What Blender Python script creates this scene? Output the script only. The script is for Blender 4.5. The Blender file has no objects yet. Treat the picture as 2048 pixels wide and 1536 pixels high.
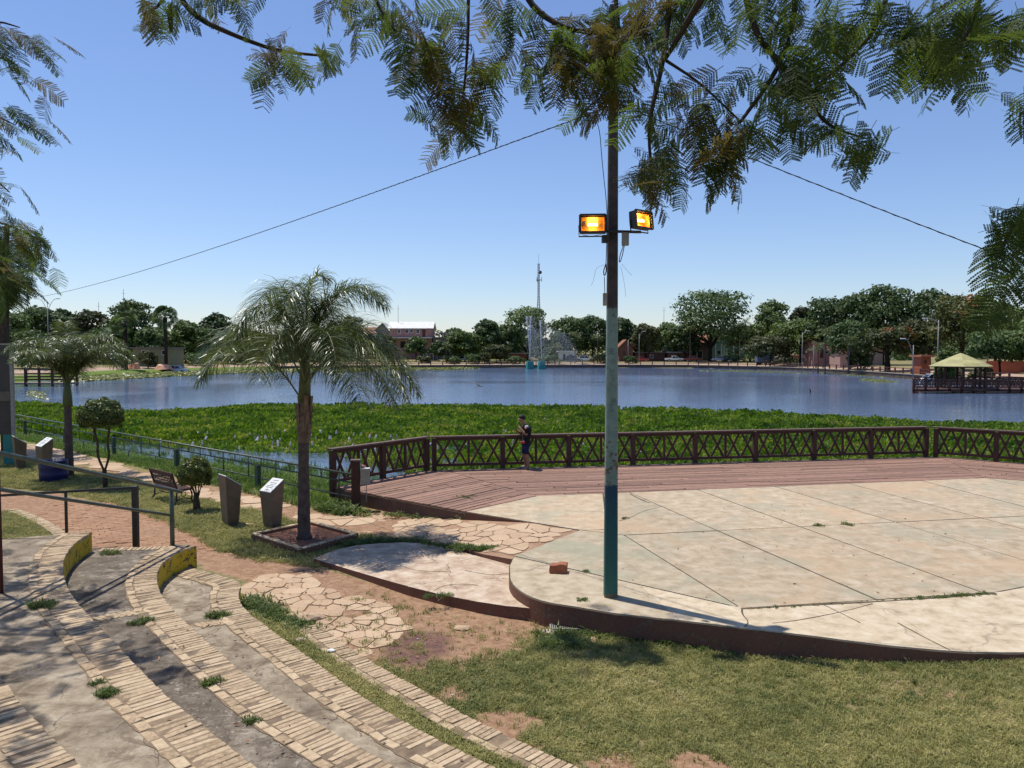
import bpy, bmesh, math, random
import numpy as np
from mathutils import Vector, Matrix, noise

R = math.radians
rnd = random.Random(11)
nrg = np.random.default_rng(5)
scene = bpy.context.scene

# ------------------------------------------------------------------ camera, sky, sun, exposure
EYE = 3.95                       # eye height above the stage paving (z = 0)
FPX = 1560.0                     # focal length in photograph pixels (2048 wide)
PIT = math.atan(68 / FPX)        # the horizon sits 68 px above the middle
cam_data = bpy.data.cameras.new('camera')
cam_data.sensor_width = 36.0
cam_data.lens = FPX / 2048 * 36.0
cam_data.clip_start = 0.05
cam_data.clip_end = 5000
cam = bpy.data.objects.new('camera', cam_data)
scene.collection.objects.link(cam)
cam.location = (0, 0, EYE)
cam.rotation_euler = (math.pi / 2 - PIT, 0, 0)
scene.camera = cam

SUN_EL, SUN_AZ = 70.0, -52.6     # azimuth clockwise from +Y
sdir = Vector((math.sin(R(SUN_AZ)) * math.cos(R(SUN_EL)), math.cos(R(SUN_AZ)) * math.cos(R(SUN_EL)), math.sin(R(SUN_EL))))
world = bpy.data.worlds.new('World')
scene.world = world
world.use_nodes = True
wn = world.node_tree
bg = wn.nodes['Background']
sky = wn.nodes.new('ShaderNodeTexSky')
sky.sky_type = 'NISHITA'
sky.sun_disc = False
sky.sun_elevation = R(SUN_EL)
sky.sun_rotation = R(SUN_AZ)
sky.altitude = 100
sky.air_density = 1.08
sky.dust_density = 0.25
sky.ozone_density = 5.0
tint = wn.nodes.new('ShaderNodeMix'); tint.data_type = 'RGBA'; tint.blend_type = 'MULTIPLY'; tint.inputs[0].default_value = 1.0
tint.inputs[7].default_value = (1.0, 0.985, 1.10, 1)      # camera white balance of the whole sky
wn.links.new(sky.outputs[0], tint.inputs[6]); wn.links.new(tint.outputs[2], bg.inputs[0])
bg.inputs[1].default_value = 0.104
sun_data = bpy.data.lights.new('sun', 'SUN')
sun_data.energy = 4.3
sun_data.angle = R(0.53)
sun_data.color = (1.0, 0.96, 0.9)
sun = bpy.data.objects.new('sun', sun_data)
scene.collection.objects.link(sun)
sun.location = (0, 0, 60)
sun.rotation_euler = sdir.to_track_quat('Z', 'Y').to_euler()
scene.view_settings.view_transform = 'Standard'
scene.view_settings.look = 'None'
scene.view_settings.exposure = 0.28
scene.view_settings.gamma = 1.0
scene.view_settings.use_curve_mapping = False
scene.cycles.max_bounces = 8
scene.cycles.transparent_max_bounces = 12
scene.cycles.use_adaptive_sampling = True

# ------------------------------------------------------------------ helpers
def P(px, py, z=0.0):
    """place on the level z seen at a photograph pixel"""
    dx, dy = (px - 1024) / FPX, -(py - 768) / FPX
    c, s = math.cos(PIT), math.sin(PIT)
    d = Vector((dx, c + dy * s, -s + dy * c))
    t = (z - EYE) / d.z
    return Vector((d.x * t, d.y * t, z))

def Q(px, py, dist):
    """place at the distance dist ahead seen at a photograph pixel"""
    dx, dy = (px - 1024) / FPX, -(py - 768) / FPX
    c, s = math.cos(PIT), math.sin(PIT)
    d = Vector((dx, c + dy * s, -s + dy * c))
    t = dist / d.y
    return Vector((d.x * t, dist, EYE + d.z * t))

COL = bpy.data.collections.new('place')
scene.collection.children.link(COL)
LIB = bpy.data.collections.new('library')        # unlinked: only sources for ground-cover instancing

def tag(o, label=None, cat=None, group=None, kind=None):
    if label: o['label'] = label
    if cat: o['category'] = cat
    if group: o['group'] = group
    if kind: o['kind'] = kind
    return o

def thing(name, loc, label, cat, group=None, rotz=0.0, kind=None):
    o = bpy.data.objects.new(name, None)
    COL.objects.link(o)
    o.empty_display_size = 0.2
    o.location = loc
    o.rotation_euler = (0, 0, rotz)
    return tag(o, label, cat, group, kind)

def link(name, me, parent=None, loc=None, rot=None, scl=None):
    o = bpy.data.objects.new(name, me)
    COL.objects.link(o)
    if parent is not None: o.parent = parent
    if loc is not None: o.location = loc
    if rot is not None: o.rotation_euler = rot
    if scl is not None: o.scale = scl
    return o

class MB:
    """collects shapes into one mesh"""
    def __init__(self, org=(0, 0, 0)):
        self.v, self.f, self.m = [], [], []
        self.o = Vector(org)
    def add(self, vs, fs, mi=0):
        b = len(self.v)
        self.v += [tuple(Vector(p) - self.o) for p in vs]
        self.f += [tuple(b + i for i in f) for f in fs]
        self.m += [mi] * len(fs)
        return self
    def box(self, c, s, rz=0.0, mi=0, taper=1.0):
        c = Vector(c); hx, hy, hz = s[0] / 2, s[1] / 2, s[2] / 2
        ca, sa = math.cos(rz), math.sin(rz)
        vs = []
        for z, k in ((-hz, 1.0), (hz, taper)):
            for x, y in ((-hx, -hy), (hx, -hy), (hx, hy), (-hx, hy)):
                vs.append(c + Vector((x * k * ca - y * k * sa, x * k * sa + y * k * ca, z)))
        return self.add(vs, [(3, 2, 1, 0), (4, 5, 6, 7), (0, 1, 5, 4), (1, 2, 6, 5), (2, 3, 7, 6), (3, 0, 4, 7)], mi)
    def beam(self, a, b, w, h, mi=0):
        """box along a segment, w sideways and h upwards"""
        a, b = Vector(a), Vector(b)
        d = (b - a).normalized()
        side = d.cross(Vector((0, 0, 1)))
        if side.length < 1e-4: side = Vector((1, 0, 0))
        side.normalize()
        up = side.cross(d).normalized()
        vs = []
        for p in (a, b):
            for x, y in ((-1, -1), (1, -1), (1, 1), (-1, 1)):
                vs.append(p + side * (x * w / 2) + up * (y * h / 2))
        return self.add(vs, [(0, 1, 2, 3), (7, 6, 5, 4), (0, 4, 5, 1), (1, 5, 6, 2), (2, 6, 7, 3), (3, 7, 4, 0)], mi)
    def tube(self, pts, rad, n=8, mi=0, cap=True):
        pts = [Vector(p) for p in pts]
        if not hasattr(rad, '__len__'): rad = [rad] * len(pts)
        vs, fs = [], []
        ref = Vector((0.31, 0.2, 0.93))
        for i, p in enumerate(pts):
            d = (pts[min(i + 1, len(pts) - 1)] - pts[max(i - 1, 0)]).normalized()
            a = d.cross(ref)
            if a.length < 1e-3: a = d.cross(Vector((1, 0, 0)))
            a.normalize(); b = d.cross(a)
            for k in range(n):
                t = 2 * math.pi * k / n
                vs.append(p + (a * math.cos(t) + b * math.sin(t)) * rad[i])
        for i in range(len(pts) - 1):
            for k in range(n):
                k2 = (k + 1) % n
                fs.append((i * n + k, i * n + k2, (i + 1) * n + k2, (i + 1) * n + k))
        if cap:
            fs.append(tuple(range(n - 1, -1, -1)))
            e = (len(pts) - 1) * n
            fs.append(tuple(e + k for k in range(n)))
        return self.add(vs, fs, mi)
    def prism(self, poly, z0, z1, mi_top=0, mi_side=0, zf=None):
        """upright prism over a flat outline; z1 may follow zf(x, y)"""
        n = len(poly)
        area = sum(poly[i][0] * poly[(i + 1) % n][1] - poly[(i + 1) % n][0] * poly[i][1] for i in range(n))
        if area < 0: poly = list(reversed(poly))
        lo = [(p[0], p[1], z0) for p in poly]
        hi = [(p[0], p[1], zf(p[0], p[1]) if zf else z1) for p in poly]
        self.add(lo + hi, [tuple(range(n, 2 * n))], mi_top)
        b = len(self.v) - 2 * n
        for i in range(n):
            j = (i + 1) % n
            self.f.append((b + i, b + j, b + n + j, b + n + i)); self.m.append(mi_side)
        return self
    def lathe(self, prof, c=(0, 0, 0), n=16, mi=0):
        c = Vector(c); vs, fs = [], []
        for r, z in prof:
            for k in range(n):
                t = 2 * math.pi * k / n
                vs.append(c + Vector((r * math.cos(t), r * math.sin(t), z)))
        for i in range(len(prof) - 1):
            for k in range(n):
                k2 = (k + 1) % n
                fs.append((i * n + k, i * n + k2, (i + 1) * n + k2, (i + 1) * n + k))
        fs.append(tuple(range(n - 1, -1, -1)))
        e = (len(prof) - 1) * n
        fs.append(tuple(e + k for k in range(n)))
        return self.add(vs, fs, mi)
    def mesh(self, name, mats, smooth=False):
        me = bpy.data.meshes.new(name)
        me.from_pydata(self.v, [], self.f)
        if not isinstance(mats, (list, tuple)): mats = [mats]
        for m in mats: me.materials.append(m)
        if len(mats) > 1: me.polygons.foreach_set('material_index', self.m)
        if smooth: me.polygons.foreach_set('use_smooth', [True] * len(me.polygons))
        me.update()
        return me
    def build(self, name, mats, parent=None, smooth=False, bevel=0.0):
        o = link(name, self.mesh(name, mats, smooth), parent)
        if bevel:
            b = o.modifiers.new('bevel', 'BEVEL'); b.width = bevel; b.segments = 2; b.limit_method = 'ANGLE'
        return o

def np_mesh(name, V, Fa, mat, smooth=False):
    """mesh from numpy arrays (faces all of one size)"""
    me = bpy.data.meshes.new(name)
    V = np.asarray(V, dtype=np.float32); Fa = np.asarray(Fa, dtype=np.int32)
    n, k = Fa.shape
    me.vertices.add(len(V)); me.vertices.foreach_set('co', V.ravel())
    me.loops.add(n * k); me.loops.foreach_set('vertex_index', Fa.ravel())
    me.polygons.add(n)
    me.polygons.foreach_set('loop_start', np.arange(0, n * k, k, dtype=np.int32))
    try: me.polygons.foreach_set('loop_total', np.full(n, k, dtype=np.int32))
    except Exception: pass
    if smooth: me.polygons.foreach_set('use_smooth', np.ones(n, dtype=bool))
    me.materials.append(mat)
    me.update(calc_edges=True)
    return me

def lerp(a, b, t): return a + (b - a) * t

def chaikin(pts, it=2):
    pts = [Vector(p) for p in pts]
    for _ in range(it):
        out = [pts[0]]
        for a, b in zip(pts, pts[1:]):
            out += [a * 0.75 + b * 0.25, a * 0.25 + b * 0.75]
        out.append(pts[-1]); pts = out
    return pts

def resample(pts, step):
    pts = [Vector(p) for p in pts]
    out, acc = [pts[0].copy()], 0.0
    for a, b in zip(pts, pts[1:]):
        L = (b - a).length
        while acc + L >= step:
            t = (step - acc) / L
            a = a + (b - a) * t
            out.append(a.copy()); L = (b - a).length; acc = 0.0
            if L < 1e-9: break
        acc += L
    return out

def inside(poly, x, y):
    r = False
    n = len(poly)
    for i in range(n):
        x1, y1 = poly[i][0], poly[i][1]; x2, y2 = poly[(i + 1) % n][0], poly[(i + 1) % n][1]
        if (y1 > y) != (y2 > y) and x < (x2 - x1) * (y - y1) / (y2 - y1) + x1: r = not r
    return r

def inside_np(poly, X, Y):
    r = np.zeros(X.shape, bool)
    n = len(poly)
    for i in range(n):
        x1, y1 = poly[i][0], poly[i][1]; x2, y2 = poly[(i + 1) % n][0], poly[(i + 1) % n][1]
        if y1 == y2: continue
        r ^= ((y1 > Y) != (y2 > Y)) & (X < (x2 - x1) * (Y - y1) / (y2 - y1) + x1)
    return r

def dist_np(line, X, Y, closed=True):
    d = np.full(X.shape, 1e9)
    n = len(line)
    for i in range(n if closed else n - 1):
        ax, ay = line[i][0], line[i][1]; bx, by = line[(i + 1) % n][0], line[(i + 1) % n][1]
        vx, vy = bx - ax, by - ay
        t = np.clip(((X - ax) * vx + (Y - ay) * vy) / (vx * vx + vy * vy + 1e-12), 0, 1)
        d = np.minimum(d, np.hypot(X - ax - t * vx, Y - ay - t * vy))
    return d

def signed_np(poly, X, Y):
    """positive inside"""
    d = dist_np(poly, X, Y)
    return np.where(inside_np(poly, X, Y), d, -d)

def smooth01(t): 
    t = np.clip(t, 0, 1); return t * t * (3 - 2 * t)

def vnoise(X, Y, s, seed=0):
    """cheap value noise 0..1"""
    x, y = np.asarray(X) / s, np.asarray(Y) / s
    xi, yi = np.floor(x).astype(np.int64), np.floor(y).astype(np.int64)
    fx, fy = x - xi, y - yi
    fx, fy = fx * fx * (3 - 2 * fx), fy * fy * (3 - 2 * fy)
    def h(a, b):
        k = (a * 374761393 + b * 668265263 + seed * 1442695041) & 0x7fffffff
        k = ((k ^ (k >> 13)) * 1274126177) & 0x7fffffff
        return ((k ^ (k >> 16)) & 0xffff) / 65535.0
    return (h(xi, yi) * (1 - fx) + h(xi + 1, yi) * fx) * (1 - fy) + (h(xi, yi + 1) * (1 - fx) + h(xi + 1, yi + 1) * fx) * fy

def fnoise(X, Y, s, seed=0):
    return (vnoise(X, Y, s, seed) + 0.5 * vnoise(X, Y, s / 2.1, seed + 1) + 0.25 * vnoise(X, Y, s / 4.3, seed + 2)) / 1.75

def split_poly(poly, p, d):
    """cut an outline by the line through p along d: (left, right)"""
    nx, ny = -d[1], d[0]
    L, Rr = [], []
    n = len(poly)
    for i in range(n):
        a, b = poly[i], poly[(i + 1) % n]
        sa = (a[0] - p[0]) * nx + (a[1] - p[1]) * ny
        sb = (b[0] - p[0]) * nx + (b[1] - p[1]) * ny
        if sa >= 0: L.append((a[0], a[1]))
        if sa <= 0: Rr.append((a[0], a[1]))
        if sa * sb < 0:
            t = sa / (sa - sb)
            q = (a[0] + (b[0] - a[0]) * t, a[1] + (b[1] - a[1]) * t)
            L.append(q); Rr.append(q)
    return (L if len(L) > 2 else None), (Rr if len(Rr) > 2 else None)

def poly_area(poly):
    n = len(poly)
    return 0.5 * sum(poly[i][0] * poly[(i + 1) % n][1] - poly[(i + 1) % n][0] * poly[i][1] for i in range(n))

def centroid(poly):
    n = len(poly); return (sum(p[0] for p in poly) / n, sum(p[1] for p in poly) / n)

def inset(poly, d):
    """pull each edge of a convex outline inwards"""
    if poly_area(poly) < 0: poly = list(reversed(poly))
    out = [(p[0], p[1]) for p in poly]
    src = list(out)
    n = len(src)
    for i in range(n):
        a, b = Vector(src[i]), Vector(src[(i + 1) % n])
        e = b - a
        if e.length < 1e-5: continue
        e.normalize()
        nn = Vector((-e.y, e.x))
        L, _ = split_poly(out, a + nn * d, (e.x, e.y))
        if not L: return None
        out = L
    return out

# ------------------------------------------------------------------ materials
def srgb(r, g, b):
    def f(c):
        c /= 255.0
        return c / 12.92 if c <= 0.04045 else ((c + 0.055) / 1.055) ** 2.4
    return (f(r), f(g), f(b))

MATS = {}
class NT:
    def __init__(self, name):
        self.mat = bpy.data.materials.new(name); self.mat.use_nodes = True
        self.t = self.mat.node_tree; self.n = self.t.nodes
        self.b = self.n['Principled BSDF']; self.out = self.n['Material Output']
        self.pos = None
    def new(self, t, **kw):
        x = self.n.new(t)
        for k, v in kw.items(): setattr(x, k, v)
        return x
    def lk(self, a, b): self.t.links.new(a, b)
    def P(self):
        if self.pos is None: self.pos = self.new('ShaderNodeNewGeometry').outputs['Position']
        return self.pos
    def noise(self, scale, detail=5, rough=0.6, dist=0.0, vec=None):
        x = self.new('ShaderNodeTexNoise'); x.inputs['Scale'].default_value = scale
        x.inputs['Detail'].default_value = detail; x.inputs['Roughness'].default_value = rough
        x.inputs['Distortion'].default_value = dist
        self.lk(vec if vec is not None else self.P(), x.inputs['Vector'])
        return x.outputs['Fac']
    def ramp(self, fac, stops, interp='LINEAR'):
        x = self.new('ShaderNodeValToRGB'); x.color_ramp.interpolation = interp
        e = x.color_ramp.elements
        while len(e) < len(stops): e.new(0.5)
        for el, (p, c) in zip(e, stops):
            el.position = p; el.color = (*c, 1) if len(c) == 3 else c
        self.lk(fac, x.inputs[0]); return x.outputs[0]
    def step(self, fac, a, b):
        x = self.new('ShaderNodeMapRange'); x.inputs['From Min'].default_value = a; x.inputs['From Max'].default_value = b
        x.interpolation_type = 'SMOOTHSTEP'
        self.lk(fac, x.inputs['Value']); return x.outputs['Result']
    def mix(self, fac, a, b, blend='MIX'):
        x = self.new('ShaderNodeMix', data_type='RGBA', blend_type=blend)
        for v, s in ((fac, x.inputs[0]), (a, x.inputs[6]), (b, x.inputs[7])):
            if isinstance(v, (int, float)): s.default_value = v
            elif isinstance(v, tuple): s.default_value = (*v, 1) if len(v) == 3 else v
            else: self.lk(v, s)
        return x.outputs[2]
    def math(self, op, a, b=0.0):
        x = self.new('ShaderNodeMath', operation=op)
        for v, s in ((a, x.inputs[0]), (b, x.inputs[1])):
            if isinstance(v, (int, float)): s.default_value = v
            else: self.lk(v, s)
        return x.outputs[0]
    def attr(self, name):
        return self.new('ShaderNodeAttribute', attribute_name=name).outputs['Fac']
    def rand(self): return self.new('ShaderNodeObjectInfo').outputs['Random']
    def sep(self, v=None):
        x = self.new('ShaderNodeSeparateXYZ'); self.lk(v if v is not None else self.P(), x.inputs[0]); return x.outputs
    def bump(self, h, strength=0.4, dist=0.02):
        x = self.new('ShaderNodeBump'); x.inputs['Strength'].default_value = strength; x.inputs['Distance'].default_value = dist
        self.lk(h, x.inputs['Height']); self.lk(x.outputs[0], self.b.inputs['Normal'])
    def done(self, col, rough=0.8, spec=0.3, metal=0.0):
        if isinstance(col, tuple): self.b.inputs['Base Color'].default_value = (*col, 1)
        else: self.lk(col, self.b.inputs['Base Color'])
        if isinstance(rough, (int, float)): self.b.inputs['Roughness'].default_value = rough
        else: self.lk(rough, self.b.inputs['Roughness'])
        self.b.inputs['Specular IOR Level'].default_value = spec
        self.b.inputs['Metallic'].default_value = metal
        return self.mat

def plain(name, c1, c2=None, scale=6.0, rough=0.75, bump=0.25, bscale=40.0, spec=0.3, metal=0.0, var=0.15, dist=0.01):
    """two-tone worn surface; var adds a per-object brightness drift"""
    m = NT(name)
    c2 = c2 or tuple(x * 0.6 for x in c1)
    n = m.noise(scale, 6, 0.65)
    col = m.ramp(n, [(0.3, c2), (0.65, c1)])
    if var:
        k = m.new('ShaderNodeMapRange'); m.lk(m.rand(), k.inputs[0])
        k.inputs[3].default_value = 1 - var; k.inputs[4].default_value = 1 + var
        cc = m.new('ShaderNodeCombineColor')
        for i in range(3): m.lk(k.outputs[0], cc.inputs[i])
        col = m.mix(1.0, col, cc.outputs[0], 'MULTIPLY')
    if bump: m.bump(m.noise(bscale, 4, 0.6), bump, dist)
    return m.done(col, rough, spec, metal)

def leafy(name, c1, c2, c3=None, scale=0.5, trans=0.35, rough=0.5, spec=0.4, fine=3.0, c4=None):
    m = NT(name)
    n = m.noise(scale, 3, 0.6)
    n2 = m.noise(fine, 2, 0.5)
    mixn = m.math('ADD', m.math('MULTIPLY', n, 0.6), m.math('MULTIPLY', n2, 0.4))
    mixn = m.math('ADD', mixn, m.math('MULTIPLY', m.math('SUBTRACT', m.rand(), 0.5), 0.22))
    stops = [(0.34, c1), (0.62 if not c4 else 0.55, c2)] + ([(0.74 if not c4 else 0.64, c3)] if c3 else []) + ([(0.70, c4)] if c4 else [])
    col = m.ramp(mixn, stops)
    m.done(col, rough, spec)
    tr = m.new('ShaderNodeBsdfTranslucent')
    hs = m.new('ShaderNodeHueSaturation'); hs.inputs['Value'].default_value = 1.5; hs.inputs['Saturation'].default_value = 1.15
    m.lk(col, hs.inputs['Color']); m.lk(hs.outputs[0], tr.inputs[0])
    mx = m.new('ShaderNodeMixShader'); mx.inputs[0].default_value = trans
    m.lk(m.b.outputs[0], mx.inputs[1]); m.lk(tr.outputs[0], mx.inputs[2]); m.lk(mx.outputs[0], m.out.inputs[0])
    return m.mat

# --- ground: grass thatch, red earth, sand, lush bank by painted place masks
def mat_ground():
    m = NT('ground_soil')
    n1, n2, n3 = m.noise(1.3, 6, 0.65), m.noise(9, 5, 0.7), m.noise(60, 3, 0.6)
    grass = m.ramp(n2, [(0.3, (0.10, 0.10, 0.04)), (0.5, (0.20, 0.18, 0.075)), (0.7, (0.29, 0.235, 0.115))])
    straw = m.mix(m.step(n1, 0.45, 0.7), grass, (0.25, 0.19, 0.10)); straw = m.mix(m.math('MULTIPLY', m.step(n3, 0.5, 0.62), 0.55), straw, (0.10, 0.085, 0.04))
    earth = m.ramp(n2, [(0.28, (0.18, 0.098, 0.058)), (0.5, (0.30, 0.175, 0.103)), (0.72, (0.41, 0.27, 0.17))])
    earth = m.mix(m.math('MULTIPLY', m.step(n3, 0.6, 0.75), 0.5), earth, (0.42, 0.32, 0.23))
    dirt = m.step(m.math('ADD', m.attr('dirt'), m.math('MULTIPLY', m.math('SUBTRACT', n2, 0.5), 0.9)), 0.35, 0.62)
    col = m.mix(dirt, straw, earth)
    col = m.mix(m.math('MULTIPLY', m.attr('wet'), m.step(n2, 0.25, 0.6)), col, (0.125, 0.066, 0.056))
    col = m.mix(m.attr('lush'), col, m.ramp(n2, [(0.3, (0.07, 0.115, 0.018)), (0.7, (0.15, 0.21, 0.035))]))
    col = m.mix(m.attr('sand'), col, m.ramp(n2, [(0.3, (0.3, 0.2, 0.14)), (0.7, (0.45, 0.33, 0.24))]))
    earthbits = m.step(m.noise(110, 2, 0.5), 0.62, 0.7)
    col = m.mix(m.math('MULTIPLY', m.math('MULTIPLY', earthbits, dirt), 0.55), col, (0.10, 0.06, 0.04))
    m.bump(m.math('ADD', m.math('MULTIPLY', n2, 0.6), m.math('MULTIPLY', n3, 0.4)), 0.9, 0.04)
    return m.done(col, 0.92, 0.15)

def mat_water():
    m = NT('lake_water')
    mp = m.new('ShaderNodeMapping'); mp.inputs['Scale'].default_value = (0.55, 1.0, 1.0)
    m.lk(m.P(), mp.inputs[0])
    a = m.noise(0.9, 4, 0.6, 0.4, mp.outputs[0]); b = m.noise(4.2, 3, 0.6, 0.2, mp.outputs[0])
    h = m.math('ADD', m.math('MULTIPLY', a, 1.0), m.math('MULTIPLY', b, 0.35))
    calm = m.noise(0.02, 3, 0.55, 0.6)
    h = m.math('MULTIPLY', h, m.math('ADD', 0.35, m.step(calm, 0.4, 0.65)))
    m.bump(h, 1.0, 0.08)
    m.b.inputs['IOR'].default_value = 1.33
    return m.done((0.115, 0.165, 0.275), 0.07, 0.5)

def mat_concrete(name, base, dark, pale, crack=0.35, csc=0.9, tint=None, tint2=None, bias=0.0, fleck=0.0):
    """weathered concrete with stains, pale patches and hairline cracks"""
    m = NT(name)
    n1, n2, n3 = m.noise(0.75, 6, 0.62, 0.3), m.noise(3.4, 6, 0.7, 0.3), m.noise(45, 4, 0.65)
    col = m.ramp(n2, [(0.32, dark), (0.5, base), (0.69, pale)])
    if tint: col = m.mix(m.math('MULTIPLY', m.step(n1, 0.48 - bias, 0.64 - bias), 0.55), col, tint)
    if tint2: col = m.mix(m.math('MULTIPLY', m.step(m.noise(0.33, 5, 0.6, 0.5), 0.48, 0.64), 0.55), col, tint2)
    col = m.mix(m.math('MULTIPLY', m.step(n3, 0.58, 0.75), 0.35), col, dark)
    if fleck:
        area = m.step(m.noise(0.8, 4, 0.6, 0.4), 0.42, 0.58)
        spots = m.step(m.noise(14, 6, 0.75, 1.2), 0.55, 0.63)
        col = m.mix(m.math('MULTIPLY', m.math('MULTIPLY', spots, area), fleck), col, tuple(x * 1.15 for x in pale))
        grime = m.step(m.noise(2.1, 6, 0.7, 0.8), 0.54, 0.64)
        col = m.mix(m.math('MULTIPLY', grime, 0.6), col, tuple(x * 0.8 for x in dark))
    vo = m.new('ShaderNodeTexVoronoi', feature='DISTANCE_TO_EDGE'); vo.inputs['Scale'].default_value = csc
    wob = m.new('ShaderNodeVectorMath', operation='ADD')
    nz = m.new('ShaderNodeTexNoise'); nz.inputs['Scale'].default_value = 2.5; nz.inputs['Detail'].default_value = 5
    m.lk(m.P(), nz.inputs['Vector'])
    sc = m.new('ShaderNodeVectorMath', operation='SCALE'); sc.inputs['Scale'].default_value = 0.55
    m.lk(nz.outputs['Color'], sc.inputs[0]); m.lk(m.P(), wob.inputs[0]); m.lk(sc.outputs[0], wob.inputs[1])
    m.lk(wob.outputs[0], vo.inputs['Vector'])
    line = m.math('SUBTRACT', 1.0, m.step(vo.outputs[0], 0.0, 0.012))
    line = m.math('MULTIPLY', line, m.step(m.noise(0.9, 3), 0.44, 0.54))
    line = m.math('MULTIPLY', line, crack)
    col = m.mix(line, col, (0.06, 0.045, 0.035))
    k = m.new('ShaderNodeMapRange'); m.lk(m.rand(), k.inputs[0]); k.inputs[3].default_value = 0.87; k.inputs[4].default_value = 1.08
    cc = m.new('ShaderNodeCombineColor')
    for i in range(3): m.lk(k.outputs[0], cc.inputs[i])
    col = m.mix(1.0, col, cc.outputs[0], 'MULTIPLY')
    h = m.math('SUBTRACT', m.math('ADD', m.math('MULTIPLY', n2, 0.5), m.math('MULTIPLY', n3, 0.5)), m.math('MULTIPLY', line, 2.0))
    m.bump(h, 0.35, 0.012)
    return m.done(col, 0.9, 0.2)

def mat_chipped(name, paint, under, dark, amount=0.5, scale=5.0):
    m = NT(name)
    n = m.noise(scale, 7, 0.7, 0.6); n2 = m.noise(25, 4, 0.7)
    f = m.step(m.math('ADD', m.math('MULTIPLY', n, 0.7), m.math('MULTIPLY', n2, 0.3)), amount + 0.07, amount + 0.1)
    col = m.mix(f, m.ramp(n2, [(0.3, tuple(x * 0.75 for x in paint)), (0.6, paint)]), m.mix(n2, under, dark))
    m.bump(m.math('SUBTRACT', n2, f), 0.4, 0.01)
    return m.done(col, 0.7, 0.3)

def mat_pole():
    """square concrete pole: teal foot, pale peeling band, bare brown top"""
    m = NT('pole_paint')
    z = m.sep()[2]
    n = m.noise(9, 6, 0.7, 0.4); n2 = m.noise(30, 5, 0.7)
    wob = m.math('MULTIPLY', m.math('SUBTRACT', n2, 0.5), 0.12)
    zz = m.math('ADD', z, wob)
    teal = m.ramp(m.math('ADD', m.math('MULTIPLY', z, 0.5), m.math('MULTIPLY', m.math('SUBTRACT', n, 0.5), 0.25)),
                  [(0.1, (0.032, 0.12, 0.095)), (0.6, (0.02, 0.085, 0.09)), (0.85, (0.016, 0.05, 0.085))])
    rust = m.step(m.math('SUBTRACT', n2, m.math('MULTIPLY', z, 2.5)), 0.35, 0.55)
    teal = m.mix(rust, teal, (0.22, 0.12, 0.06))
    pale = m.ramp(n, [(0.3, (0.13, 0.18, 0.155)), (0.6, (0.22, 0.28, 0.24))])
    peel = m.step(m.math('SUBTRACT', m.math('ADD', n, m.math('MULTIPLY', n2, 0.25)), m.math('MULTIPLY', m.math('SUBTRACT', z, 2.0), 0.16)), 0.62, 0.68)
    pale = m.mix(peel, pale, m.mix(n2, (0.17, 0.13, 0.08), (0.05, 0.04, 0.03)))
    bare = m.ramp(n, [(0.3, (0.035, 0.026, 0.023)), (0.65, (0.075, 0.056, 0.048))])
    col = m.mix(m.step(zz, 1.78, 1.82), teal, pale)
    col = m.mix(m.step(zz, 4.58, 4.63), col, bare)
    m.bump(n2, 0.3, 0.006)
    return m.done(col, 0.65, 0.3)

def mat_metal_paint(name, c, rough=0.5): return plain(name, c, tuple(x * 0.55 for x in c), 12, rough, 0.15, 80, 0.4, 0.0, 0.05, 0.003)

def mat_emit(name, c, s):
    m = NT(name); m.done(c, 0.3)
    m.b.inputs['Emission Color'].default_value = (*c, 1); m.b.inputs['Emission Strength'].default_value = s
    return m.mat

def mat_glass_lamp():
    m = NT('lamp_glass'); m.done((1, 0.95, 0.85), 0.03, 0.5)
    m.b.inputs['Transmission Weight'].default_value = 1.0; m.b.inputs['IOR'].default_value = 1.05
    return m.mat

def mat_wood(name, c1, c2, var=0.18):
    m = NT(name)
    mp = m.new('ShaderNodeMapping'); mp.inputs['Scale'].default_value = (1, 1, 1)
    tc = m.new('ShaderNodeTexCoord'); m.lk(tc.outputs['Object'], mp.inputs[0])
    n = m.noise(6, 6, 0.7, 0.5); n2 = m.noise(50, 4, 0.7)
    col = m.ramp(m.math('ADD', m.math('MULTIPLY', n, 0.6), m.math('MULTIPLY', n2, 0.4)), [(0.3, c2), (0.65, c1)])
    k = m.new('ShaderNodeMapRange'); m.lk(m.rand(), k.inputs[0]); k.inputs[3].default_value = 1 - var; k.inputs[4].default_value = 1 + var
    cc = m.new('ShaderNodeCombineColor')
    for i in range(3): m.lk(k.outputs[0], cc.inputs[i])
    col = m.mix(1.0, col, cc.outputs[0], 'MULTIPLY')
    m.bump(n2, 0.35, 0.006)
    return m.done(col, 0.8, 0.25)

def mat_brick(name, c1, c2, c3):
    m = NT(name)
    n, n2 = m.noise(16, 6, 0.7, 0.3), m.noise(70, 4, 0.7)
    big = m.noise(1.1, 4, 0.6)
    t = m.math('ADD', m.math('MULTIPLY', n, 0.7), m.math('MULTIPLY', m.rand(), 0.2))
    col = m.ramp(t, [(0.28, c3), (0.45, c2), (0.68, c1)])
    col = m.mix(m.math('MULTIPLY', m.step(big, 0.5, 0.68), 0.55), col, c3)
    m.bump(m.math('ADD', n, m.math('MULTIPLY', n2, 0.5)), 0.5, 0.012)
    return m.done(col, 0.9, 0.2)

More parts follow.
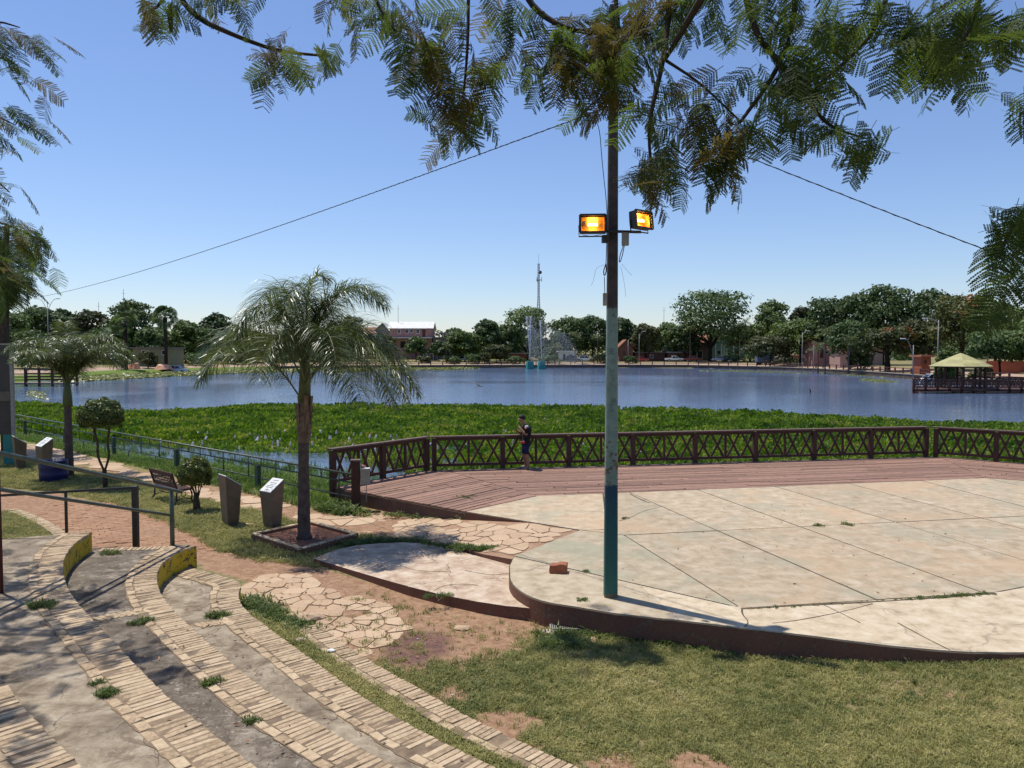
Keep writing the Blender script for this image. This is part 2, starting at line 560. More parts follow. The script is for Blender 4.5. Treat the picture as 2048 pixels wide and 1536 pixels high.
MATS['ground'] = mat_ground()
MATS['water'] = mat_water()
MATS['stage'] = mat_concrete('stage_concrete', (0.395, 0.31, 0.207), (0.285, 0.22, 0.142), (0.49, 0.41, 0.30), 0.0, 0.5, (0.305, 0.285, 0.20), (0.44, 0.30, 0.182))
MATS['stage_green'] = mat_concrete('green_tinted_concrete', (0.375, 0.305, 0.205), (0.28, 0.22, 0.145), (0.46, 0.39, 0.285), 0.0, 0.5, (0.265, 0.27, 0.185), None, 0.06)
MATS['border'] = mat_concrete('border_concrete', (0.46, 0.37, 0.25), (0.33, 0.255, 0.165), (0.54, 0.46, 0.34), 0.35, 0.35)
MATS['joint'] = plain('joint_dirt', (0.12, 0.088, 0.055), None, 5, 0.95, 0.3)
MATS['kerb'] = mat_chipped('kerb_red_paint', (0.17, 0.078, 0.052), (0.26, 0.19, 0.13), (0.09, 0.055, 0.04), 0.50, 4)
MATS['tread'] = mat_concrete('tread_concrete', (0.27, 0.215, 0.15), (0.125, 0.093, 0.062), (0.41, 0.345, 0.255), 0.9, 1.5, (0.155, 0.12, 0.085), None, 0.02, 0.45)
MATS['tread2'] = mat_concrete('dark_tread', (0.17, 0.135, 0.10), (0.075, 0.058, 0.042), (0.36, 0.31, 0.24), 0.95, 2.4, (0.10, 0.078, 0.056), None, 0.03, 0.85)
MATS['bed'] = plain('sandy_bed', (0.36, 0.225, 0.138), (0.25, 0.14, 0.083), 4, 0.95, 0.5, 40)
MATS['landing'] = mat_concrete('landing_concrete', (0.45, 0.34, 0.24), (0.30, 0.20, 0.135), (0.56, 0.47, 0.36), 0.7, 0.6)
MATS['yellow'] = mat_chipped('yellow_riser_paint', (0.50, 0.35, 0.015), (0.10, 0.08, 0.05), (0.025, 0.022, 0.018), 0.47, 6)
MATS['brick'] = mat_brick('pale_brick', (0.54, 0.425, 0.28), (0.42, 0.31, 0.195), (0.23, 0.165, 0.10))
MATS['redbrick'] = mat_brick('red_brick', (0.36, 0.15, 0.08), (0.28, 0.105, 0.055), (0.16, 0.07, 0.045))
MATS['mortar'] = plain('mortar', (0.23, 0.165, 0.105), (0.12, 0.085, 0.055), 9, 0.95, 0.5, 60)
MATS['flag'] = mat_brick('flagstone', (0.52, 0.385, 0.25), (0.45, 0.32, 0.205), (0.35, 0.235, 0.145))
MATS['paver'] = mat_brick('paver', (0.36, 0.22, 0.135), (0.31, 0.175, 0.10), (0.24, 0.13, 0.075))
MATS['deck'] = mat_wood('deck_plank', (0.295, 0.172, 0.12), (0.18, 0.102, 0.071), 0.22)
MATS['rail'] = mat_wood('rail_wood', (0.085, 0.042, 0.032), (0.045, 0.022, 0.018), 0.12)
MATS['railtop'] = mat_wood('rail_cap', (0.17, 0.12, 0.10), (0.10, 0.06, 0.05), 0.1)
MATS['pole'] = mat_pole()
MATS['green_metal'] = plain('green_metal', (0.075, 0.098, 0.075), (0.035, 0.05, 0.038), 8, 0.42, 0.15, 60, 0.5, 0.0, 0.05, 0.003)
MATS['dark_metal'] = plain('dark_metal', (0.035, 0.028, 0.026), (0.02, 0.016, 0.015), 8, 0.5, 0.15, 60, 0.45, 0.0, 0.05, 0.003)
MATS['black'] = plain('black_cable', (0.012, 0.012, 0.013), None, 10, 0.6, 0, var=0)
MATS['greybox'] = plain('grey_box', (0.30, 0.28, 0.25), (0.2, 0.18, 0.16), 8, 0.5, 0.1)
MATS['darkbox'] = plain('dark_box', (0.05, 0.05, 0.048), None, 8, 0.5, 0.1)
MATS['white'] = plain('white_paint', (0.72, 0.72, 0.70), (0.55, 0.54, 0.52), 6, 0.5, 0.1)
MATS['corten'] = plain('brown_steel', (0.155, 0.115, 0.08), (0.10, 0.068, 0.046), 4, 0.55, 0.2, 30, 0.35)
MATS['bark'] = plain('bark', (0.11, 0.08, 0.06), (0.045, 0.034, 0.027), 10, 0.95, 0.8, 25, 0.1, 0, 0.15, 0.04)
MATS['barkdark'] = plain('dark_bark', (0.05, 0.037, 0.03), (0.022, 0.017, 0.014), 10, 0.95, 0.7, 25, 0.1, 0, 0.15, 0.03)
MATS['blue'] = plain('blue_plastic', (0.018, 0.022, 0.105), (0.012, 0.014, 0.06), 6, 0.45, 0.1)
MATS['teal'] = plain('teal_paint', (0.035, 0.24, 0.225), (0.02, 0.15, 0.14), 3, 0.55, 0.2)
MATS['stone'] = plain('stone', (0.46, 0.38, 0.29), (0.28, 0.21, 0.15), 9, 0.9, 0.5, 25)
# ------------------------------------------------------------------ the lake and the ground
WATER = -0.9
LAKE = [(45, 14), (26, 19), (18, 22.5), (8, 23.5), (-1, 25), (-3.2, 27), (-6.2, 29.6), (-8.2, 30.8), (-10.7, 32.7), (-15, 34.5),
        (-22.8, 42), (-30, 47), (-46, 60), (-58, 78), (-64, 98), (-73, 112), (-76, 128), (-77, 145), (-75, 168), (-62, 190), (-49, 203), (-25, 208),
        (3, 214), (45, 215), (58, 200), (67, 178), (68, 150), (67, 133), (66, 117), (67, 102), (74, 82), (78, 50), (70, 25)]
LAKE = [(p[0], p[1]) for p in chaikin([(x, y, 0) for x, y in LAKE + [LAKE[0]]], 1)[:-1]]

def height_np(X, Y):
    s = -signed_np(LAKE, X, Y)                     # distance ashore
    far = smooth01((Y - 60) / 50.0)
    near_z = -1.15 + 0.75 * smooth01((s + 0.6) / 4.8)
    far_z = -1.1 + 0.85 * smooth01(s / 1.6) + 0.75 * smooth01((s - 2) / 18) + 0.012 * np.clip(s - 20, 0, 400)
    z = lerp(near_z, far_z, far)
    z = z + 0.30 * smooth01((X - 2.6) / 4.6) * (1 - smooth01((Y - 13) / 3.0))
    z = np.where(s < 0, lerp(-1.15, -2.6, smooth01(-s / 9.0)), z)
    return z, s

def height(x, y):
    z, _ = height_np(np.array([float(x)]), np.array([float(y)]))
    return float(z[0])

GZ = -0.40
def gp(px, py, z=GZ):
    v = P(px, py, z); return (v.x, v.y)

DIRT_YARD = [gp(*q) for q in [(-200, 965), (0, 985), (120, 990), (250, 1015), (360, 1062), (470, 1118), (600, 1126), (640, 1130), (720, 1158), (870, 1203), (1000, 1238), (1100, 1250),
             (1010, 1300), (930, 1325), (840, 1345), (760, 1345), (640, 1270), (480, 1165), (380, 1120), (180, 1105), (-200, 1075)]]
DIRT_PATH = [gp(*q) for q in [(-300, 842), (0, 880), (120, 890), (330, 950), (470, 982), (640, 1012), (700, 1024), (760, 1012), (960, 1042), (1160, 1075), (1100, 1090), (900, 1085),
             (720, 1068), (640, 1060), (560, 1030), (400, 1000), (280, 962), (130, 932), (0, 910), (-300, 868)]]
LAWN_HOLES = [(gp(900, 1395), 0.15), (gp(1010, 1450), 0.3), (gp(1090, 1495), 0.2), (gp(1230, 1530), 0.3), (gp(1400, 1545), 0.35)]
WET = [gp(*q) for q in [(760, 1290), (800, 1268), (860, 1258), (905, 1275), (900, 1300), (880, 1325), (820, 1335), (770, 1325)]]

def dirt_np(X, Y):
    n = fnoise(X, Y, 0.9, 3) - 0.5
    n2 = fnoise(X, Y, 0.35, 9) - 0.5
    d = smooth01(signed_np(DIRT_YARD, X, Y) / 0.7 + 0.5 + n * 0.8 + n2 * 0.5)
    d = np.maximum(d, smooth01(signed_np(DIRT_PATH, X, Y) / 0.5 + 0.5 + n * 0.6 + n2 * 0.4))
    for (cx, cy), r in LAWN_HOLES:
        d = np.maximum(d, smooth01((r - np.hypot((X - cx) * 0.8, Y - cy)) / 0.5 + 0.3 + n * 1.6))
    d = np.maximum(d, 0.45 * smooth01((fnoise(X, Y, 2.4, 21) - 0.55) / 0.25))
    return np.where(Y > 70, 0.25 + 0 * d, d)

def make_ground():
    fine = np.linspace(R(-44), R(44), 460)
    rest = np.linspace(R(44), R(316), 60)[1:-1]
    ang = np.concatenate([fine, rest]); na = len(ang)
    rad = np.concatenate([[0.5, 2.0, 3.5], np.geomspace(4.5, 60, 180), np.geomspace(61, 420, 110), [480, 600, 900, 1600, 3200]])
    A, Rr = np.meshgrid(ang, rad)
    X, Y = Rr * np.sin(A), Rr * np.cos(A)
    Z, S = height_np(X, Y)
    near = Rr < 60
    Z = Z + np.where(near & (S > 0), (fnoise(X, Y, 1.7, 4) - 0.5) * 0.05, 0)
    V = np.stack([X, Y, Z], -1).reshape(-1, 3)
    nr = len(rad)
    i, j = np.meshgrid(np.arange(nr - 1), np.arange(na), indexing='ij')
    j2 = (j + 1) % na
    Fa = np.stack([i * na + j, (i + 1) * na + j, (i + 1) * na + j2, i * na + j2], -1).reshape(-1, 4)[:, ::-1]
    me = np_mesh('ground', V, Fa, MATS['ground'], True)
    x, y = V[:, 0], V[:, 1]
    s = S.ravel()
    def put(name, val):
        a = me.attributes.new(name, 'FLOAT', 'POINT'); a.data.foreach_set('value', np.asarray(val, dtype=np.float32))
    put('dirt', dirt_np(x, y))
    put('wet', smooth01(signed_np(WET, x, y) / 0.35 + 0.5 + (fnoise(x, y, 0.4, 30) - 0.5)))
    lush = smooth01((9 - np.abs(s - 3)) / 4) * smooth01((y - 90) / 20) * smooth01((-8 - x) / 8)
    lush = np.maximum(lush, 0.6 * smooth01((6.5 - s) / 2) * (1 - smooth01((y - 55) / 20)) * smooth01((-3 - x) / 1.5))
    put('lush', np.where(s > -3, lush, 0))
    put('sand', smooth01((5 - np.abs(s - 9 - 3 * (fnoise(x, y, 9, 2) - 0.5))) / 2.5) * smooth01((y - 80) / 20))
    o = link('ground', me)
    tag(o, 'flat park ground of worn grass and red earth around the lake', None, None, 'structure')
make_ground()

mb = MB()
mb.add([(-900, 10, WATER), (900, 10, WATER), (900, 900, WATER), (-900, 900, WATER)], [(0, 1, 2, 3)])
tag(mb.build('lake_water', MATS['water']), 'blue rippled lake water', None, None, 'structure')

# ------------------------------------------------------------------ the round stage paving
KERB = [(0.03, 14.81), (-0.06, 14.19), (-0.06, 13.4), (0.02, 12.88), (0.21, 12.43), (0.49, 12.08), (0.82, 11.93), (1.67, 11.48), (2.49, 11.24),
        (3.26, 10.95), (4.24, 10.6), (5.13, 10.22), (5.8, 10.06), (6.67, 10.0), (8.3, 10.25), (10.5, 11.2), (13, 13), (15.5, 16), (17.2, 19.5), (17.6, 22)]
KERB = [KERB[0]] + [(p.x + 0.014 * noise.noise(Vector((p.x * 2.3, p.y * 2.3, 1))), p.y + 0.022 * noise.noise(Vector((p.x * 3.1, p.y * 3.1, 5)))) for p in resample(chaikin([(x, y, 0) for x, y in KERB], 2), 0.12)][1:]
def p2(px, py, z=0.0):
    v = P(px, py, z); return (v.x, v.y)
D_A, D_B, D_C = p2(666, 974), p2(853, 941), p2(1851, 913)      # deck outline along the railing
D_D = (D_C[0] + 6.2, D_C[1] - 5.0)
S_1, S_2, S_3, S_4 = p2(930, 1023), p2(1073, 992), p2(1970, 956), p2(2400, 985)
TIP, COR = p2(1160, 1060), p2(1027, 1112)
stage = thing('stage_paving', (0, 0, 0), 'round pale concrete stage floor cut into big slabs with dark joints', None, None, 0, 'structure')
plate = [S_1, S_2, S_3, (17.6, 22)] + list(reversed(KERB)) + [TIP]
mb = MB(); mb.prism(plate, -0.75, -0.022, 0, 1)
mb.build('stage_base', [MATS['joint'], MATS['kerb']], stage)

def slab(name, poly, z0, z1, mat, parent, gap=0.012, jit=0.0):
    q = inset(poly, gap)
    if not q or abs(poly_area(q)) < 0.01: return None
    m = MB(); dz = rnd.uniform(-jit, jit)
    m.prism(q, z0, z1 + dz)
    return m.build(name, mat, parent)

G_A, G_B = p2(1248, 1070), p2(2048, 1032)
gd = (G_B[0] - G_A[0], G_B[1] - G_A[1])
H1, H2, H3 = p2(1482, 1216), p2(1990, 1185), p2(2420, 1095)
upper = [S_1, S_2, S_3, S_4, (17.0, 20.3), (G_A[0] + gd[0] * 1.35, G_A[1] + gd[1] * 1.35), G_A, TIP]
lower_l = [TIP, COR, H1, G_A]
lower = [G_A, H1, H2, (12.5, 14.6), (G_A[0] + gd[0] * 1.35, G_A[1] + gd[1] * 1.35)]
joints = [((1264, 987), (1755, 1200)), ((1408, 984), (1959, 1183)), ((1557, 975), (2048, 1120)), ((1705, 969), (2048, 1058)), ((1846, 962), (2048, 1013))]
JL = []
for a, b in joints:
    pa, pb = p2(*a), p2(*b); JL.append((pa, (pb[0] - pa[0], pb[1] - pa[1])))
pa, dv = JL[-1]
JL += [((pa[0] + 2.2 * k, pa[1] + 0.5 * k), dv) for k in (1, 2)]
fa, fb = p2(1245, 1072), H1
JF = (fa, (fb[0] - fa[0], fb[1] - fa[1]))
def cut_all(polys, lines):
    for p, d in lines:
        nxt = []
        for q in polys:
            L, Rr = split_poly(q, p, d)
            nxt += [x for x in (L, Rr) if x and abs(poly_area(x)) > 0.02]
        polys = nxt
    return polys
n0 = p2(1206, 985)
for q in cut_all([upper], JL + [(n0, (TIP[0] - n0[0] + 0.6, TIP[1] - n0[1]))]) + cut_all([lower], JL) + [lower_l]:
    slab('slab', q, -0.1, 0.0, MATS['stage_green' if q is lower_l else 'stage'], stage, 0.019, 0.003)
# the pale border between the slabs and the kerb
bi = [COR, H1, H2, (12.5, 14.6), (16.5, 19.5)]
bi_s = resample([(x, y, 0) for x, y in bi], 0.4)
bo_s = resample([(x, y, 0) for x, y in KERB], 0.2)
_c = Vector((7.5, 18.5, 0)); bo_s = [p + (_c - p).normalized() * 0.022 for p in bo_s]
cuts = [0, 0.2, 0.37, 0.58, 0.8, 1.0]
def nearest(pts, p): return min(range(len(pts)), key=lambda i: (pts[i].x - p[0]) ** 2 + (pts[i].y - p[1]) ** 2)
bi_full = [Vector((*COR, 0))] + bi_s[1:]
prev_i, prev_o = 0, 0
for target in (p2(1285, 1170), p2(1470, 1214), p2(1740, 1202), p2(2000, 1183), (12.3, 14.3), (16.4, 19.3)):
    ii = nearest(bi_full, target); io = nearest(bo_s, (target[0] + 0.45 * (ii > 4), target[1] - 1.0))
    if ii <= prev_i: ii = prev_i + 1
    if io <= prev_o: io = prev_o + 1
    poly = [(p.x, p.y) for p in bi_full[prev_i:ii + 1]] + [(p.x, p.y) for p in reversed(bo_s[prev_o:io + 1])]
    c = centroid(poly)
    poly = [(c[0] + (x - c[0]) * 0.9985, c[1] + (y - c[1]) * 0.997) for x, y in poly]
    m = MB(); m.prism(poly, -0.1, -0.004, 0, 0); m.build('border_slab', MATS['border'], stage)
    prev_i, prev_o = ii, io

# weed-grown cracks drawn as thin dug-out seams on the slabs
def seam(pix, w, z=0.002):
    pts = [P(x, y, z) for x, y in pix]
    pts = chaikin(pts, 1)
    m = MB(); vs = []; fs = []
    for i, p in enumerate(pts):
        d = (pts[min(i + 1, len(pts) - 1)] - pts[max(i - 1, 0)]).normalized()
        s = Vector((-d.y, d.x, 0)) * w * rnd.uniform(0.4, 1.2)
        vs += [p + s, p - s]
        if i: fs.append((2 * i - 2, 2 * i - 1, 2 * i + 1, 2 * i))
    m.add(vs, fs); return m.build('crack', MATS['joint'], stage)
seam([(1238, 1042), (1262, 1035), (1285, 1022), (1322, 1014)], 0.018)
seam([(1162, 1060), (1190, 1060), (1215, 1058)], 0.022)
seam([(1260, 988), (1290, 1003), (1300, 1006)], 0.03)
seam([(1484, 1216), (1484, 1228), (1498, 1243), (1490, 1253)], 0.014, 0.0)
seam([(1482, 1217), (1600, 1210), (1750, 1203), (1860, 1196), (1990, 1186)], 0.03)
seam([(1545, 1246), (1600, 1240), (1690, 1222), (1745, 1207)], 0.01, 0.0)
seam([(1638, 1205), (1680, 1225), (1720, 1245)], 0.012, 0.0)
seam([(1795, 1245), (1850, 1275), (1900, 1300)], 0.012, 0.0)

# ------------------------------------------------------------------ plank deck
deck = thing('plank_deck', (D_B[0], D_B[1], 0), 'reddish plank deck between the concrete stage and the lake railing', 'deck')
DO = Vector((D_B[0], D_B[1], 0))
mb = MB(DO)
mb.prism([D_A, D_B, D_C, D_D, (17.5, 22.2), S_3, S_2, S_1], -0.75, -0.05, 0, 1)
mb.build('deck_base', [MATS['joint'], plain('deck_side', (0.12, 0.068, 0.05), (0.075, 0.042, 0.033), 3, 0.85, 0.4, 25)], deck)
M1 = p2(894, 941)
sections = [([D_A, D_B, M1, S_2, S_1], (D_B[0] - D_A[0], D_B[1] - D_A[1])),
            ([M1, D_B, D_C, p2(1878, 913), S_3, S_2], (D_C[0] - D_B[0], D_C[1] - D_B[1])),
            ([p2(1878, 913), D_D, (17.5, 22.4), S_3], (D_D[0] - D_C[0], D_D[1] - D_C[1]))]
for si, (poly, d) in enumerate(sections):
    L = math.hypot(*d); u = (d[0] / L, d[1] / L); nv = (-u[1], u[0])
    ts = [(p[0] - poly[0][0]) * nv[0] + (p[1] - poly[0][1]) * nv[1] for p in poly]
    us = [(p[0] - poly[0][0]) * u[0] + (p[1] - poly[0][1]) * u[1] for p in poly]
    t = min(ts); w = 0.215
    while t < max(ts):
        a = (poly[0][0] + nv[0] * t, poly[0][1] + nv[1] * t)
        b = (a[0] + nv[0] * w, a[1] + nv[1] * w)
        q, _ = split_poly(poly, a, u)
        if q: _, q = split_poly(q, b, u)
        if q and abs(poly_area(q)) > 0.02:
            pieces = [q]
            x = min(us) + rnd.uniform(1.0, 4.0)
            while x < max(us):
                c = (poly[0][0] + u[0] * x, poly[0][1] + u[1] * x)
                nxt = []
                for k in pieces:
                    A_, B_ = split_poly(k, c, nv)
                    nxt += [z for z in (A_, B_) if z and abs(poly_area(z)) > 0.015]
                pieces = nxt; x += rnd.uniform(2.6, 4.6)
            for k in pieces:
                k = inset(k, rnd.choice([0.007, 0.009, 0.012, 0.02] if si else [0.011, 0.016, 0.024]))
                if k and abs(poly_area(k)) > 0.01:
                    m = MB(DO); dz = rnd.uniform(-0.006, 0.006)
                    m.prism(k, -0.045, 0.0 + dz); m.build('plank', MATS['deck'], deck)
        t += w

# ------------------------------------------------------------------ wooden railing with crossed braces
rail = thing('deck_railing', (D_B[0], D_B[1], 0), 'dark brown wooden railing with crossed braces along the deck edge', 'railing')
pieces = {}
def railing_run(A, B, n, first=True, last=True):
    A, B = Vector((A[0], A[1], 0)), Vector((B[0], B[1], 0))
    u = (B - A).normalized(); L = (B - A).length; step = L / n
    rz = math.atan2(u.y, u.x)
    def part(name, m): return m.build(name, MATS['rail'], rail)
    for k in range(n + 1):
        if (k == 0 and not first) or (k == n and not last): continue
        p = A + u * step * k
        m = MB(DO); m.box(p + Vector((0, 0, 0.375)), (0.15, 0.15, 1.33), rz); part('post', m)
    for k in range(n):
        p = A + u * step * k
        m = MB(DO); m.beam(p + Vector((0, 0, 1.03)) + u * 0.07, p + u * (step - 0.07) + Vector((0, 0, 1.03)), 0.09, 0.1); part('upper_rail', m)
        m = MB(DO); m.beam(p + Vector((0, 0, 0.17)) + u * 0.07, p + u * (step - 0.07) + Vector((0, 0, 0.17)), 0.09, 0.085); part('lower_rail', m)
        c = p + u * step / 2
        m = MB(DO); m.box(c + Vector((0, 0, 0.595)), (0.075, 0.06, 0.77), rz); part('baluster', m)
        q = step / 4
        for h in range(4):
            x0 = p + u * (q * h + (0.09 if h in (0, 2) else 0.05)); x1 = p + u * (q * (h + 1) - (0.09 if h in (1, 3) else 0.05))
            off = Vector((-u.y, u.x, 0)) * 0.021
            m = MB(DO); m.beam(x0 + Vector((0, 0, 0.21)) + off, x1 + Vector((0, 0, 0.985)) + off, 0.04, 0.07); part('brace', m)
            m = MB(DO); m.beam(x1 + Vector((0, 0, 0.21)) - off, x0 + Vector((0, 0, 0.985)) - off, 0.04, 0.07); part('brace', m)
    m = MB(DO); m.beam(A + Vector((0, 0, 1.105)) - u * 0.12, B + Vector((0, 0, 1.105)) + u * 0.05, 0.2, 0.045)
    m.build('top_board', MATS['railtop'], rail)
railing_run(D_A, D_B, 2)
railing_run((D_B[0] + 0.25, D_B[1] + 0.04), D_C, 8)
railing_run((D_C[0] + 0.3, D_C[1] - 0.14), D_D, 4)

# ------------------------------------------------------------------ ramp of flagstones and the lower landing
def ramp_z(x, y): return -0.41 + 0.40 * min(1, max(0, (x + 2.9) / 3.3))
RAMP = [(-4.55, 21.3), S_1, TIP, (1.35, 16.55), COR, (-0.55, 15.45), (-1.2, 16.35), (-2.0, 17.25), (-3.3, 18.6), (-4.6, 20.2)]
ramp = thing('flagstone_ramp', (0, 0, 0), 'flagstone ramp rising from the lakeside path to the stage', None, None, 0, 'structure')
for q in cut_all([RAMP], [((-2.9, 0), (0, 1)), ((0.4, 0), (0, 1))]):
    m = MB(); m.prism(q, -0.7, 0, 0, 1, zf=lambda x, y: ramp_z(x, y) - 0.012); m.build('ramp_base', [MATS['bed'], MATS['kerb']], ramp)
def landing_z(x, y): return -0.30 + 0.12 * min(1, max(0, (x + 4.0) / 4.5))
LAND = [(-4.05, 15.75), (-3.6, 16.7), (-2.6, 16.95), (-1.75, 16.75), (-0.8, 15.7), (-0.1, 15.0), (0.3, 14.6), (0.5, 13.6), (0.55, 12.25), (-0.3, 12.55), (-1.42, 13.3), (-2.75, 14.5)]
land = thing('lower_landing', (0, 0, 0), 'low sloping concrete landing stained red below the stage edge', None, None, 0, 'structure')
m = MB(); m.prism([(p.x, p.y) for p in chaikin([(x, y, 0) for x, y in LAND + [LAND[0]]], 1)[:-1]], -0.7, 0, 0, 1, zf=landing_z)
m.build('landing_slab', [MATS['landing'], MATS['kerb']], land)
for c in ([(-0.9, 14.6), (-0.4, 14.2), (0.0, 14.35)], [(-2.3, 15.2), (-1.8, 14.6), (-1.2, 14.55)], [(-1.35, 13.4), (-1.2, 13.7), (-0.8, 13.75), (-0.6, 13.6)]):
    pts = chaikin([(x, y, 0) for x, y in c], 2); vs = []; fs = []
    for i, p in enumerate(pts):
        d = (pts[min(i + 1, len(pts) - 1)] - pts[max(i - 1, 0)]).normalized(); s = Vector((-d.y, d.x, 0)) * rnd.uniform(0.004, 0.012)
        for e in (p + s, p - s): vs.append((e.x, e.y, landing_z(e.x, e.y) + 0.003))
        if i: fs.append((2 * i - 2, 2 * i - 1, 2 * i + 1, 2 * i))
    m = MB(); m.add(vs, fs); m.build('crack', MATS['joint'], land)

def voronoi(poly, spacing, rg, jit=0.42):
    xs = [p[0] for p in poly]; ys = [p[1] for p in poly]
    pts = []
    nx, ny = int((max(xs) - min(xs)) / spacing) + 4, int((max(ys) - min(ys)) / spacing) + 4
    grid = {}
    for i in range(nx):
        for j in range(ny):
            p = (min(xs) + (i - 1.5 + (j % 2) * 0.5 + rg.uniform(-jit, jit)) * spacing, min(ys) + (j - 1.5 + rg.uniform(-jit, jit)) * spacing)
            grid[i, j] = p
    out = []
    for (i, j), p in grid.items():
        if not inside(poly, *p): continue
        cell = [(p[0] - 2 * spacing, p[1] - 2 * spacing), (p[0] + 2 * spacing, p[1] - 2 * spacing), (p[0] + 2 * spacing, p[1] + 2 * spacing), (p[0] - 2 * spacing, p[1] + 2 * spacing)]
        for a in range(-3, 4):
            for b in range(-3, 4):
                q = grid.get((i + a, j + b))
                if q is None or (a == 0 and b == 0): continue
                mid = ((p[0] + q[0]) / 2, (p[1] + q[1]) / 2); d = (q[0] - p[0], q[1] - p[1])
                A_, B_ = split_poly(cell, mid, (-d[1], d[0]))
                keep = A_ if A_ and inside(A_, *p) else B_
                if keep: cell = keep
        out.append((p, cell))
    return out

def flagstones(poly, spacing, zf, parent, seed, drop=0.0, gap=0.022, proud=0.022, keep=None, level=None):
    rg = random.Random(seed); n = 0
    for p, cell in voronoi(poly, spacing, rg):
        if rg.random() < drop: continue
        if keep and not keep(p[0], p[1], rg): continue
        q = inset(cell, gap * rg.uniform(0.7, 1.5))
        if not q or len(q) < 3 or abs(poly_area(q)) < 0.008: continue
        rq = []
        for i_ in range(len(q)):
            a_, c_, b_ = Vector(q[i_ - 1]), Vector(q[i_]), Vector(q[(i_ + 1) % len(q)])
            rq += [tuple(c_.lerp(a_, 0.14) + Vector((rg.uniform(-.008, .008), rg.uniform(-.008, .008)))), tuple(c_.lerp(b_, 0.14))]
        q = rq
        if level: z_c = level(p[0], p[1]); zf = lambda x, y, z_c=z_c: z_c
        dz = rg.uniform(-0.008, 0.006); tx, ty = rg.uniform(-0.015, 0.015), rg.uniform(-0.015, 0.015)
        m = MB(); m.prism(q, min(zf(*v) for v in q) - 0.06, 0, 0, 0, zf=lambda x, y: zf(x, y) + proud + dz + (x - p[0]) * tx + (y - p[1]) * ty)
        m.build('flagstone', MATS['flag'], parent); n += 1
    return n
flagstones([(-4.4, 21.0), (-1.3, 18.85), (1.25, 16.95), (1.1, 16.6), (-0.05, 15.15), (-0.6, 15.65), (-1.3, 16.55), (-2.2, 17.45), (-3.6, 19.0), (-4.5, 20.2)], 0.42, lambda x, y: ramp_z(x, y) - 0.012, ramp, 4, 0.02, 0.012, 0.016)
path = thing('flagstone_path', (0, 0, GZ), 'flagstone path running along the green lakeside fence', None, None, 0, 'structure')
path.location = (0, 0, 0)
PATH_POLY = [gp(*q) for q in [(-260, 850), (0, 886), (120, 896), (330, 956), (470, 990), (640, 1020), (705, 1032), (770, 1030), (700, 1062), (640, 1052), (560, 1026), (400, 995), (280, 958), (130, 927), (0, 903), (-260, 864)]]
def gz_(x, y): return height(x, y) + (float(fnoise(np.array([x]), np.array([y]), 1.7, 4)[0]) - 0.5) * 0.05
flagstones(PATH_POLY, 0.66, None, path, 8, 0.04, 0.014, 0.014, None, gz_)
patch = thing('flagstone_patch', (0, 0, 0), 'broken flagstone patch half buried in red earth below the steps', None, None, 0, 'structure')
PATCH = [gp(*q) for q in [(500, 1150), (600, 1150), (690, 1195), (780, 1215), (815, 1232), (830, 1262), (780, 1280), (740, 1310), (770, 1350), (700, 1300), (640, 1258), (560, 1220), (490, 1190)]]
flagstones(PATCH, 0.31, None, patch, 15, 0.04, 0.010, 0.014, None, gz_)
loose = [gp(*q) for q in [(922, 1262), (950, 1276), (925, 1256)]]

# ------------------------------------------------------------------ amphitheatre steps of brick and concrete
RINGS = {
 0: [(-3.06, 12.15), (-2.5, 11.31), (-1.98, 10.66), (-1.57, 10.19), (-1.14, 9.71), (-0.77, 9.28), (-0.44, 8.92), (-0.08, 8.59), (0.35, 8.17), (0.69, 7.87), (1.4, 7.2), (2.4, 6.4)],
 1: [(-5.85, 14.16), (-5.23, 13.72), (-4.75, 13.38), (-4.6, 13.1), (-4.52, 12.72), (-4.31, 12.18), (-3.94, 11.62), (-3.42, 10.96), (-2.89, 10.31), (-2.37, 9.65), (-1.92, 9.08), (-1.62, 8.72), (-1.27, 8.36), (-0.94, 8.02), (-0.65, 7.75), (-0.28, 7.42), (0.5, 6.75), (1.5, 6.0)],
 2: [(-5.89, 14.42), (-5.99, 14.2), (-6.05, 13.82), (-6.02, 13.36), (-5.89, 12.82), (-5.66, 12.26), (-5.26, 11.52), (-4.71, 10.74), (-4.22, 10.13), (-3.77, 9.57), (-3.18, 8.83), (-2.72, 8.31), (-2.38, 7.94), (-2.06, 7.63), (-1.84, 7.43), (-1.52, 7.13), (-0.7, 6.4), (0.4, 5.6)],
 3: [(-7.64, 14.05), (-7.56, 13.55), (-7.42, 13.0), (-7.18, 12.39), (-6.86, 11.78), (-6.53, 11.23), (-6.14, 10.65), (-5.62, 9.98), (-5.05, 9.33), (-4.59, 8.8), (-4.12, 8.25), (-3.66, 7.72), (-3.31, 7.32), (-2.89, 6.9), (-2.62, 6.63), (-2.38, 6.39), (-2.02, 6.03), (-1.2, 5.3), (-0.2, 4.5)],
 4: [(-9.6, 13.3), (-8.6, 11.8), (-7.4, 10.2), (-6.2, 8.75), (-5.4, 7.8), (-4.65, 6.96), (-4.38, 6.68), (-4.09, 6.38), (-3.81, 6.11), (-3.5, 5.82), (-3.28, 5.62), (-3.03, 5.39), (-2.2, 4.6), (-1.2, 3.7)],
 5: [(-10.6, 12.6), (-9.4, 10.7), (-8.3, 9.3), (-7.1, 7.9), (-6.2, 6.9), (-5.5, 6.1), (-4.6, 5.2), (-3.9, 4.5), (-3.0, 3.6), (-2.0, 2.8)]}
TOPZ = {0: -0.355, 1: -0.05, 2: 0.30, 3: 0.65, 4: 1.0}
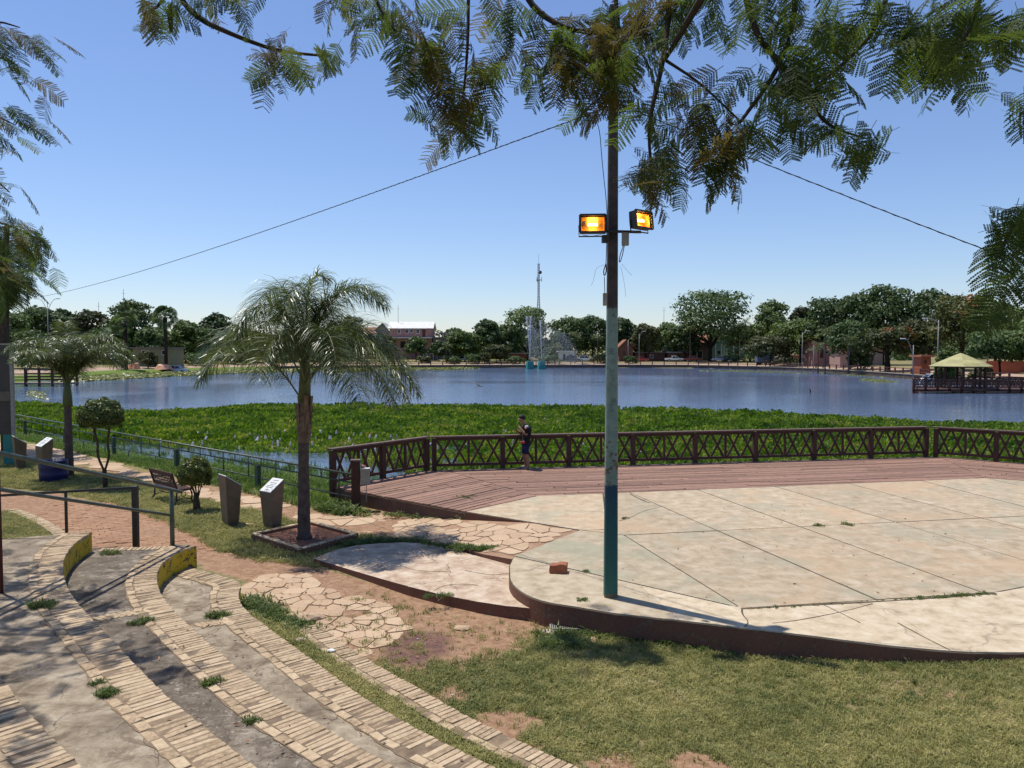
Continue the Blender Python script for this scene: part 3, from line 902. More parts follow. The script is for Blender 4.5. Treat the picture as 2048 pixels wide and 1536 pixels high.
def brick_mesh(name, L, W, H, seed, mat):
    """one worn brick, origin at the middle of its top; knocked corners"""
    rg = random.Random(seed); vs = []
    ch = 0.006
    for z, k in ((-H, 0.0), (-ch, 0.0), (0.0, ch)):
        for x, y in ((-1, -1), (1, -1), (1, 1), (-1, 1)):
            vs.append((x * (L / 2 - k) + rg.uniform(-1, 1) * 0.006, y * (W / 2 - k) + rg.uniform(-1, 1) * 0.004, z + (rg.uniform(-0.006, 0.003) if z == 0 else 0)))
    fs = [(8, 9, 10, 11)]
    for r in (0, 4):
        for i in range(4):
            j = (i + 1) % 4; fs.append((r + i, r + j, r + 4 + j, r + 4 + i))
    me = bpy.data.meshes.new(name); me.from_pydata(vs, [], fs); me.materials.append(mat); me.update()
    return me
HEAD = [brick_mesh('header_brick', 0.325, 0.0655, 0.06, i, MATS['brick']) for i in range(8)]
STRE = [brick_mesh('stretcher_brick', 0.21, 0.105, 0.05, 40 + i, MATS['brick']) for i in range(6)]
STEP_LABEL = {1: 'lowest curved seating step, brick rim beside the strip of grass', 2: 'second curved seating step, yellow end wall below the green handrail post',
              3: 'third curved seating step, yellow end wall in leaf shade at left', 4: 'topmost visible seating step in the bottom left corner, dark leaf shade on it'}
smooth_ring = {k: chaikin([(x, y, 0) for x, y in v], 2) for k, v in RINGS.items()}
MATS['tread4'] = MATS['tread']
for k in (1, 2, 3, 4):
    z = TOPZ[k]; ring = smooth_ring[k]; nxt = smooth_ring[k + 1]
    org = Vector((ring[len(ring) // 2].x, ring[len(ring) // 2].y, GZ))
    st = thing('seating_step', org, STEP_LABEL[k], 'step', 'curved seating steps')
    inner = [Vector((p.x - 0.25, p.y - 0.2, 0)) for p in nxt]
    if k < 4: inner[0] = Vector((nxt[0].x - 0.3, nxt[0].y + (0.1 if k == 1 else 0.25), 0))
    outline = [(p.x, p.y) for p in ring] + [(p.x, p.y) for p in reversed(inner)]
    if k == 3: outline = [(p.x, p.y) for p in ring] + [(p.x, p.y) for p in reversed(inner)] + [(-9.9, 13.45), (-9.0, 13.55)]
    m = MB(org); m.prism(outline, GZ - 0.2, z - 0.012, 0, 1)
    m.build('step_body', [MATS['tread2' if k == 2 else 'tread'], MATS['yellow']], st)
    start = 0.0
    samp = resample(ring, 0.079)
    rg = random.Random(90 + k); cnt = 0
    dens = resample(ring, 0.215)
    # mortar bed
    bed = MB(org); vs = []; fs = []
    for i, p in enumerate(ring):
        d = (ring[min(i + 1, len(ring) - 1)] - ring[max(i - 1, 0)]).normalized(); nrm = Vector((d.y, -d.x, 0))
        a, b = p + nrm * 0.004, p + nrm * (0.45 + 0.045 * noise.noise(Vector((p.x * 6, p.y * 6, k))))
        vs += [(a.x, a.y, z - 0.011), (b.x, b.y, z - 0.011), (a.x, a.y, z - 0.005), (b.x, b.y, z - 0.005)]
        if i:
            o = 4 * i
            fs += [(o - 2, o - 1, o + 3, o + 2), (o - 1, o - 3, o + 1, o + 3), (o - 4, o - 2, o + 2, o)]
    bed.add(vs, fs); bed.build('mortar_bed', MATS['mortar'], st)
    for i in range(1, len(samp) - 1):
        p = samp[i]; d = (samp[i + 1] - samp[i - 1]).normalized(); nrm = Vector((d.y, -d.x, 0))
        if cnt >= 210: break
        c = p + nrm * (0.163 + rg.uniform(-0.006, 0.006))
        if c.y < 3.5: break
        o = link('brick', rg.choice(HEAD), st, (c.x - org.x, c.y - org.y, z + rg.uniform(-0.004, 0.006) - org.z),
                 (rg.uniform(-0.03, 0.03), rg.uniform(-0.02, 0.02), math.atan2(nrm.y, nrm.x) + rg.uniform(-0.035, 0.035)))
        cnt += 1
    for i in range(1, len(dens) - 1):
        p = dens[i]; d = (dens[i + 1] - dens[i - 1]).normalized(); nrm = Vector((d.y, -d.x, 0))
        if rg.random() < 0.07: continue
        c = p + nrm * (0.39 + rg.uniform(-0.012, 0.012))
        if c.y < 3.5: break
        link('brick', rg.choice(STRE), st, (c.x - org.x, c.y - org.y, z + 0.003 + rg.uniform(-0.004, 0.004) - org.z),
             (0, 0, math.atan2(d.y, d.x) + rg.uniform(-0.05, 0.05)), (rg.uniform(0.88, 1.0), rg.uniform(0.9, 1.05), 1))
    # bricks set across the tread
    cross = {1: ((1330, 690), (1130, 720)), 2: ((850, 628), (540, 682))}.get(k)
    if cross:
        a, b = [P(x / 2.866, 1000 + y / 2.866, z) for x, y in cross]
        n = int((b - a).length / 0.08)
        for i in range(n):
            c = a.lerp(b, (i + 0.5) / n); dd = (b - a).normalized()
            link('brick', rg.choice(HEAD), st, (c.x - org.x, c.y - org.y, z + 0.002 - org.z), (0, 0, math.atan2(dd.x, -dd.y) + 0.5), (0.75, 1, 1))
    # end rows along the far wall
    if k in (2,):
        a, b = Vector((-7.55, 14.12, z)), Vector((-6.25, 14.3, z)); n = int((b - a).length / 0.08)
        for i in range(n):
            c = a.lerp(b, (i + 0.5) / n)
            link('brick', rg.choice(HEAD), st, (c.x - org.x, c.y - org.y, z + 0.003 - org.z), (0, 0, math.pi / 2 + 0.1), (0.72, 1, 1))
# brick edging flush with the lawn
ring = smooth_ring[0]; org = Vector((ring[20].x, ring[20].y, GZ))
edge = thing('brick_edging', org, 'narrow brick edging strip between the grass strip and the lawn', 'edging')
samp = resample(ring, 0.079); rg = random.Random(77)
bed = MB(org); vs = []; fs = []
for i, p in enumerate(ring):
    d = (ring[min(i + 1, len(ring) - 1)] - ring[max(i - 1, 0)]).normalized(); nrm = Vector((d.y, -d.x, 0))
    a, b = p + nrm * 0.01, p + nrm * 0.37
    vs += [(a.x, a.y, -0.5), (a.x, a.y, TOPZ[0] - 0.012), (b.x, b.y, TOPZ[0] - 0.012), (b.x, b.y, -0.5)]
    if i:
        o = 4 * i; fs += [(o - 4, o - 3, o + 1, o), (o - 3, o - 2, o + 2, o + 1), (o - 2, o - 1, o + 3, o + 2)]
bed.add(vs, fs); bed.build('mortar_bed', MATS['mortar'], edge)
gapv = Vector((-0.04, 8.55, 0))
for i in range(1, len(samp) - 1):
    p = samp[i]
    if (p - gapv).length < 0.09: continue
    d = (samp[i + 1] - samp[i - 1]).normalized(); nrm = Vector((d.y, -d.x, 0)); c = p + nrm * 0.125
    link('brick', rg.choice(HEAD), edge, (c.x - org.x, c.y - org.y, TOPZ[0] + rg.uniform(-0.005, 0.006) - org.z), (rg.uniform(-0.03, 0.03), 0, math.atan2(nrm.y, nrm.x) + rg.uniform(-0.04, 0.04)), (0.76, 1, 1))
dens = resample(ring, 0.225)
for i in range(1, len(dens) - 1):
    p = dens[i]
    if rg.random() < 0.22: continue
    d = (dens[i + 1] - dens[i - 1]).normalized(); nrm = Vector((d.y, -d.x, 0)); c = p + nrm * 0.315
    link('brick', rg.choice(STRE), edge, (c.x - org.x, c.y - org.y, TOPZ[0] - 0.004 - org.z), (0, 0, math.atan2(d.y, d.x) + rg.uniform(-0.06, 0.06)), (0.95, 0.9, 1))

# red pavers behind the steps, with a tan brick border
pav = thing('paver_path', (0, 0, 0), 'red paver path with sandy joints behind the seating steps', None, None, 0, 'structure')
PAV = [gp(*q) for q in [(120, 1005), (260, 1012), (330, 1040), (400, 1075), (430, 1100), (250, 1100), (120, 1080), (60, 1040)]]
pm = [brick_mesh('paver_stone', 0.235, 0.235, 0.05, 200 + i, MATS['paver']) for i in range(5)]
xs = [p[0] for p in PAV]; ys = [p[1] for p in PAV]; ca, sa = math.cos(0.55), math.sin(0.55)
cx, cy = sum(xs) / len(xs), sum(ys) / len(ys); cnt = 0
for i in range(-26, 27):
    for j in range(-26, 27):
        x, y = (i + 0.5 * (j % 2)) * 0.25, j * 0.25
        X_, Y_ = cx + x * ca - y * sa, cy + x * sa + y * ca
        if inside(PAV, X_, Y_) and cnt < 290 and rg.random() > 0.06:
            link('paver', rg.choice(pm), pav, (X_, Y_, GZ + 0.008 + rg.uniform(-0.005, 0.005)), (rg.uniform(-0.02, 0.02), rg.uniform(-0.02, 0.02), 0.55 + rg.uniform(-0.03, 0.03))); cnt += 1
bp = resample(chaikin([Vector((*gp(20, 1022), 0)), Vector((*gp(70, 1040), 0)), Vector((*gp(108, 1062), 0)), Vector((*gp(135, 1085), 0))], 2), 0.16)
bb = thing('brick_border', (bp[0].x, bp[0].y, GZ), 'tan brick border curving round the grass beyond the left end of the steps', 'edging')
for i in range(1, len(bp) - 1):
    d = (bp[i + 1] - bp[i - 1]).normalized()
    link('brick', rg.choice(STRE), bb, (bp[i].x - bp[0].x, bp[i].y - bp[0].y, 0.06), (0, 0, math.atan2(d.y, d.x) + math.pi / 2), (1.3, 1.35, 2))
# ------------------------------------------------------------------ floodlight pole
PB = P(1221, 1192, 0)
pole = thing('utility_pole', PB, 'tall square concrete pole with teal foot, pale peeling middle and dark top', 'pole')
m = MB()
hw = [(-0.02, 0.106, 0.092), (1.0, 0.102, 0.089), (4.6, 0.084, 0.076), (9.3, 0.066, 0.06)]
ch = 0.018
vs, fs = [], []
for z, a, b in hw:
    vs += [(-a + ch, -b, z), (a - ch, -b, z), (a, -b + ch, z), (a, b - ch, z), (a - ch, b, z), (-a + ch, b, z), (-a, b - ch, z), (-a, -b + ch, z)]
for i in range(3):
    for k in range(8): fs.append((i * 8 + k, i * 8 + (k + 1) % 8, i * 8 + 8 + (k + 1) % 8, i * 8 + 8 + k))
fs += [tuple(range(7, -1, -1)), tuple(range(24, 32))]
m.add(vs, fs); shaft = m.build('shaft', MATS['pole'], pole)
def pz(py): return EYE - (py - 700) * PB.y / FPX
def ppx(px): return (px - 1024) / FPX * PB.y - PB.x
za = pz(468)
m = MB(); m.beam((ppx(1170), -0.1, za + 0.02), (ppx(1278), -0.1, za), 0.035, 0.04); m.build('crossarm', MATS['dark_metal'], pole)
m = MB(); m.box((ppx(1207), -0.12, pz(482)), (0.1, 0.09, 0.12), 0.1); m.build('junction_box', MATS['darkbox'], pole, bevel=0.006)
m = MB(); m.box((ppx(1247), -0.11, pz(482)), (0.105, 0.09, 0.2)); m.build('ballast_box', MATS['greybox'], pole, bevel=0.006)
m = MB(); m.box((ppx(1207) , -0.1, pz(600)), (0.055, 0.05, 0.2)); m.build('splice_box', plain('splice_plastic', (0.42, 0.36, 0.29)), pole, bevel=0.008)
def wire(pix, r=0.006, y=-0.12, name='wire', parent=pole):
    pts = chaikin([Vector((ppx(x), y, pz(yy))) for x, yy in pix], 2)
    m = MB(); m.tube(pts, r, 5); return m.build(name, MATS['black'], parent, True)
wire([(1180, 245), (1195, 262), (1200, 330), (1212, 430), (1210, 500), (1209, 530)])
wire([(1209, 530), (1204, 545), (1206, 556), (1210, 545), (1209, 530)], 0.009)
wire([(1206, 556), (1207, 585), (1207, 592)], 0.006)
wire([(1238, 230), (1241, 258), (1250, 262), (1252, 245)], 0.006)
wire([(1243, 495), (1236, 515), (1235, 530), (1240, 520), (1245, 495)], 0.007)
wire([(1206, 532), (1190, 538), (1187, 550), (1184, 565), (1180, 573)], 0.002)
wire([(1238, 535), (1244, 560), (1247, 580), (1248, 595)], 0.002)
wire([(1240, 530), (1250, 543), (1260, 553)], 0.002)
wire([(1215, 468), (1221, 485), (1230, 470)], 0.005, -0.13)
wire([(1163, 474), (1180, 477), (1200, 473)], 0.004)
# faint hand-painted letters down the pole
def letter(ch_, py, size, dx=0.0):
    cu = bpy.data.curves.new('letter', 'FONT'); cu.body = ch_; cu.size = size; cu.align_x = 'CENTER'
    t = bpy.data.objects.new('letter_tmp', cu); scene.collection.objects.link(t)
    dg = bpy.context.evaluated_depsgraph_get(); dg.update()
    me = bpy.data.meshes.new_from_object(t.evaluated_get(dg)); bpy.data.objects.remove(t)
    me.materials.clear(); me.materials.append(MATS['lettering'])
    z = pz(py); b = 0.095 - 0.0035 * z
    o = link('lettering', me, shaft, (dx, -b - 0.002, z), (math.pi / 2, 0, 0))
MATS['lettering'] = plain('letter_paint', (0.055, 0.075, 0.068), (0.12, 0.16, 0.14), 40, 0.8, 0, var=0)
for c, py, s in (('A', 636, 0.1), ('E', 708, 0.13), ('D', 727, 0.09), ('U', 745, 0.09), ('C', 762, 0.07), ('S', 772, 0.07), ('20', 803, 0.08), ('S', 816, 0.08), ('D', 823, 0.06)):
    letter(c, py, s, rnd.uniform(-0.02, 0.02))

def floodlight(px, py, yaw, tilt, label, w=0.44, h=0.29):
    c = Vector((PB.x + ppx(px), PB.y - 0.16, pz(py)))
    f = thing('floodlight', c, label, 'floodlight', 'floodlights on the pole')
    f.rotation_euler = (R(tilt), 0, R(yaw))       # faces local -Y
    d = 0.20
    m = MB()
    a, b = w / 2, h / 2; k = 0.55
    front = [(-a, -d / 2, -b), (a, -d / 2, -b), (a, -d / 2, b), (-a, -d / 2, b)]
    mid = [(-a, 0.02, -b), (a, 0.02, -b), (a, 0.02, b), (-a, 0.02, b)]
    back = [(-a * k, d / 2, -b * 0.35), (a * k, d / 2, -b * 0.35), (a * k, d / 2, b * 0.5), (-a * k, d / 2, b * 0.5)]
    vs = front + mid + back
    fs = [(8, 9, 10, 11)[::-1]]
    for r in (0, 4):
        for i in range(4): fs.append((r + i, r + 4 + i, r + 4 + (i + 1) % 4, r + (i + 1) % 4))
    m.add(vs, fs)
    hs = m.build('housing', MATS['dark_metal'], f)
    so = hs.modifiers.new('shell', 'SOLIDIFY'); so.thickness = 0.008; so.offset = -1
    m = MB()
    for x0, z0, x1, z1 in ((-a, -b, a, -b), (-a, b, a, b), (-a, -b, -a, b), (a, -b, a, b)):
        m.beam((x0, -d / 2 - 0.01, z0), (x1, -d / 2 - 0.01, z1), 0.03, 0.03)
    m.build('front_frame', MATS['dark_metal'], f)
    m = MB()
    n = 10; vs = []; fs = []
    for i in range(n + 1):
        t = -1 + 2 * i / n
        z = t * (b - 0.025); y = 0.01 - 0.085 * t * t + 0.02
        vs += [(-a + 0.025, y, z), (a - 0.025, y, z)]
        if i: fs.append((2 * i - 2, 2 * i - 1, 2 * i + 1, 2 * i))
    m.add(vs, fs)
    for sx in (-1, 1):
        x_ = sx * (a - 0.025); m.add([(x_, -0.075, -b + 0.025), (x_ * 0.93, 0.03, -b * 0.5), (x_ * 0.93, 0.03, b * 0.5), (x_, -0.075, b - 0.025)], [(0, 1, 2, 3)])
    m.build('reflector', MATS['reflector'], f)
    m = MB(); m.tube([(-0.075, -0.035, 0), (0.075, -0.035, 0)], 0.02, 10); m.build('lamp_tube', MATS['lamp'], f, True)
    m = MB(); m.box((-a * 0.75, -0.03, 0.02), (0.07, 0.03, 0.06)); m.build('lamp_holder', MATS['greybox'], f)
    m = MB(); m.box((0, -d / 2 + 0.004, 0), (w - 0.03, 0.004, h - 0.03)); m.build('glass', MATS['lampglass'], f)
    m = MB()
    m.tube([(-a - 0.012, 0.0, 0.0), (-a - 0.012, 0.0, -b - 0.04), (a + 0.012, 0.0, -b - 0.04), (a + 0.012, 0.0, 0.0)], 0.011, 6); m.build('bracket', MATS['dark_metal'], f)
    ld = bpy.data.lights.new('lamp_light', 'POINT'); ld.energy = 2.4; ld.color = (1, 0.55, 0.14); ld.shadow_soft_size = 0.02
    lo = bpy.data.objects.new('lamp_light', ld); COL.objects.link(lo); lo.parent = f; lo.location = (0, -0.06, 0.0)
    return f
m_ = NT('amber_reflector'); m_.done((0.85, 0.5, 0.16), 0.35, 0.5, 0.6); MATS['reflector'] = m_.mat
MATS['lamp'] = mat_emit('sodium_lamp', (1.0, 0.62, 0.18), 9.0)
MATS['lampglass'] = mat_glass_lamp()
floodlight(1182, 456, -4, -6, 'floodlight left of the pole, amber lamp lit, facing straight out', 0.40, 0.27)
floodlight(1272, 448, 40, -6, 'floodlight right of the pole, lit orange, turned to the right', 0.38, 0.26)

# ------------------------------------------------------------------ overhead cables
def cable(name, A, B, sag, label, r=0.0085):
    A, B = Vector(A), Vector(B)
    o = thing(name, A, label, 'cable', 'overhead cables on the pole')
    n = 60; L = (B - A).length
    pts = [A.lerp(B, i / n) - Vector((0, 0, 4 * sag * (i / n) * (1 - i / n))) for i in range(n + 1)]
    m = MB(A); m.tube(pts, r, 6); m.build('carrier', MATS['black'], o, True)
    d = (B - A).normalized(); s = d.cross(Vector((0, 0, 1))).normalized(); u = s.cross(d)
    N = int(L / 0.07); tw = []
    for i in range(N + 1):
        t = i / N; a = t * L / 0.32 * 2 * math.pi
        tw.append(A.lerp(B, t) - Vector((0, 0, 4 * sag * t * (1 - t))) + (s * math.cos(a) + u * math.sin(a)) * r * 1.15)
    m = MB(A); m.tube(tw, r * 0.75, 4); m.build('twisted_strand', plain('cable_grey', (0.10, 0.08, 0.075), None, 8, 0.6, 0, var=0), o, True)
top = Vector((PB.x, PB.y - 0.03, pz(222)))
cable('overhead_cable', top - Vector((0.07, 0, 0)), Q(15, 603, 62), 0.55, 'twisted cable sagging from the pole down to the left horizon')
cable('overhead_cable', top + Vector((0.07, 0, 0.05)), Q(2300, 622, 10.2), 0.05, 'twisted cable running from the pole down to the right', 0.0068)

# ------------------------------------------------------------------ handrails at the end of the steps
hp = P(345, 1090, 0.30)
hr = thing('stair_handrail', hp, 'grey green tube handrail with two rails climbing the steps at left', 'handrail')
ht, h2 = Q(345, 980, hp.y), Q(345, 1031, hp.y)
lt, l2 = Q(0, 906, 10.5), Q(0, 979, 10.5)
ext = (lt - ht) * 0.3
m = MB(hp); m.tube([hp - Vector((0, 0, 0.02)), Vector((hp.x, hp.y, ht.z + 0.02))], 0.042, 10); m.build('post', MATS['green_metal'], hr, True)
m = MB(hp); m.tube([ht - (lt - ht).normalized() * 0.3, ht, lt, lt + ext], 0.032, 10); m.build('top_rail', MATS['green_metal'], hr, True)
m = MB(hp); m.tube([h2, l2, l2 + ext], 0.027, 10); m.build('lower_rail', MATS['green_metal'], hr, True)
q = lt.copy(); m = MB(hp); m.tube([Vector((q.x - 0.03, q.y, 0.6)), q - Vector((0.03, 0, 0))], 0.022, 8); m.build('post', plain('rust_post', (0.12, 0.03, 0.025)), hr, True)
dp = P(254, 1094, 0.28); dp.y += 0.35; dp = Vector((dp.x, dp.y, -0.4))
dr = thing('dark_fence', dp, 'low dark metal fence with thick end post behind the handrail', 'fence')
zt = Q(254, 972, dp.y).z
lf = Q(0, 991, 14.6)
m = MB(dp); m.box((dp.x, dp.y, (zt - 0.4) / 2), (0.1, 0.1, zt + 0.4)); m.build('end_post', MATS['dark_metal'], dr, bevel=0.008)
m = MB(dp); m.beam((dp.x, dp.y, zt - 0.03), (lf.x, lf.y, lf.z), 0.035, 0.045); m.build('top_bar', MATS['dark_metal'], dr)
e2 = lf + (lf - Vector((dp.x, dp.y, zt))) * 0.5
m = MB(dp); m.beam((lf.x, lf.y, lf.z), e2, 0.035, 0.045); m.build('top_bar', MATS['dark_metal'], dr)
for px in (123,):
    t_ = (254 - px) / 254.0; c = Vector((dp.x, dp.y, zt)).lerp(lf, t_)
    m = MB(dp); m.box((c.x, c.y, (c.z - 0.4) / 2), (0.04, 0.04, c.z + 0.4)); m.build('thin_post', MATS['dark_metal'], dr)
m = MB(dp); m.box((e2.x, e2.y, (e2.z - 0.4) / 2), (0.06, 0.06, e2.z + 0.4)); m.build('thin_post', MATS['dark_metal'], dr)

# ------------------------------------------------------------------ green lakeside fence
FA, FB = Vector((-4.42, 21.25, GZ)), Vector((-27.5, 42.2, GZ))
fe = thing('lakeside_fence', FA, 'long green pipe fence with three rails beside the flagstone path', 'fence')
u = (FB - FA).normalized(); L = (FB - FA).length
zT, zM, zB = 0.55, 0.32, -0.08
for z, r in ((zT, 0.03), (zM, 0.022), (zB, 0.022)):
    m = MB(FA); m.tube([Vector((FA.x, FA.y, z)), Vector((FB.x, FB.y, z)) + u * 6], r, 8); m.build('rail', MATS['green_metal'], fe, True)
s = 0.55; k = 0
while s < L + 5:
    c = FA + u * s
    lo_, r = ((zB, 0.022), (zM, 0.02))[k % 2]
    m = MB(FA); m.tube([(c.x, c.y, lo_), (c.x, c.y, zT)], r, 6); m.build('upright', MATS['green_metal'], fe, True)
    if k % 3 == 2:
        c2 = c + u * 0.35
        m = MB(FA); m.tube([(c2.x, c2.y, height(c2.x, c2.y) - 0.1), (c2.x, c2.y, zB)], 0.024, 6); m.build('leg', MATS['green_metal'], fe, True)
    if k % 7 == 5:
        c2 = c + u * 0.2
        m = MB(FA); m.box((c2.x, c2.y, (zM - 0.55) / 2), (0.16, 0.12, zM + 0.55), math.atan2(u.y, u.x)); m.build('concrete_post', plain('green_post', (0.06, 0.095, 0.07)), fe)
    k += 1; s += 0.86 if k % 2 else 0.78
# ------------------------------------------------------------------ brown gate post with meter box
bpz = P(712, 1019, GZ)
gpst = thing('gate_post', bpz, 'thick dark brown square post at the end of the green fence', 'post')
m = MB(); m.box((0, 0, 0.66), (0.23, 0.21, 1.36), 0.12); m.build('post_body', MATS['rail'], gpst, bevel=0.01)
m = MB(); m.box((0, 0, 1.355), (0.27, 0.25, 0.035), 0.12); m.build('post_cap', MATS['railtop'], gpst)
mbx = thing('meter_box', bpz + Vector((0.27, -0.06, 0.72)), 'small grey electric box fixed to the brown post, thin pipe below', 'box')
m = MB(); m.box((0, 0, 0.2), (0.235, 0.17, 0.42), 0.1); m.build('case', MATS['greybox'], mbx, bevel=0.008)
m = MB(); m.box((0, 0, 0.418), (0.25, 0.185, 0.018), 0.1); m.build('lid', MATS['white'], mbx)
m = MB(); m.tube([(0.03, 0.0, 0.0), (0.03, 0, -0.5)], 0.012, 8); m.build('conduit', MATS['greybox'], mbx)
st_ = thing('orange_stone', bpz + Vector((0.21, -0.06, 1.147)), 'round orange stone lying on top of the grey electric box', 'stone')
def rock(name, r, seed, mat, parent, sc=(1, 1, 1), loc=(0, 0, 0), amp=0.25, sub=2):
    bm = bmesh.new(); bmesh.ops.create_icosphere(bm, subdivisions=sub, radius=1)
    for v in bm.verts:
        d = 1 + amp * (noise.noise(v.co * 1.4 + Vector((seed * 3.1, seed, 0))) + 0.5 * noise.noise(v.co * 3.7 + Vector((seed, 0, seed))))
        v.co = Vector((v.co.x * sc[0], v.co.y * sc[1], v.co.z * sc[2])) * d * r
    me = bpy.data.meshes.new(name); bm.to_mesh(me); bm.free(); me.materials.append(mat)
    me.polygons.foreach_set('use_smooth', [amp < 0.15] * len(me.polygons))
    return link(name, me, parent, loc)
rock('stone_body', 0.062, 3, plain('orange_stone', (0.45, 0.19, 0.11), None, 9), st_, (1, 0.9, 0.75), (0, 0, 0.045), 0.12)

# ------------------------------------------------------------------ brick block, drain grate, stones
bk = P(1117, 1144, 0)
blk = thing('red_brick', bk + Vector((0, 0, 0)), 'broken red hollow brick lying on the stage edge near the pole', 'brick')
bm = bmesh.new(); bmesh.ops.create_cube(bm, size=1)
for v in bm.verts: v.co = Vector((v.co.x * 0.30, v.co.y * 0.2, v.co.z * 0.165))
bmesh.ops.subdivide_edges(bm, edges=bm.edges[:], cuts=4, use_grid_fill=True)
for v in bm.verts:
    n_ = noise.noise(v.co * 9 + Vector((5, 1, 2)))
    v.co += v.co.normalized() * n_ * 0.022
    if v.co.z > 0.05 and v.co.x < -0.02: v.co.z -= 0.018
    if abs(v.co.x) > 0.13: v.co.z *= 0.88
me = bpy.data.meshes.new('brick_body'); bm.to_mesh(me); bm.free(); me.materials.append(MATS['redbrick']); link('brick_body', me, blk, (0, 0, 0.078), (0, 0, -0.12))
g0 = P(1132, 1262, GZ)
gr = thing('drain_grate', g0, 'rusty slotted drain grate in the grass below the kerb', 'grate')
m = MB()
for x0, y0, x1, y1 in ((-0.24, -0.1, 0.24, -0.1), (-0.24, 0.1, 0.24, 0.1), (-0.24, -0.1, -0.24, 0.1), (0.24, -0.1, 0.24, 0.1)): m.beam((x0, y0, 0.06), (x1, y1, 0.06), 0.02, 0.03)
m.build('grate_frame', MATS['greybox'], gr)
for i in range(15):
    m = MB(); x = -0.21 + i * 0.03; m.beam((x, -0.09, 0.06), (x, 0.09, 0.06), 0.012, 0.02); m.build('bar', MATS['greybox'], gr)
m = MB(); m.box((0, 0, -0.02), (0.46, 0.19, 0.1)); m.build('sump', MATS['joint'], gr)
STONES = [(1100, 1268, 0.13, 'flat pale stone beside the drain grate', (1.2, 0.8, 0.35), 'stone'), (1203, 1265, 0.1, 'pale buff stone at the foot of the kerb', (1.3, 0.7, 0.45), 'stone'),
          (1268, 1260, 0.12, 'reddish brown stone against the stage kerb', (1.2, 0.7, 0.6), 'redbrick'), (925, 1258, 0.11, 'flat buff stone alone on the red earth', (1.3, 0.9, 0.3), 'flag'),
          (601, 1286, 0.075, 'pale hollow rock on the grass strip below the steps', (1.1, 0.9, 0.75), 'stone'), (1188, 1280, 0.09, 'long pale stone half sunk in the grass', (0.6, 1.6, 0.35), 'flag'),
          (663, 1302, 0.05, 'small white pebble on the brick edging', (1.2, 0.8, 0.4), 'white'), (620, 1240, 0.16, 'rounded brown boulder at the start of the brick edging', (1.5, 1, 0.5), 'flag')]
for i, (x, y, r, lab, sc, mt) in enumerate(STONES):
    p = P(x, y, GZ + (0.05 if i == 6 else 0.0)); o = thing('stone', p, lab, 'stone'); rock('stone_body', r, 20 + i, MATS[mt], o, sc, (0, 0, r * sc[2] * 0.5), 0.3)
LIT = [(610, 1285), (835, 1278), (870, 1283), (798, 1333), (1205, 1400), (893, 1357), (772, 1380), (905, 1390), (952, 1345), (1300, 1360), (690, 1400), (1240, 1510), (1265, 1502), (1215, 1525), (1290, 1530), (1180, 1470)]
lm = MB()
for x, y in LIT:
    p = P(x, y, GZ + 0.015); r = rnd.uniform(0.006, 0.017)
    lm.box(p, (r * 2, r * 1.4, r * 0.7), rnd.uniform(0, 3))
o = lm.build('litter', plain('litter', (0.5, 0.47, 0.42), (0.36, 0.33, 0.29), 9, 0.8, 0)); tag(o, 'scattered white scraps of litter and gravel on the lawn and earth', 'litter', None, 'stuff')

# ------------------------------------------------------------------ planter and palms
pc = P(608, 1078, -0.3)
pl = thing('square_planter', (pc.x, pc.y, GZ), 'square brick planter kerb filled with red soil around the big palm', 'planter')
cs = [P(508, 1068, -0.27), P(603, 1098, -0.27), P(711, 1068, -0.27), P(622, 1044, -0.27)]
e1 = (cs[1] - cs[0]); 
po = Vector((pc.x, pc.y, GZ))
for a, b in zip(cs, cs[1:] + cs[:1]):
    d = (b - a).normalized(); m = MB(po)
    m.beam(Vector((a.x, a.y, -0.36)) + d * 0.0, Vector((b.x, b.y, -0.36)) - d * 0.142, 0.14, 0.2); m.build('kerb', MATS['kerbbrick'] if 'kerbbrick' in MATS else MATS['kerb'], pl)
    n_ = int((b - a).length / 0.22)
    for i in range(n_):
        c = a.lerp(b, (i + 0.5) / n_)
        link('brick', rnd.choice(STRE), pl, (c.x - po.x, c.y - po.y, 0.157), (0, 0, math.atan2(d.y, d.x)), (0.98, 1.25, 1))
m = MB(po); m.prism([(c.x, c.y) for c in cs], -0.6, -0.315); m.build('soil', plain('planter_soil', (0.24, 0.105, 0.06), (0.13, 0.06, 0.038), 6, 0.95, 0.6, 30), pl)

MATS['palm_leaf'] = leafy('palm_leaflet', (0.055, 0.08, 0.021), (0.12, 0.145, 0.043), (0.19, 0.195, 0.075), 1.2, 0.3, 0.36, 0.5, 6.0)
MATS['palm_rachis'] = plain('palm_rachis', (0.13, 0.15, 0.06), (0.08, 0.09, 0.04), 8, 0.5, 0)
MATS['palm_trunk'] = plain('palm_trunk', (0.13, 0.10, 0.085), (0.06, 0.045, 0.038), 7, 0.9, 0.7, 22, 0.15, 0, 0.1, 0.03)
MATS['palm_boot'] = plain('palm_boot', (0.22, 0.155, 0.11), (0.10, 0.07, 0.05), 9, 0.85, 0.6, 25, 0.15, 0, 0.1, 0.03)
MATS['palm_shaft'] = plain('palm_crownshaft', (0.10, 0.13, 0.05), (0.06, 0.075, 0.03), 6, 0.6, 0.3)

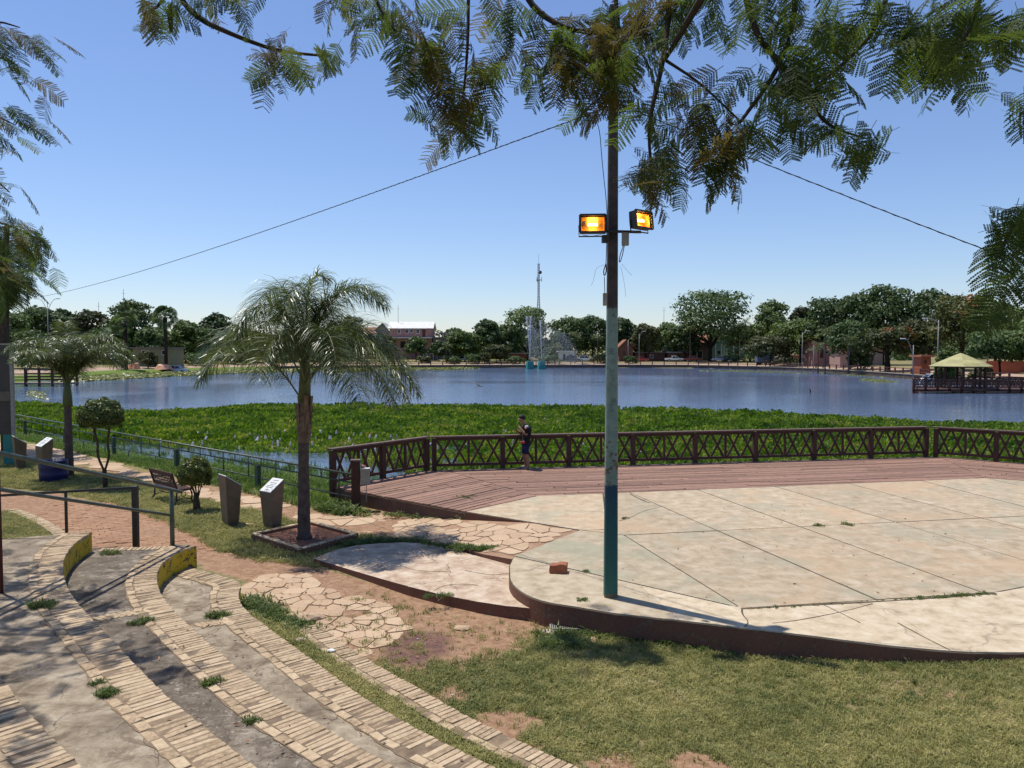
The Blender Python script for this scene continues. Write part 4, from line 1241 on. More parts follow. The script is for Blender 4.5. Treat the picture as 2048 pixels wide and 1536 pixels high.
def frond(pts, parent, org, seed, nl=70, ll=0.75, wid=0.028, droop=0.75, r0=0.022):
    """feather leaf along a rachis; long narrow leaflets that sag"""
    rg = random.Random(seed)
    pts = resample(chaikin(pts, 3), 0.02)
    n = len(pts)
    m = MB(org); idx = [int(i * (n - 1) / 14) for i in range(15)]
    m.tube([pts[i] for i in idx], [r0 * (1 - 0.85 * i / 14) for i in range(15)], 5, 1)
    for i in range(nl):
        t = 0.16 + 0.84 * (i + rg.random()) / nl
        j = min(n - 2, int(t * (n - 1))); p = pts[j]
        d = (pts[j + 1] - pts[max(0, j - 1)]).normalized()
        side = d.cross(Vector((0, 0, 1)))
        if side.length < 0.05: side = Vector((1, 0, 0))
        side.normalize(); up = side.cross(d)
        L_ = ll * (0.45 + 0.75 * math.sin(math.pi * min(1, 0.18 + t * 0.8))) * rg.uniform(0.75, 1.15)
        if t > 0.93: L_ *= 0.7
        for sg in (-1, 1):
            el = rg.uniform(-0.5, 0.75)
            v = (side * sg * rg.uniform(0.7, 1.0) + d * rg.uniform(0.35, 0.8) + up * el).normalized()
            q = p.copy(); w = wid * rg.uniform(0.7, 1.1); prev = None; vs = []; fs = []
            segs = 4
            tw = rg.uniform(-0.6, 0.6)
            for s_ in range(segs + 1):
                f = s_ / segs
                ww = w * (1 - f) ** 0.6 * (0.6 + 0.8 * min(1, f * 3)) * 0.5 if s_ < segs else 0.0006
                wd = v.cross(Vector((0, 0, 1)))
                wd = wd.normalized() if wd.length > 0.05 else side
                wd = (wd * math.cos(tw) + v.cross(wd) * math.sin(tw))
                vs += [q + wd * ww, q - wd * ww]
                if s_: fs.append((2 * s_ - 2, 2 * s_ - 1, 2 * s_ + 1, 2 * s_))
                q = q + v * (L_ / segs)
                v = (v + Vector((0, 0, -droop * (0.35 + 0.45 * f)))).normalized()
            m.add(vs, fs, 0)
    return m.build('frond', [MATS['palm_leaf'], MATS['palm_rachis']], parent)

def trunk_rings(m, base, top, r0, r1, n, bulge, mi=0):
    prof = []
    for i in range(n + 1):
        t = i / n; r = lerp(r0, r1, min(1, t * 1.3)) + (bulge if i == 0 else 0) * 1.0
        prof.append((base.lerp(top, t), r * (1.03 if i % 2 else 0.985)))
    m.tube([p for p, _ in prof], [r for _, r in prof], 14, mi)

pb = Vector((P(608, 1076, -0.31).x, P(608, 1076, -0.31).y, -0.33))
palm = thing('feather_palm', pb, 'large feather palm with arching drooping fronds in the square planter', 'palm')
PD = pb.y
def pq(x, y, dd=0.0): return Q(x, y, PD + dd)
m = MB(pb); trunk_rings(m, pb, pq(607, 880), 0.148, 0.118, 26, 0.05); m.build('trunk', MATS['palm_trunk'], palm, True)
m = MB(pb); a, b = pq(607, 885), pq(609, 800); rr = []
m.tube([a.lerp(b, i / 6) for i in range(7)], [0.12, 0.145, 0.155, 0.145, 0.15, 0.135, 0.125], 12)
for i in range(14):
    t = rnd.random(); an = rnd.uniform(0, 6.28); c = a.lerp(b, t * 0.9)
    o_ = Vector((math.cos(an), math.sin(an), 0))
    m.beam(c + o_ * 0.14, c + o_ * 0.19 + Vector((0, 0, rnd.uniform(0.25, 0.5))), 0.09, 0.025)
m.build('leaf_boots', MATS['palm_boot'], palm)
m = MB(pb); m.tube([pq(609, 805), pq(610, 740), pq(611, 690)], [0.14, 0.12, 0.06], 10); m.build('crownshaft', MATS['palm_shaft'], palm, True)
FR = [  # rachis in pixels with a depth offset in metres at base, middle, tip
 ([(607, 805), (560, 735), (490, 700), (425, 712), (395, 770)], 0.0, -0.2), ([(606, 760), (570, 690), (500, 655), (430, 680), (400, 725)], 0.2, 0.9),
 ([(610, 720), (580, 640), (540, 600), (490, 625), (470, 680)], 0.0, -0.5), ([(610, 700), (590, 610), (565, 572), (525, 585), (505, 640)], 0.1, 0.8),
 ([(612, 690), (615, 600), (600, 565), (580, 580), (560, 650)], 0.0, -1.2), ([(612, 690), (640, 610), (680, 585), (730, 580), (775, 615)], 0.0, 0.2),
 ([(614, 700), (660, 600), (705, 570), (745, 580), (770, 600)], 0.1, 1.2), ([(614, 720), (680, 650), (740, 665), (800, 720), (838, 790)], 0.0, 0.3),
 ([(613, 740), (680, 680), (740, 690), (790, 740), (815, 800)], 0.0, -0.8), ([(612, 760), (660, 710), (720, 715), (770, 760), (790, 815)], 0.0, 1.1),
 ([(611, 770), (650, 720), (690, 730), (715, 770), (725, 815)], -0.1, -1.6), ([(609, 760), (590, 690), (560, 670), (530, 700), (515, 760)], -0.1, -1.6),
 ([(611, 750), (630, 670), (650, 655), (668, 690), (675, 760)], -0.1, -2.0), ([(611, 700), (625, 640), (640, 610), (660, 615), (672, 660)], 0.1, 2.0),
 ([(610, 720), (570, 640), (530, 640), (470, 670), (440, 730)], 0.1, 1.8), ([(612, 720), (650, 650), (700, 640), (740, 660), (770, 720)], 0.1, 2.2),
 ([(611, 690), (605, 620), (590, 590), (560, 600), (540, 650)], 0.1, 2.2), ([(610, 690), (612, 610), (622, 560), (640, 548), (660, 560)], 0.0, 0.4)]
for i, (pix, d0, d1) in enumerate(FR):
    pts = [pq(x, y, lerp(d0, d1, k_ / (len(pix) - 1))) for k_, (x, y) in enumerate(pix)]
    frond(pts, palm, pb, 300 + i, 150, 0.76, 0.0185, 0.85)

def small_palm(name, base, h_trunk, r, nf, fl, label, seed, group=None, nl=46, ll=0.5, wid=0.035, lean=0.0, droop=0.7, lo_e=0.05, bend=0.42):
    rg = random.Random(seed)
    o = thing(name, base, label, 'palm', group)
    top_ = base + Vector((lean, 0, h_trunk))
    m = MB(base); trunk_rings(m, base - Vector((0, 0, 0.1)), top_, r, r * 0.75, 14, r * 0.3); m.build('trunk', MATS['palm_trunk'], o, True)
    m = MB(base); m.tube([top_ - Vector((0, 0, 0.4)), top_, top_ + Vector((0, 0, fl * 0.22))], [r * 1.05, r * 0.95, r * 0.35], 9); m.build('crownshaft', MATS['palm_shaft'], o, True)
    for i in range(nf):
        a = 2 * math.pi * i / nf * 2.4 + rg.uniform(-0.3, 0.3); e = rg.uniform(lo_e, max(1.1, lo_e + 0.4)) if i % 3 else rg.uniform(0.9, 1.5)
        hd = Vector((math.cos(a), math.sin(a), 0)); st0 = top_ + Vector((0, 0, fl * 0.1))
        Lx = fl * rg.uniform(0.8, 1.1)
        pts = [st0]; v = (hd * math.cos(e) + Vector((0, 0, math.sin(e)))).normalized()
        for s_ in range(5):
            pts.append(pts[-1] + v * Lx / 5); v = (v + Vector((0, 0, -bend * (0.3 + 0.4 * s_)))).normalized()
        frond(pts, o, base, seed * 50 + i, nl, ll, wid, droop, 0.02)
    return o
b2 = Vector((*gp(139, 955, GZ), GZ))
small_palm('feather_palm', b2, Q(138, 790, b2.y).z - GZ, 0.15, 22, 3.0, 'smaller feather palm on the lawn beyond the bench, beside the blue bin', 61, None, 110, 0.55, 0.022, 0.0, 0.85, 0.95, 0.6)

# ------------------------------------------------------------------ clipped bushes
MATS['topiary'] = leafy('clipped_leaf', (0.04, 0.07, 0.012), (0.13, 0.15, 0.024), (0.28, 0.25, 0.06), 7.0, 0.25, 0.42, 0.4, 25.0)
def leaf_cards(C, Nn, size, rg, aspect=0.5, jitter=0.6):
    """small pointed leaf faces at C facing roughly Nn"""
    n = len(C)
    N2 = Nn + rg.normal(0, jitter, (n, 3)); N2 /= np.linalg.norm(N2, axis=1, keepdims=True) + 1e-9
    T = rg.normal(0, 1, (n, 3)); T -= (T * N2).sum(1, keepdims=True) * N2; T /= np.linalg.norm(T, axis=1, keepdims=True) + 1e-9
    B = np.cross(N2, T)
    s = (size * rg.uniform(0.6, 1.3, n))[:, None]
    V = np.stack([C - T * s, C + B * s * aspect, C + T * s, C - B * s * aspect], 1).reshape(-1, 3)
    return V, np.arange(4 * n).reshape(-1, 4)
def dome_leaves(c, rx, ry, rz_, n, size, rg, low=-0.5):
    d = rg.normal(0, 1, (n * 2, 3)); d /= np.linalg.norm(d, axis=1, keepdims=True)
    d = d[d[:, 2] > low][:n]
    rr = rg.uniform(0.8, 1.0, len(d)) ** 0.5
    bump_ = 1 + 0.06 * np.sin(d[:, 0] * 9 + d[:, 1] * 7) + 0.05 * np.sin(d[:, 2] * 13 + d[:, 0] * 5)
    C = np.array(c) + d * np.array([rx, ry, rz_]) * (rr * bump_)[:, None]
    return leaf_cards(C, d, size, rg, 0.55, 0.5)
def topiary(px, py_base, py_mid, py_top, wpx, label, seed, twin):
    b = Vector((*gp(px + (8 if twin else 4), py_base), GZ))
    o = thing('clipped_bush', b, label, 'bush')
    D = b.y; c = Q(px, py_mid, D); tp = Q(px, py_top, D).z; rx = wpx / FPX * D / 2
    rz_ = (tp - c.z)
    rg = np.random.default_rng(seed)
    V, Fa = dome_leaves((c.x - b.x, c.y - b.y, c.z - b.z), rx, rx, rz_, 4200, 0.045 if twin else 0.036, rg, -0.62)
    link('foliage', np_mesh('foliage', V, Fa, MATS['topiary']), o)
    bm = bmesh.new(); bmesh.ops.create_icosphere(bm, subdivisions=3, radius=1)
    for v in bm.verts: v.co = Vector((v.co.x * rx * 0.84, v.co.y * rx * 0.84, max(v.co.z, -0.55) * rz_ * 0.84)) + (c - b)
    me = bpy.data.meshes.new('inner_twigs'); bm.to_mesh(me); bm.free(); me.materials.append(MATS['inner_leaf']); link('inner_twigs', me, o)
    h = c.z - b.z - rz_ * 0.3
    if twin:
        m = MB(); m.tube([(0, 0, -0.05), (-0.02, 0, h * 0.28)], [0.075, 0.065], 8)
        for sx in (-1, 1):
            x = (c.x - b.x)
            m.tube(chaikin([(-0.02, 0, h * 0.26), (sx * 0.2 - 0.05, 0.02, h * 0.5), (sx * 0.14 - 0.06, 0, h * 0.68), (sx * 0.24 + x, 0, h * 0.85), (sx * 0.2 + x, 0, h + 0.1)], 2), 0.036, 7)
    else:
        m = MB(); m.tube([(0, 0, -0.05), (-0.01, 0, h * 0.3), (-0.03, 0, h * 0.55)], [0.1, 0.085, 0.05], 8)
        for i in range(9):
            a = i / 9 * 6.28; m.tube([(-0.01, 0, h * rnd.uniform(0.15, 0.4)), (0.09 * math.cos(a), 0.09 * math.sin(a), h * 0.65), (c.x - b.x + rx * 0.5 * math.cos(a), rx * 0.5 * math.sin(a), h + 0.05)], [0.022, 0.016, 0.012], 5)
    m.build('stem', MATS['bark'], o, True)
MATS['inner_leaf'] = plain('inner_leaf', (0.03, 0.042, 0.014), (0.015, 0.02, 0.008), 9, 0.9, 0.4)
topiary(203, 978, 832, 796, 86, 'mushroom-shaped clipped bush on two crooked stems near the bench', 3, True)
topiary(390, 1022, 948, 914, 66, 'small round clipped bush with many stems at the end of the bench', 4, False)

# ------------------------------------------------------------------ bench
bc = Vector((*gp(345, 1003), GZ))
be = thing('park_bench', bc, 'dark cast iron park bench with lattice back facing the path', 'bench', None, R(137))
WID = 1.45
# local: x along the bench, faces local -Y; it looks towards the path
for sx in (-1, 1):
    x = sx * WID / 2
    m = MB()
    m.tube(chaikin([(x, -0.32, 0), (x, -0.22, 0.12), (x, -0.25, 0.28), (x, -0.2, 0.42)], 2), 0.024, 7)
    m.tube(chaikin([(x, 0.3, 0), (x, 0.2, 0.14), (x, 0.2, 0.3), (x, 0.17, 0.42)], 2), 0.024, 7)
    m.tube([(x, -0.22, 0.14), (x, 0, 0.2), (x, 0.2, 0.14)], 0.016, 6)
    m.tube([(x, -0.22, 0.42), (x, 0.18, 0.41)], 0.024, 7)
    for k in range(8):
        a = k / 8 * 6.28; a2 = (k + 1) / 8 * 6.28
        m.tube([(x, 0.07 * math.cos(a), 0.3 + 0.07 * math.sin(a)), (x, 0.07 * math.cos(a2), 0.3 + 0.07 * math.sin(a2))], 0.011, 5)
    m.build('leg_frame', MATS['dark_metal'], be, True)
    m = MB(); m.tube(chaikin([(x, 0.2, 0.66), (x, -0.05, 0.68), (x, -0.26, 0.64), (x, -0.3, 0.56), (x, -0.24, 0.44)], 2), 0.02, 7); m.build('armrest', MATS['dark_metal'], be, True)
for i in range(6):
    m = MB(); y = -0.24 + i * 0.078; m.beam((-WID / 2 - 0.03, y, 0.445), (WID / 2 + 0.03, y, 0.445), 0.058, 0.026); m.build('seat_slat', MATS['benchwood'] if 'benchwood' in MATS else MATS['rail'], be)
def bp_(x, t): return (x, 0.19 + 0.13 * t, 0.47 + 0.42 * t)
m = MB()
m.beam(bp_(-WID / 2 - 0.03, 1.0), bp_(WID / 2 + 0.03, 1.0), 0.04, 0.08); m.beam(bp_(-WID / 2, 0.12), bp_(WID / 2, 0.12), 0.035, 0.06)
for sx in (-1, 1): m.beam(bp_(sx * WID / 2, 0.0), bp_(sx * WID / 2, 1.02), 0.05, 0.05)
m.build('back_frame', MATS['rail'], be)
m = MB()
n_ = 14
for i in range(n_):
    x0 = -WID / 2 + 0.04 + (WID - 0.08) * i / n_; x1 = -WID / 2 + 0.04 + (WID - 0.08) * (i + 1) / n_
    for t0, t1 in ((0.16, 0.55), (0.55, 0.94)):
        m.beam(bp_(x0, t0), bp_(x1, t1), 0.012, 0.018); m.beam(bp_(x1, t0), bp_(x0, t1), 0.012, 0.018)
m.build('back_lattice', MATS['dark_metal'], be)

# ------------------------------------------------------------------ information pedestals
def pedestal(px, py_base, py_top, wb, wt, yaw, label, plaque):
    b = Vector((*gp(px, py_base), GZ)); D = b.y
    H = (py_base - py_top) / FPX * D
    o = thing('information_pedestal', b, label, 'pedestal', 'steel pedestals along the path', R(yaw))
    a, t = wb / 2, wt / 2; d0, d1 = 0.14, 0.2
    Hl = H - 0.28                     # low edge of the slanted top (front, local -Y)
    m = MB()
    vs = [(-a, -d0, 0.1), (a, -d0, 0.1), (a, d0, 0.1), (-a, d0, 0.1), (-t, -d1, Hl), (t, -d1, Hl), (t, d1, H), (-t, d1, H)]
    m.add(vs, [(3, 2, 1, 0), (4, 5, 6, 7), (0, 1, 5, 4), (1, 2, 6, 5), (2, 3, 7, 6), (3, 0, 4, 7)]); m.build('body', MATS['corten'], o, bevel=0.01)
    m = MB(); m.box((0, 0, 0.04), (wb * 0.92, d0 * 1.8, 0.13)); m.build('foot', MATS['corten'], o)
    sl = math.atan2(H - Hl, 2 * d1)
    def on(x, y, up=0.0):   # point on the slanted top, y 0..1 from front to back
        return Vector((x, lerp(-d1, d1, y) - up * math.sin(sl), lerp(Hl, H, y) + up * math.cos(sl)))
    vs = [on(-t * 0.96, 0.02, 0.002), on(t * 0.96, 0.02, 0.002), on(t * 0.96, 0.98, 0.002), on(-t * 0.96, 0.98, 0.002)]
    vs2 = [on(-t * 0.96, 0.02, 0.02), on(t * 0.96, 0.02, 0.02), on(t * 0.96, 0.98, 0.02), on(-t * 0.96, 0.98, 0.02)]
    m = MB(); m.add(vs + vs2, [(3, 2, 1, 0), (4, 5, 6, 7), (0, 1, 5, 4), (1, 2, 6, 5), (2, 3, 7, 6), (3, 0, 4, 7)]); pq_ = m.build('plaque', MATS['white'], o)
    m = MB()
    for y, w_ in ((0.8, 0.5), (0.62, 0.6), (0.5, 0.35), (0.4, 0.55), (0.3, 0.6), (0.14, 0.3)):
        vs = [on(-t * w_, y, 0.0215), on(t * w_, y, 0.0215), on(t * w_, y + 0.05, 0.0215), on(-t * w_, y + 0.05, 0.0215)]; m.add(vs, [(0, 1, 2, 3)])
    m.build('text_line', plain('plaque_print', (0.3, 0.3, 0.3), None, 9, 0.6, 0), pq_)
pedestal(461, 1050, 947, 0.42, 0.52, 130, 'brown steel pedestal seen from behind, right of the small round bush', False)
pedestal(545, 1056, 958, 0.36, 0.45, -38, 'brown steel pedestal with white slanted plaque beside the big palm', True)
pedestal(40, 938, 871, 0.5, 0.62, 130, 'brown steel pedestal seen from behind beside the teal sign post', False)
pedestal(90, 944, 876, 0.46, 0.55, -38, 'brown steel pedestal with white plaque behind the blue bin', True)
sp = P(492, 1050, GZ); o = thing('stone', sp, 'flat pale slab lying in the grass between the two near pedestals', 'stone'); rock('stone_body', 0.17, 55, MATS['flag'], o, (1.4, 0.8, 0.14), (0, 0, 0.02), 0.2)
# blue bin
bb_ = Vector((*gp(108, 962), GZ)); bn = thing('blue_bin', bb_, 'dark blue plastic drum used as a litter bin on the lawn', 'bin')
m = MB(); m.lathe([(0.4, 0), (0.425, 0.03), (0.43, 0.2), (0.445, 0.24), (0.43, 0.28), (0.43, 0.46), (0.445, 0.5), (0.43, 0.54), (0.43, 0.68), (0.445, 0.7), (0.40, 0.7), (0.39, 0.3)], (0, 0, 0), 28); m.build('drum', MATS['blue'], bn, True)
# sign board seen from behind
sb = Vector((*gp(14, 930), GZ)); D = sb.y
sg = thing('sign_board', sb, 'tall dark sign board on a teal post at the left edge', 'sign')
def sbx(px): return (px - 1024) / FPX * D
zt_, zb_ = Q(0, 690, D).z, Q(0, 868, D).z
m = MB(sb); m.beam((sbx(-60), D - 0.1, (zt_ + zb_) / 2), (sbx(24), D - 0.1, (zt_ + zb_) / 2), 0.08, zt_ - zb_ ); m.build('panel', plain('sign_back', (0.075, 0.066, 0.06), (0.05, 0.045, 0.04), 2, 0.6, 0.1), sg)
m = MB(sb); m.box((sbx(27), D - 0.1, (zt_ + zb_) / 2), (0.1, 0.12, zt_ - zb_ + 0.06)); m.build('side_frame', MATS['greybox'], sg)
m = MB(sb); m.beam((sbx(-60), D - 0.1, zt_ + 0.03), (sbx(24), D - 0.1, zt_ + 0.03), 0.12, 0.06); m.build('top_frame', MATS['greybox'], sg)
zc = Q(0, 792, D).z
m = MB(sb); m.beam((sbx(-60), D - 0.16, zc), (sbx(24), D - 0.16, zc), 0.03, 0.36); m.build('cross_panel', plain('sign_band', (0.16, 0.135, 0.11)), sg)
m = MB(sb); m.box((sbx(13), D, (zb_ + GZ) / 2), (0.3, 0.2, zb_ - GZ + 0.1)); m.build('post', MATS['teal'], sg)
m = MB(sb); m.box((sbx(-48), D, (zb_ + GZ) / 2), (0.3, 0.2, zb_ - GZ + 0.1)); m.build('post', MATS['teal'], sg)

# ------------------------------------------------------------------ the person at the railing
def skin_obj(name, pts, edges, mat, parent, sub=2, root=0):
    me = bpy.data.meshes.new(name); me.from_pydata([p[:3] for p in pts], edges, [])
    me.materials.append(mat)
    o = link(name, me, parent)
    sk = o.modifiers.new('skin', 'SKIN'); sk.use_smooth_shade = True
    for v, p in zip(me.skin_vertices[0].data, pts): v.radius = (p[3] * 1.32, (p[4] if len(p) > 4 else p[3]) * 1.32)
    me.skin_vertices[0].data[root].use_root = True
    ss = o.modifiers.new('sub', 'SUBSURF'); ss.levels = sub; ss.render_levels = sub
    return o
pp = P(1051, 937, 0.008)
per = thing('person', pp, 'person in black shirt and navy shorts bent over a phone at the deck railing', 'person', None, R(12))
SK = plain('skin_tone', (0.30, 0.165, 0.105), (0.22, 0.115, 0.075), 6, 0.55, 0, var=0)
body = [(0, 0, .93, .075, .08), (.03, 0, 1.12, .075, .08), (.035, 0, 1.33, .08, .09), (-.03, 0, 1.47, .06, .055), (-.09, 0, 1.54, .052, .05), (-.14, 0, 1.62, .085, .075), (-.155, 0, 1.71, .09, .078),
        (0, .09, .86, .062, .062), (-.03, .1, .49, .058, .058), (.03, .1, .27, .055, .052), (.03, .1, .075, .038, .036), (-.08, .1, .03, .035, .04), (-.17, .1, .022, .022, .034),
        (0, -.09, .86, .062, .062), (.0, -.1, .49, .058, .058), (.06, -.1, .27, .055, .052), (.06, -.1, .075, .038, .036), (-.05, -.1, .03, .035, .04), (-.14, -.1, .022, .022, .034),
        (.02, .17, 1.38, .045, .045), (-.05, .26, 1.14, .045, .045), (-.24, .13, 1.22, .034, .034), (-.30, .09, 1.27, .03, .024),
        (.02, -.17, 1.38, .045, .045), (-.03, -.26, 1.14, .045, .045), (-.2, -.15, 1.33, .034, .034), (-.235, -.11, 1.40, .03, .024), (-.245, 0, 1.655, .02, .018)]
be_ = [(0, 1), (1, 2), (2, 3), (3, 4), (4, 5), (5, 6), (0, 7), (7, 8), (8, 9), (9, 10), (10, 11), (11, 12), (0, 13), (13, 14), (14, 15), (15, 16), (16, 17), (17, 18),
       (2, 19), (19, 20), (20, 21), (21, 22), (2, 23), (23, 24), (24, 25), (25, 26), (5, 27)]
nb = len(body)
for hi_, (hx, hy, hz), dv_ in ((22, (-.30, .09, 1.27), Vector((-.6, -.45, .45))), (26, (-.235, -.11, 1.40), Vector((-.35, .5, .7)))):
    dv_.normalize(); sd_ = dv_.cross(Vector((0, 0, 1))).normalized()
    for k_, (off, ln) in enumerate(((-.027, .062), (-.009, .07), (.009, .066), (.027, .052), (.036, .042))):
        q1 = Vector((hx, hy, hz)) + sd_ * off + dv_ * ln * (0.55 if k_ < 4 else 0.2); q2 = q1 + dv_ * ln * 0.5 + Vector((0.012, 0, 0.02))
        body += [(*q1, .0085), (*q2, .007)]; be_ += [(hi_, len(body) - 2), (len(body) - 2, len(body) - 1)]
skin_obj('body', body, be_, SK, per)
def loft(m, rings, n=14, mi=0):
    """closed skin through level rings (x, y, z, rx, ry)"""
    vs = []; fs = []
    for (x, y, z, rx, ry) in rings:
        for k in range(n): vs.append((x + rx * math.cos(k / n * 6.2832), y + ry * math.sin(k / n * 6.2832), z))
    for i in range(len(rings) - 1):
        for k in range(n): fs.append((i * n + k, i * n + (k + 1) % n, (i + 1) * n + (k + 1) % n, (i + 1) * n + k))
    fs += [tuple(range(n - 1, -1, -1)), tuple(range((len(rings) - 1) * n, len(rings) * n))]
    m.add(vs, fs, mi)
m = MB(); loft(m, [(.005, 0, .86, .135, .19), (.02, 0, 1.0, .135, .18), (.045, 0, 1.15, .14, .185), (.05, 0, 1.3, .145, .205), (.035, 0, 1.4, .125, .205), (.0, 0, 1.46, .09, .13), (-.02, 0, 1.49, .06, .07)])
for s_ in (-1, 1): m.tube([(.02, s_ * .16, 1.41), (.0, s_ * .22, 1.34), (-.025, s_ * .25, 1.2)], [.07, .08, .07], 10)
m.build('shirt', plain('black_cloth', (0.012, 0.012, 0.014), (0.007, 0.007, 0.008), 9, 0.9, 0.2, var=0), per, True)
m = MB(); loft(m, [(.0, 0, .78, .13, .18), (.0, 0, .86, .14, .185), (.005, 0, .97, .125, .172)])
for s_, x_ in ((1, -.02), (-1, .005)): loft(m, [(x_, s_ * .1, .5, .085, .085), (x_ * .5, s_ * .1, .65, .09, .09), (0, s_ * .095, .82, .1, .095)])
m.build('shorts', plain('navy_cloth', (0.016, 0.02, 0.075), (0.01, 0.012, 0.045), 9, 0.9, 0.2, var=0), per, True)
bm = bmesh.new(); bmesh.ops.create_icosphere(bm, subdivisions=3, radius=1)
for v in bm.verts:
    k = 1 + 0.08 * noise.noise(v.co * 4)
    v.co = Vector((v.co.x * .118 * k, v.co.y * .098 * k, v.co.z * .105 * k))
    if v.co.x < -0.02 and v.co.z < 0.02: v.co.x *= 0.3; v.co.y *= 0.75      # leave the face free
me = bpy.data.meshes.new('hair'); bm.to_mesh(me); bm.free(); me.materials.append(plain('black_hair', (0.012, 0.01, 0.009), None, 30, 0.7, 0.4, var=0)); me.polygons.foreach_set('use_smooth', [True] * len(me.polygons))
link('hair', me, per, (-.125, 0, 1.70), (0, R(-22), 0))
m = MB(); m.box((-.015, -.225, 1.415), (.14, .09, .10), 0.2, taper=0.8); m.build('shoulder_patch', MATS['white'], per, bevel=0.03)
m = MB(); m.box((-.02, -.262, 1.365), (.13, .05, .035), 0.2); m.build('shoulder_stripe', plain('orange_trim', (0.45, 0.09, 0.05)), per, bevel=0.012)
for y_, x_ in ((.1, 0), (-.1, .03)):
    m = MB(); m.box((x_ - .065, y_, .035), (.27, .1, .07), 0, taper=0.8); m.build('shoe', plain('grey_shoe', (0.2, 0.2, 0.2)), per, bevel=0.02)
ph = thing('phone', pp + Vector((-.32, 0.0, 1.3)), 'small black phone held up by the person at the railing', 'phone')
m = MB(); m.box((0, 0, 0.05), (.016, .075, .15), 0.3); m.build('case', MATS['black'], ph, bevel=0.006)
bgn = thing('red_pouch', pp + Vector((-.1, -.17, .86)), 'small red pouch at the waist of the person at the railing', 'pouch')
m = MB(); m.box((0, 0, 0.03), (.17, .06, .07), 0.15); m.build('pouch_body', plain('red_pouch', (0.42, 0.06, 0.04)), bgn, bevel=0.02)
# ------------------------------------------------------------------ ground cover by instancing (stuff)
def lib_mesh(name, me):
    o = bpy.data.objects.new(name, me); LIB_CUR.objects.link(o); return o

def scatter(name, pts, rots, scl, vi, coll, label, kind='stuff'):
    me = bpy.data.meshes.new(name)
    pts = np.asarray(pts, dtype=np.float32)
    me.vertices.add(len(pts)); me.vertices.foreach_set('co', pts.ravel())
    a = me.attributes.new('rot', 'FLOAT_VECTOR', 'POINT'); a.data.foreach_set('vector', np.asarray(rots, dtype=np.float32).ravel())
    a = me.attributes.new('scl', 'FLOAT', 'POINT'); a.data.foreach_set('value', np.asarray(scl, dtype=np.float32))
    a = me.attributes.new('vi', 'INT', 'POINT'); a.data.foreach_set('value', np.asarray(vi, dtype=np.int32))
    o = link(name, me)
    g = bpy.data.node_groups.new(name + '_nodes', 'GeometryNodeTree')
    g.interface.new_socket('Geometry', in_out='INPUT', socket_type='NodeSocketGeometry')
    g.interface.new_socket('Geometry', in_out='OUTPUT', socket_type='NodeSocketGeometry')
    gi, go = g.nodes.new('NodeGroupInput'), g.nodes.new('NodeGroupOutput')
    ip = g.nodes.new('GeometryNodeInstanceOnPoints'); ci = g.nodes.new('GeometryNodeCollectionInfo')
    ci.inputs['Collection'].default_value = coll; ci.inputs['Separate Children'].default_value = True; ci.inputs['Reset Children'].default_value = True
    def na(n, t):
        x = g.nodes.new('GeometryNodeInputNamedAttribute'); x.data_type = t; x.inputs['Name'].default_value = n; return x.outputs['Attribute']
    er = g.nodes.new('FunctionNodeEulerToRotation')
    l = g.links.new
    l(na('rot', 'FLOAT_VECTOR'), er.inputs[0]); l(er.outputs[0], ip.inputs['Rotation'])
    l(na('scl', 'FLOAT'), ip.inputs['Scale']); l(na('vi', 'INT'), ip.inputs['Instance Index'])
    ip.inputs['Pick Instance'].default_value = True
    l(gi.outputs[0], ip.inputs['Points']); l(ci.outputs[0], ip.inputs['Instance']); l(ip.outputs[0], go.inputs[0])
    md = o.modifiers.new('scatter', 'NODES'); md.node_group = g
    return tag(o, label, None, None, kind)

def blades(name, mat, n, hmin, hmax, spread, w, lean, seed, coll, nseg=2):
    rg = random.Random(seed); m = MB()
    for i in range(n):
        a = rg.uniform(0, 6.28); r = spread * math.sqrt(rg.random()); b = Vector((r * math.cos(a), r * math.sin(a), -0.005))
        h = rg.uniform(hmin, hmax); d = rg.uniform(0, 6.28); ln = rg.uniform(0.1, lean); ww = w * rg.uniform(0.6, 1.2)
        s = Vector((-math.sin(d), math.cos(d), 0)) * ww; f = Vector((math.cos(d), math.sin(d), 0))
        p1 = b + f * h * ln * 0.35 + Vector((0, 0, h * 0.6)); p2_ = b + f * h * ln + Vector((0, 0, h * (1 - 0.3 * ln)))
        m.add([b - s, b + s, p1 + s * 0.8, p1 - s * 0.8, p2_], [(0, 1, 2, 3), (3, 2, 4)])
    o = bpy.data.objects.new(name, m.mesh(name, mat)); coll.objects.link(o)

MATS['turf'] = leafy('turf_blade', (0.16, 0.175, 0.055), (0.38, 0.345, 0.13), (0.54, 0.45, 0.23), 0.55, 0.25, 0.6, 0.25, 5.0)
MATS['rough_grass'] = leafy('rough_grass', (0.06, 0.105, 0.02), (0.13, 0.20, 0.04), (0.22, 0.26, 0.065), 0.5, 0.3, 0.5, 0.3, 3.0)
MATS['weed'] = leafy('weed_leaf', (0.065, 0.10, 0.026), (0.13, 0.17, 0.045), (0.21, 0.22, 0.075), 2.0, 0.3, 0.5, 0.3, 9.0)
MATS['hyacinth'] = leafy('hyacinth_leaf', (0.04, 0.08, 0.013), (0.15, 0.235, 0.034), (0.31, 0.34, 0.07), 0.3, 0.35, 0.5, 0.25, 1.6, (0.24, 0.2, 0.06))
MATS['duck'] = leafy('pad_leaf', (0.085, 0.11, 0.02), (0.19, 0.20, 0.04), (0.30, 0.26, 0.075), 0.4, 0.2, 0.4, 0.4, 3.0)
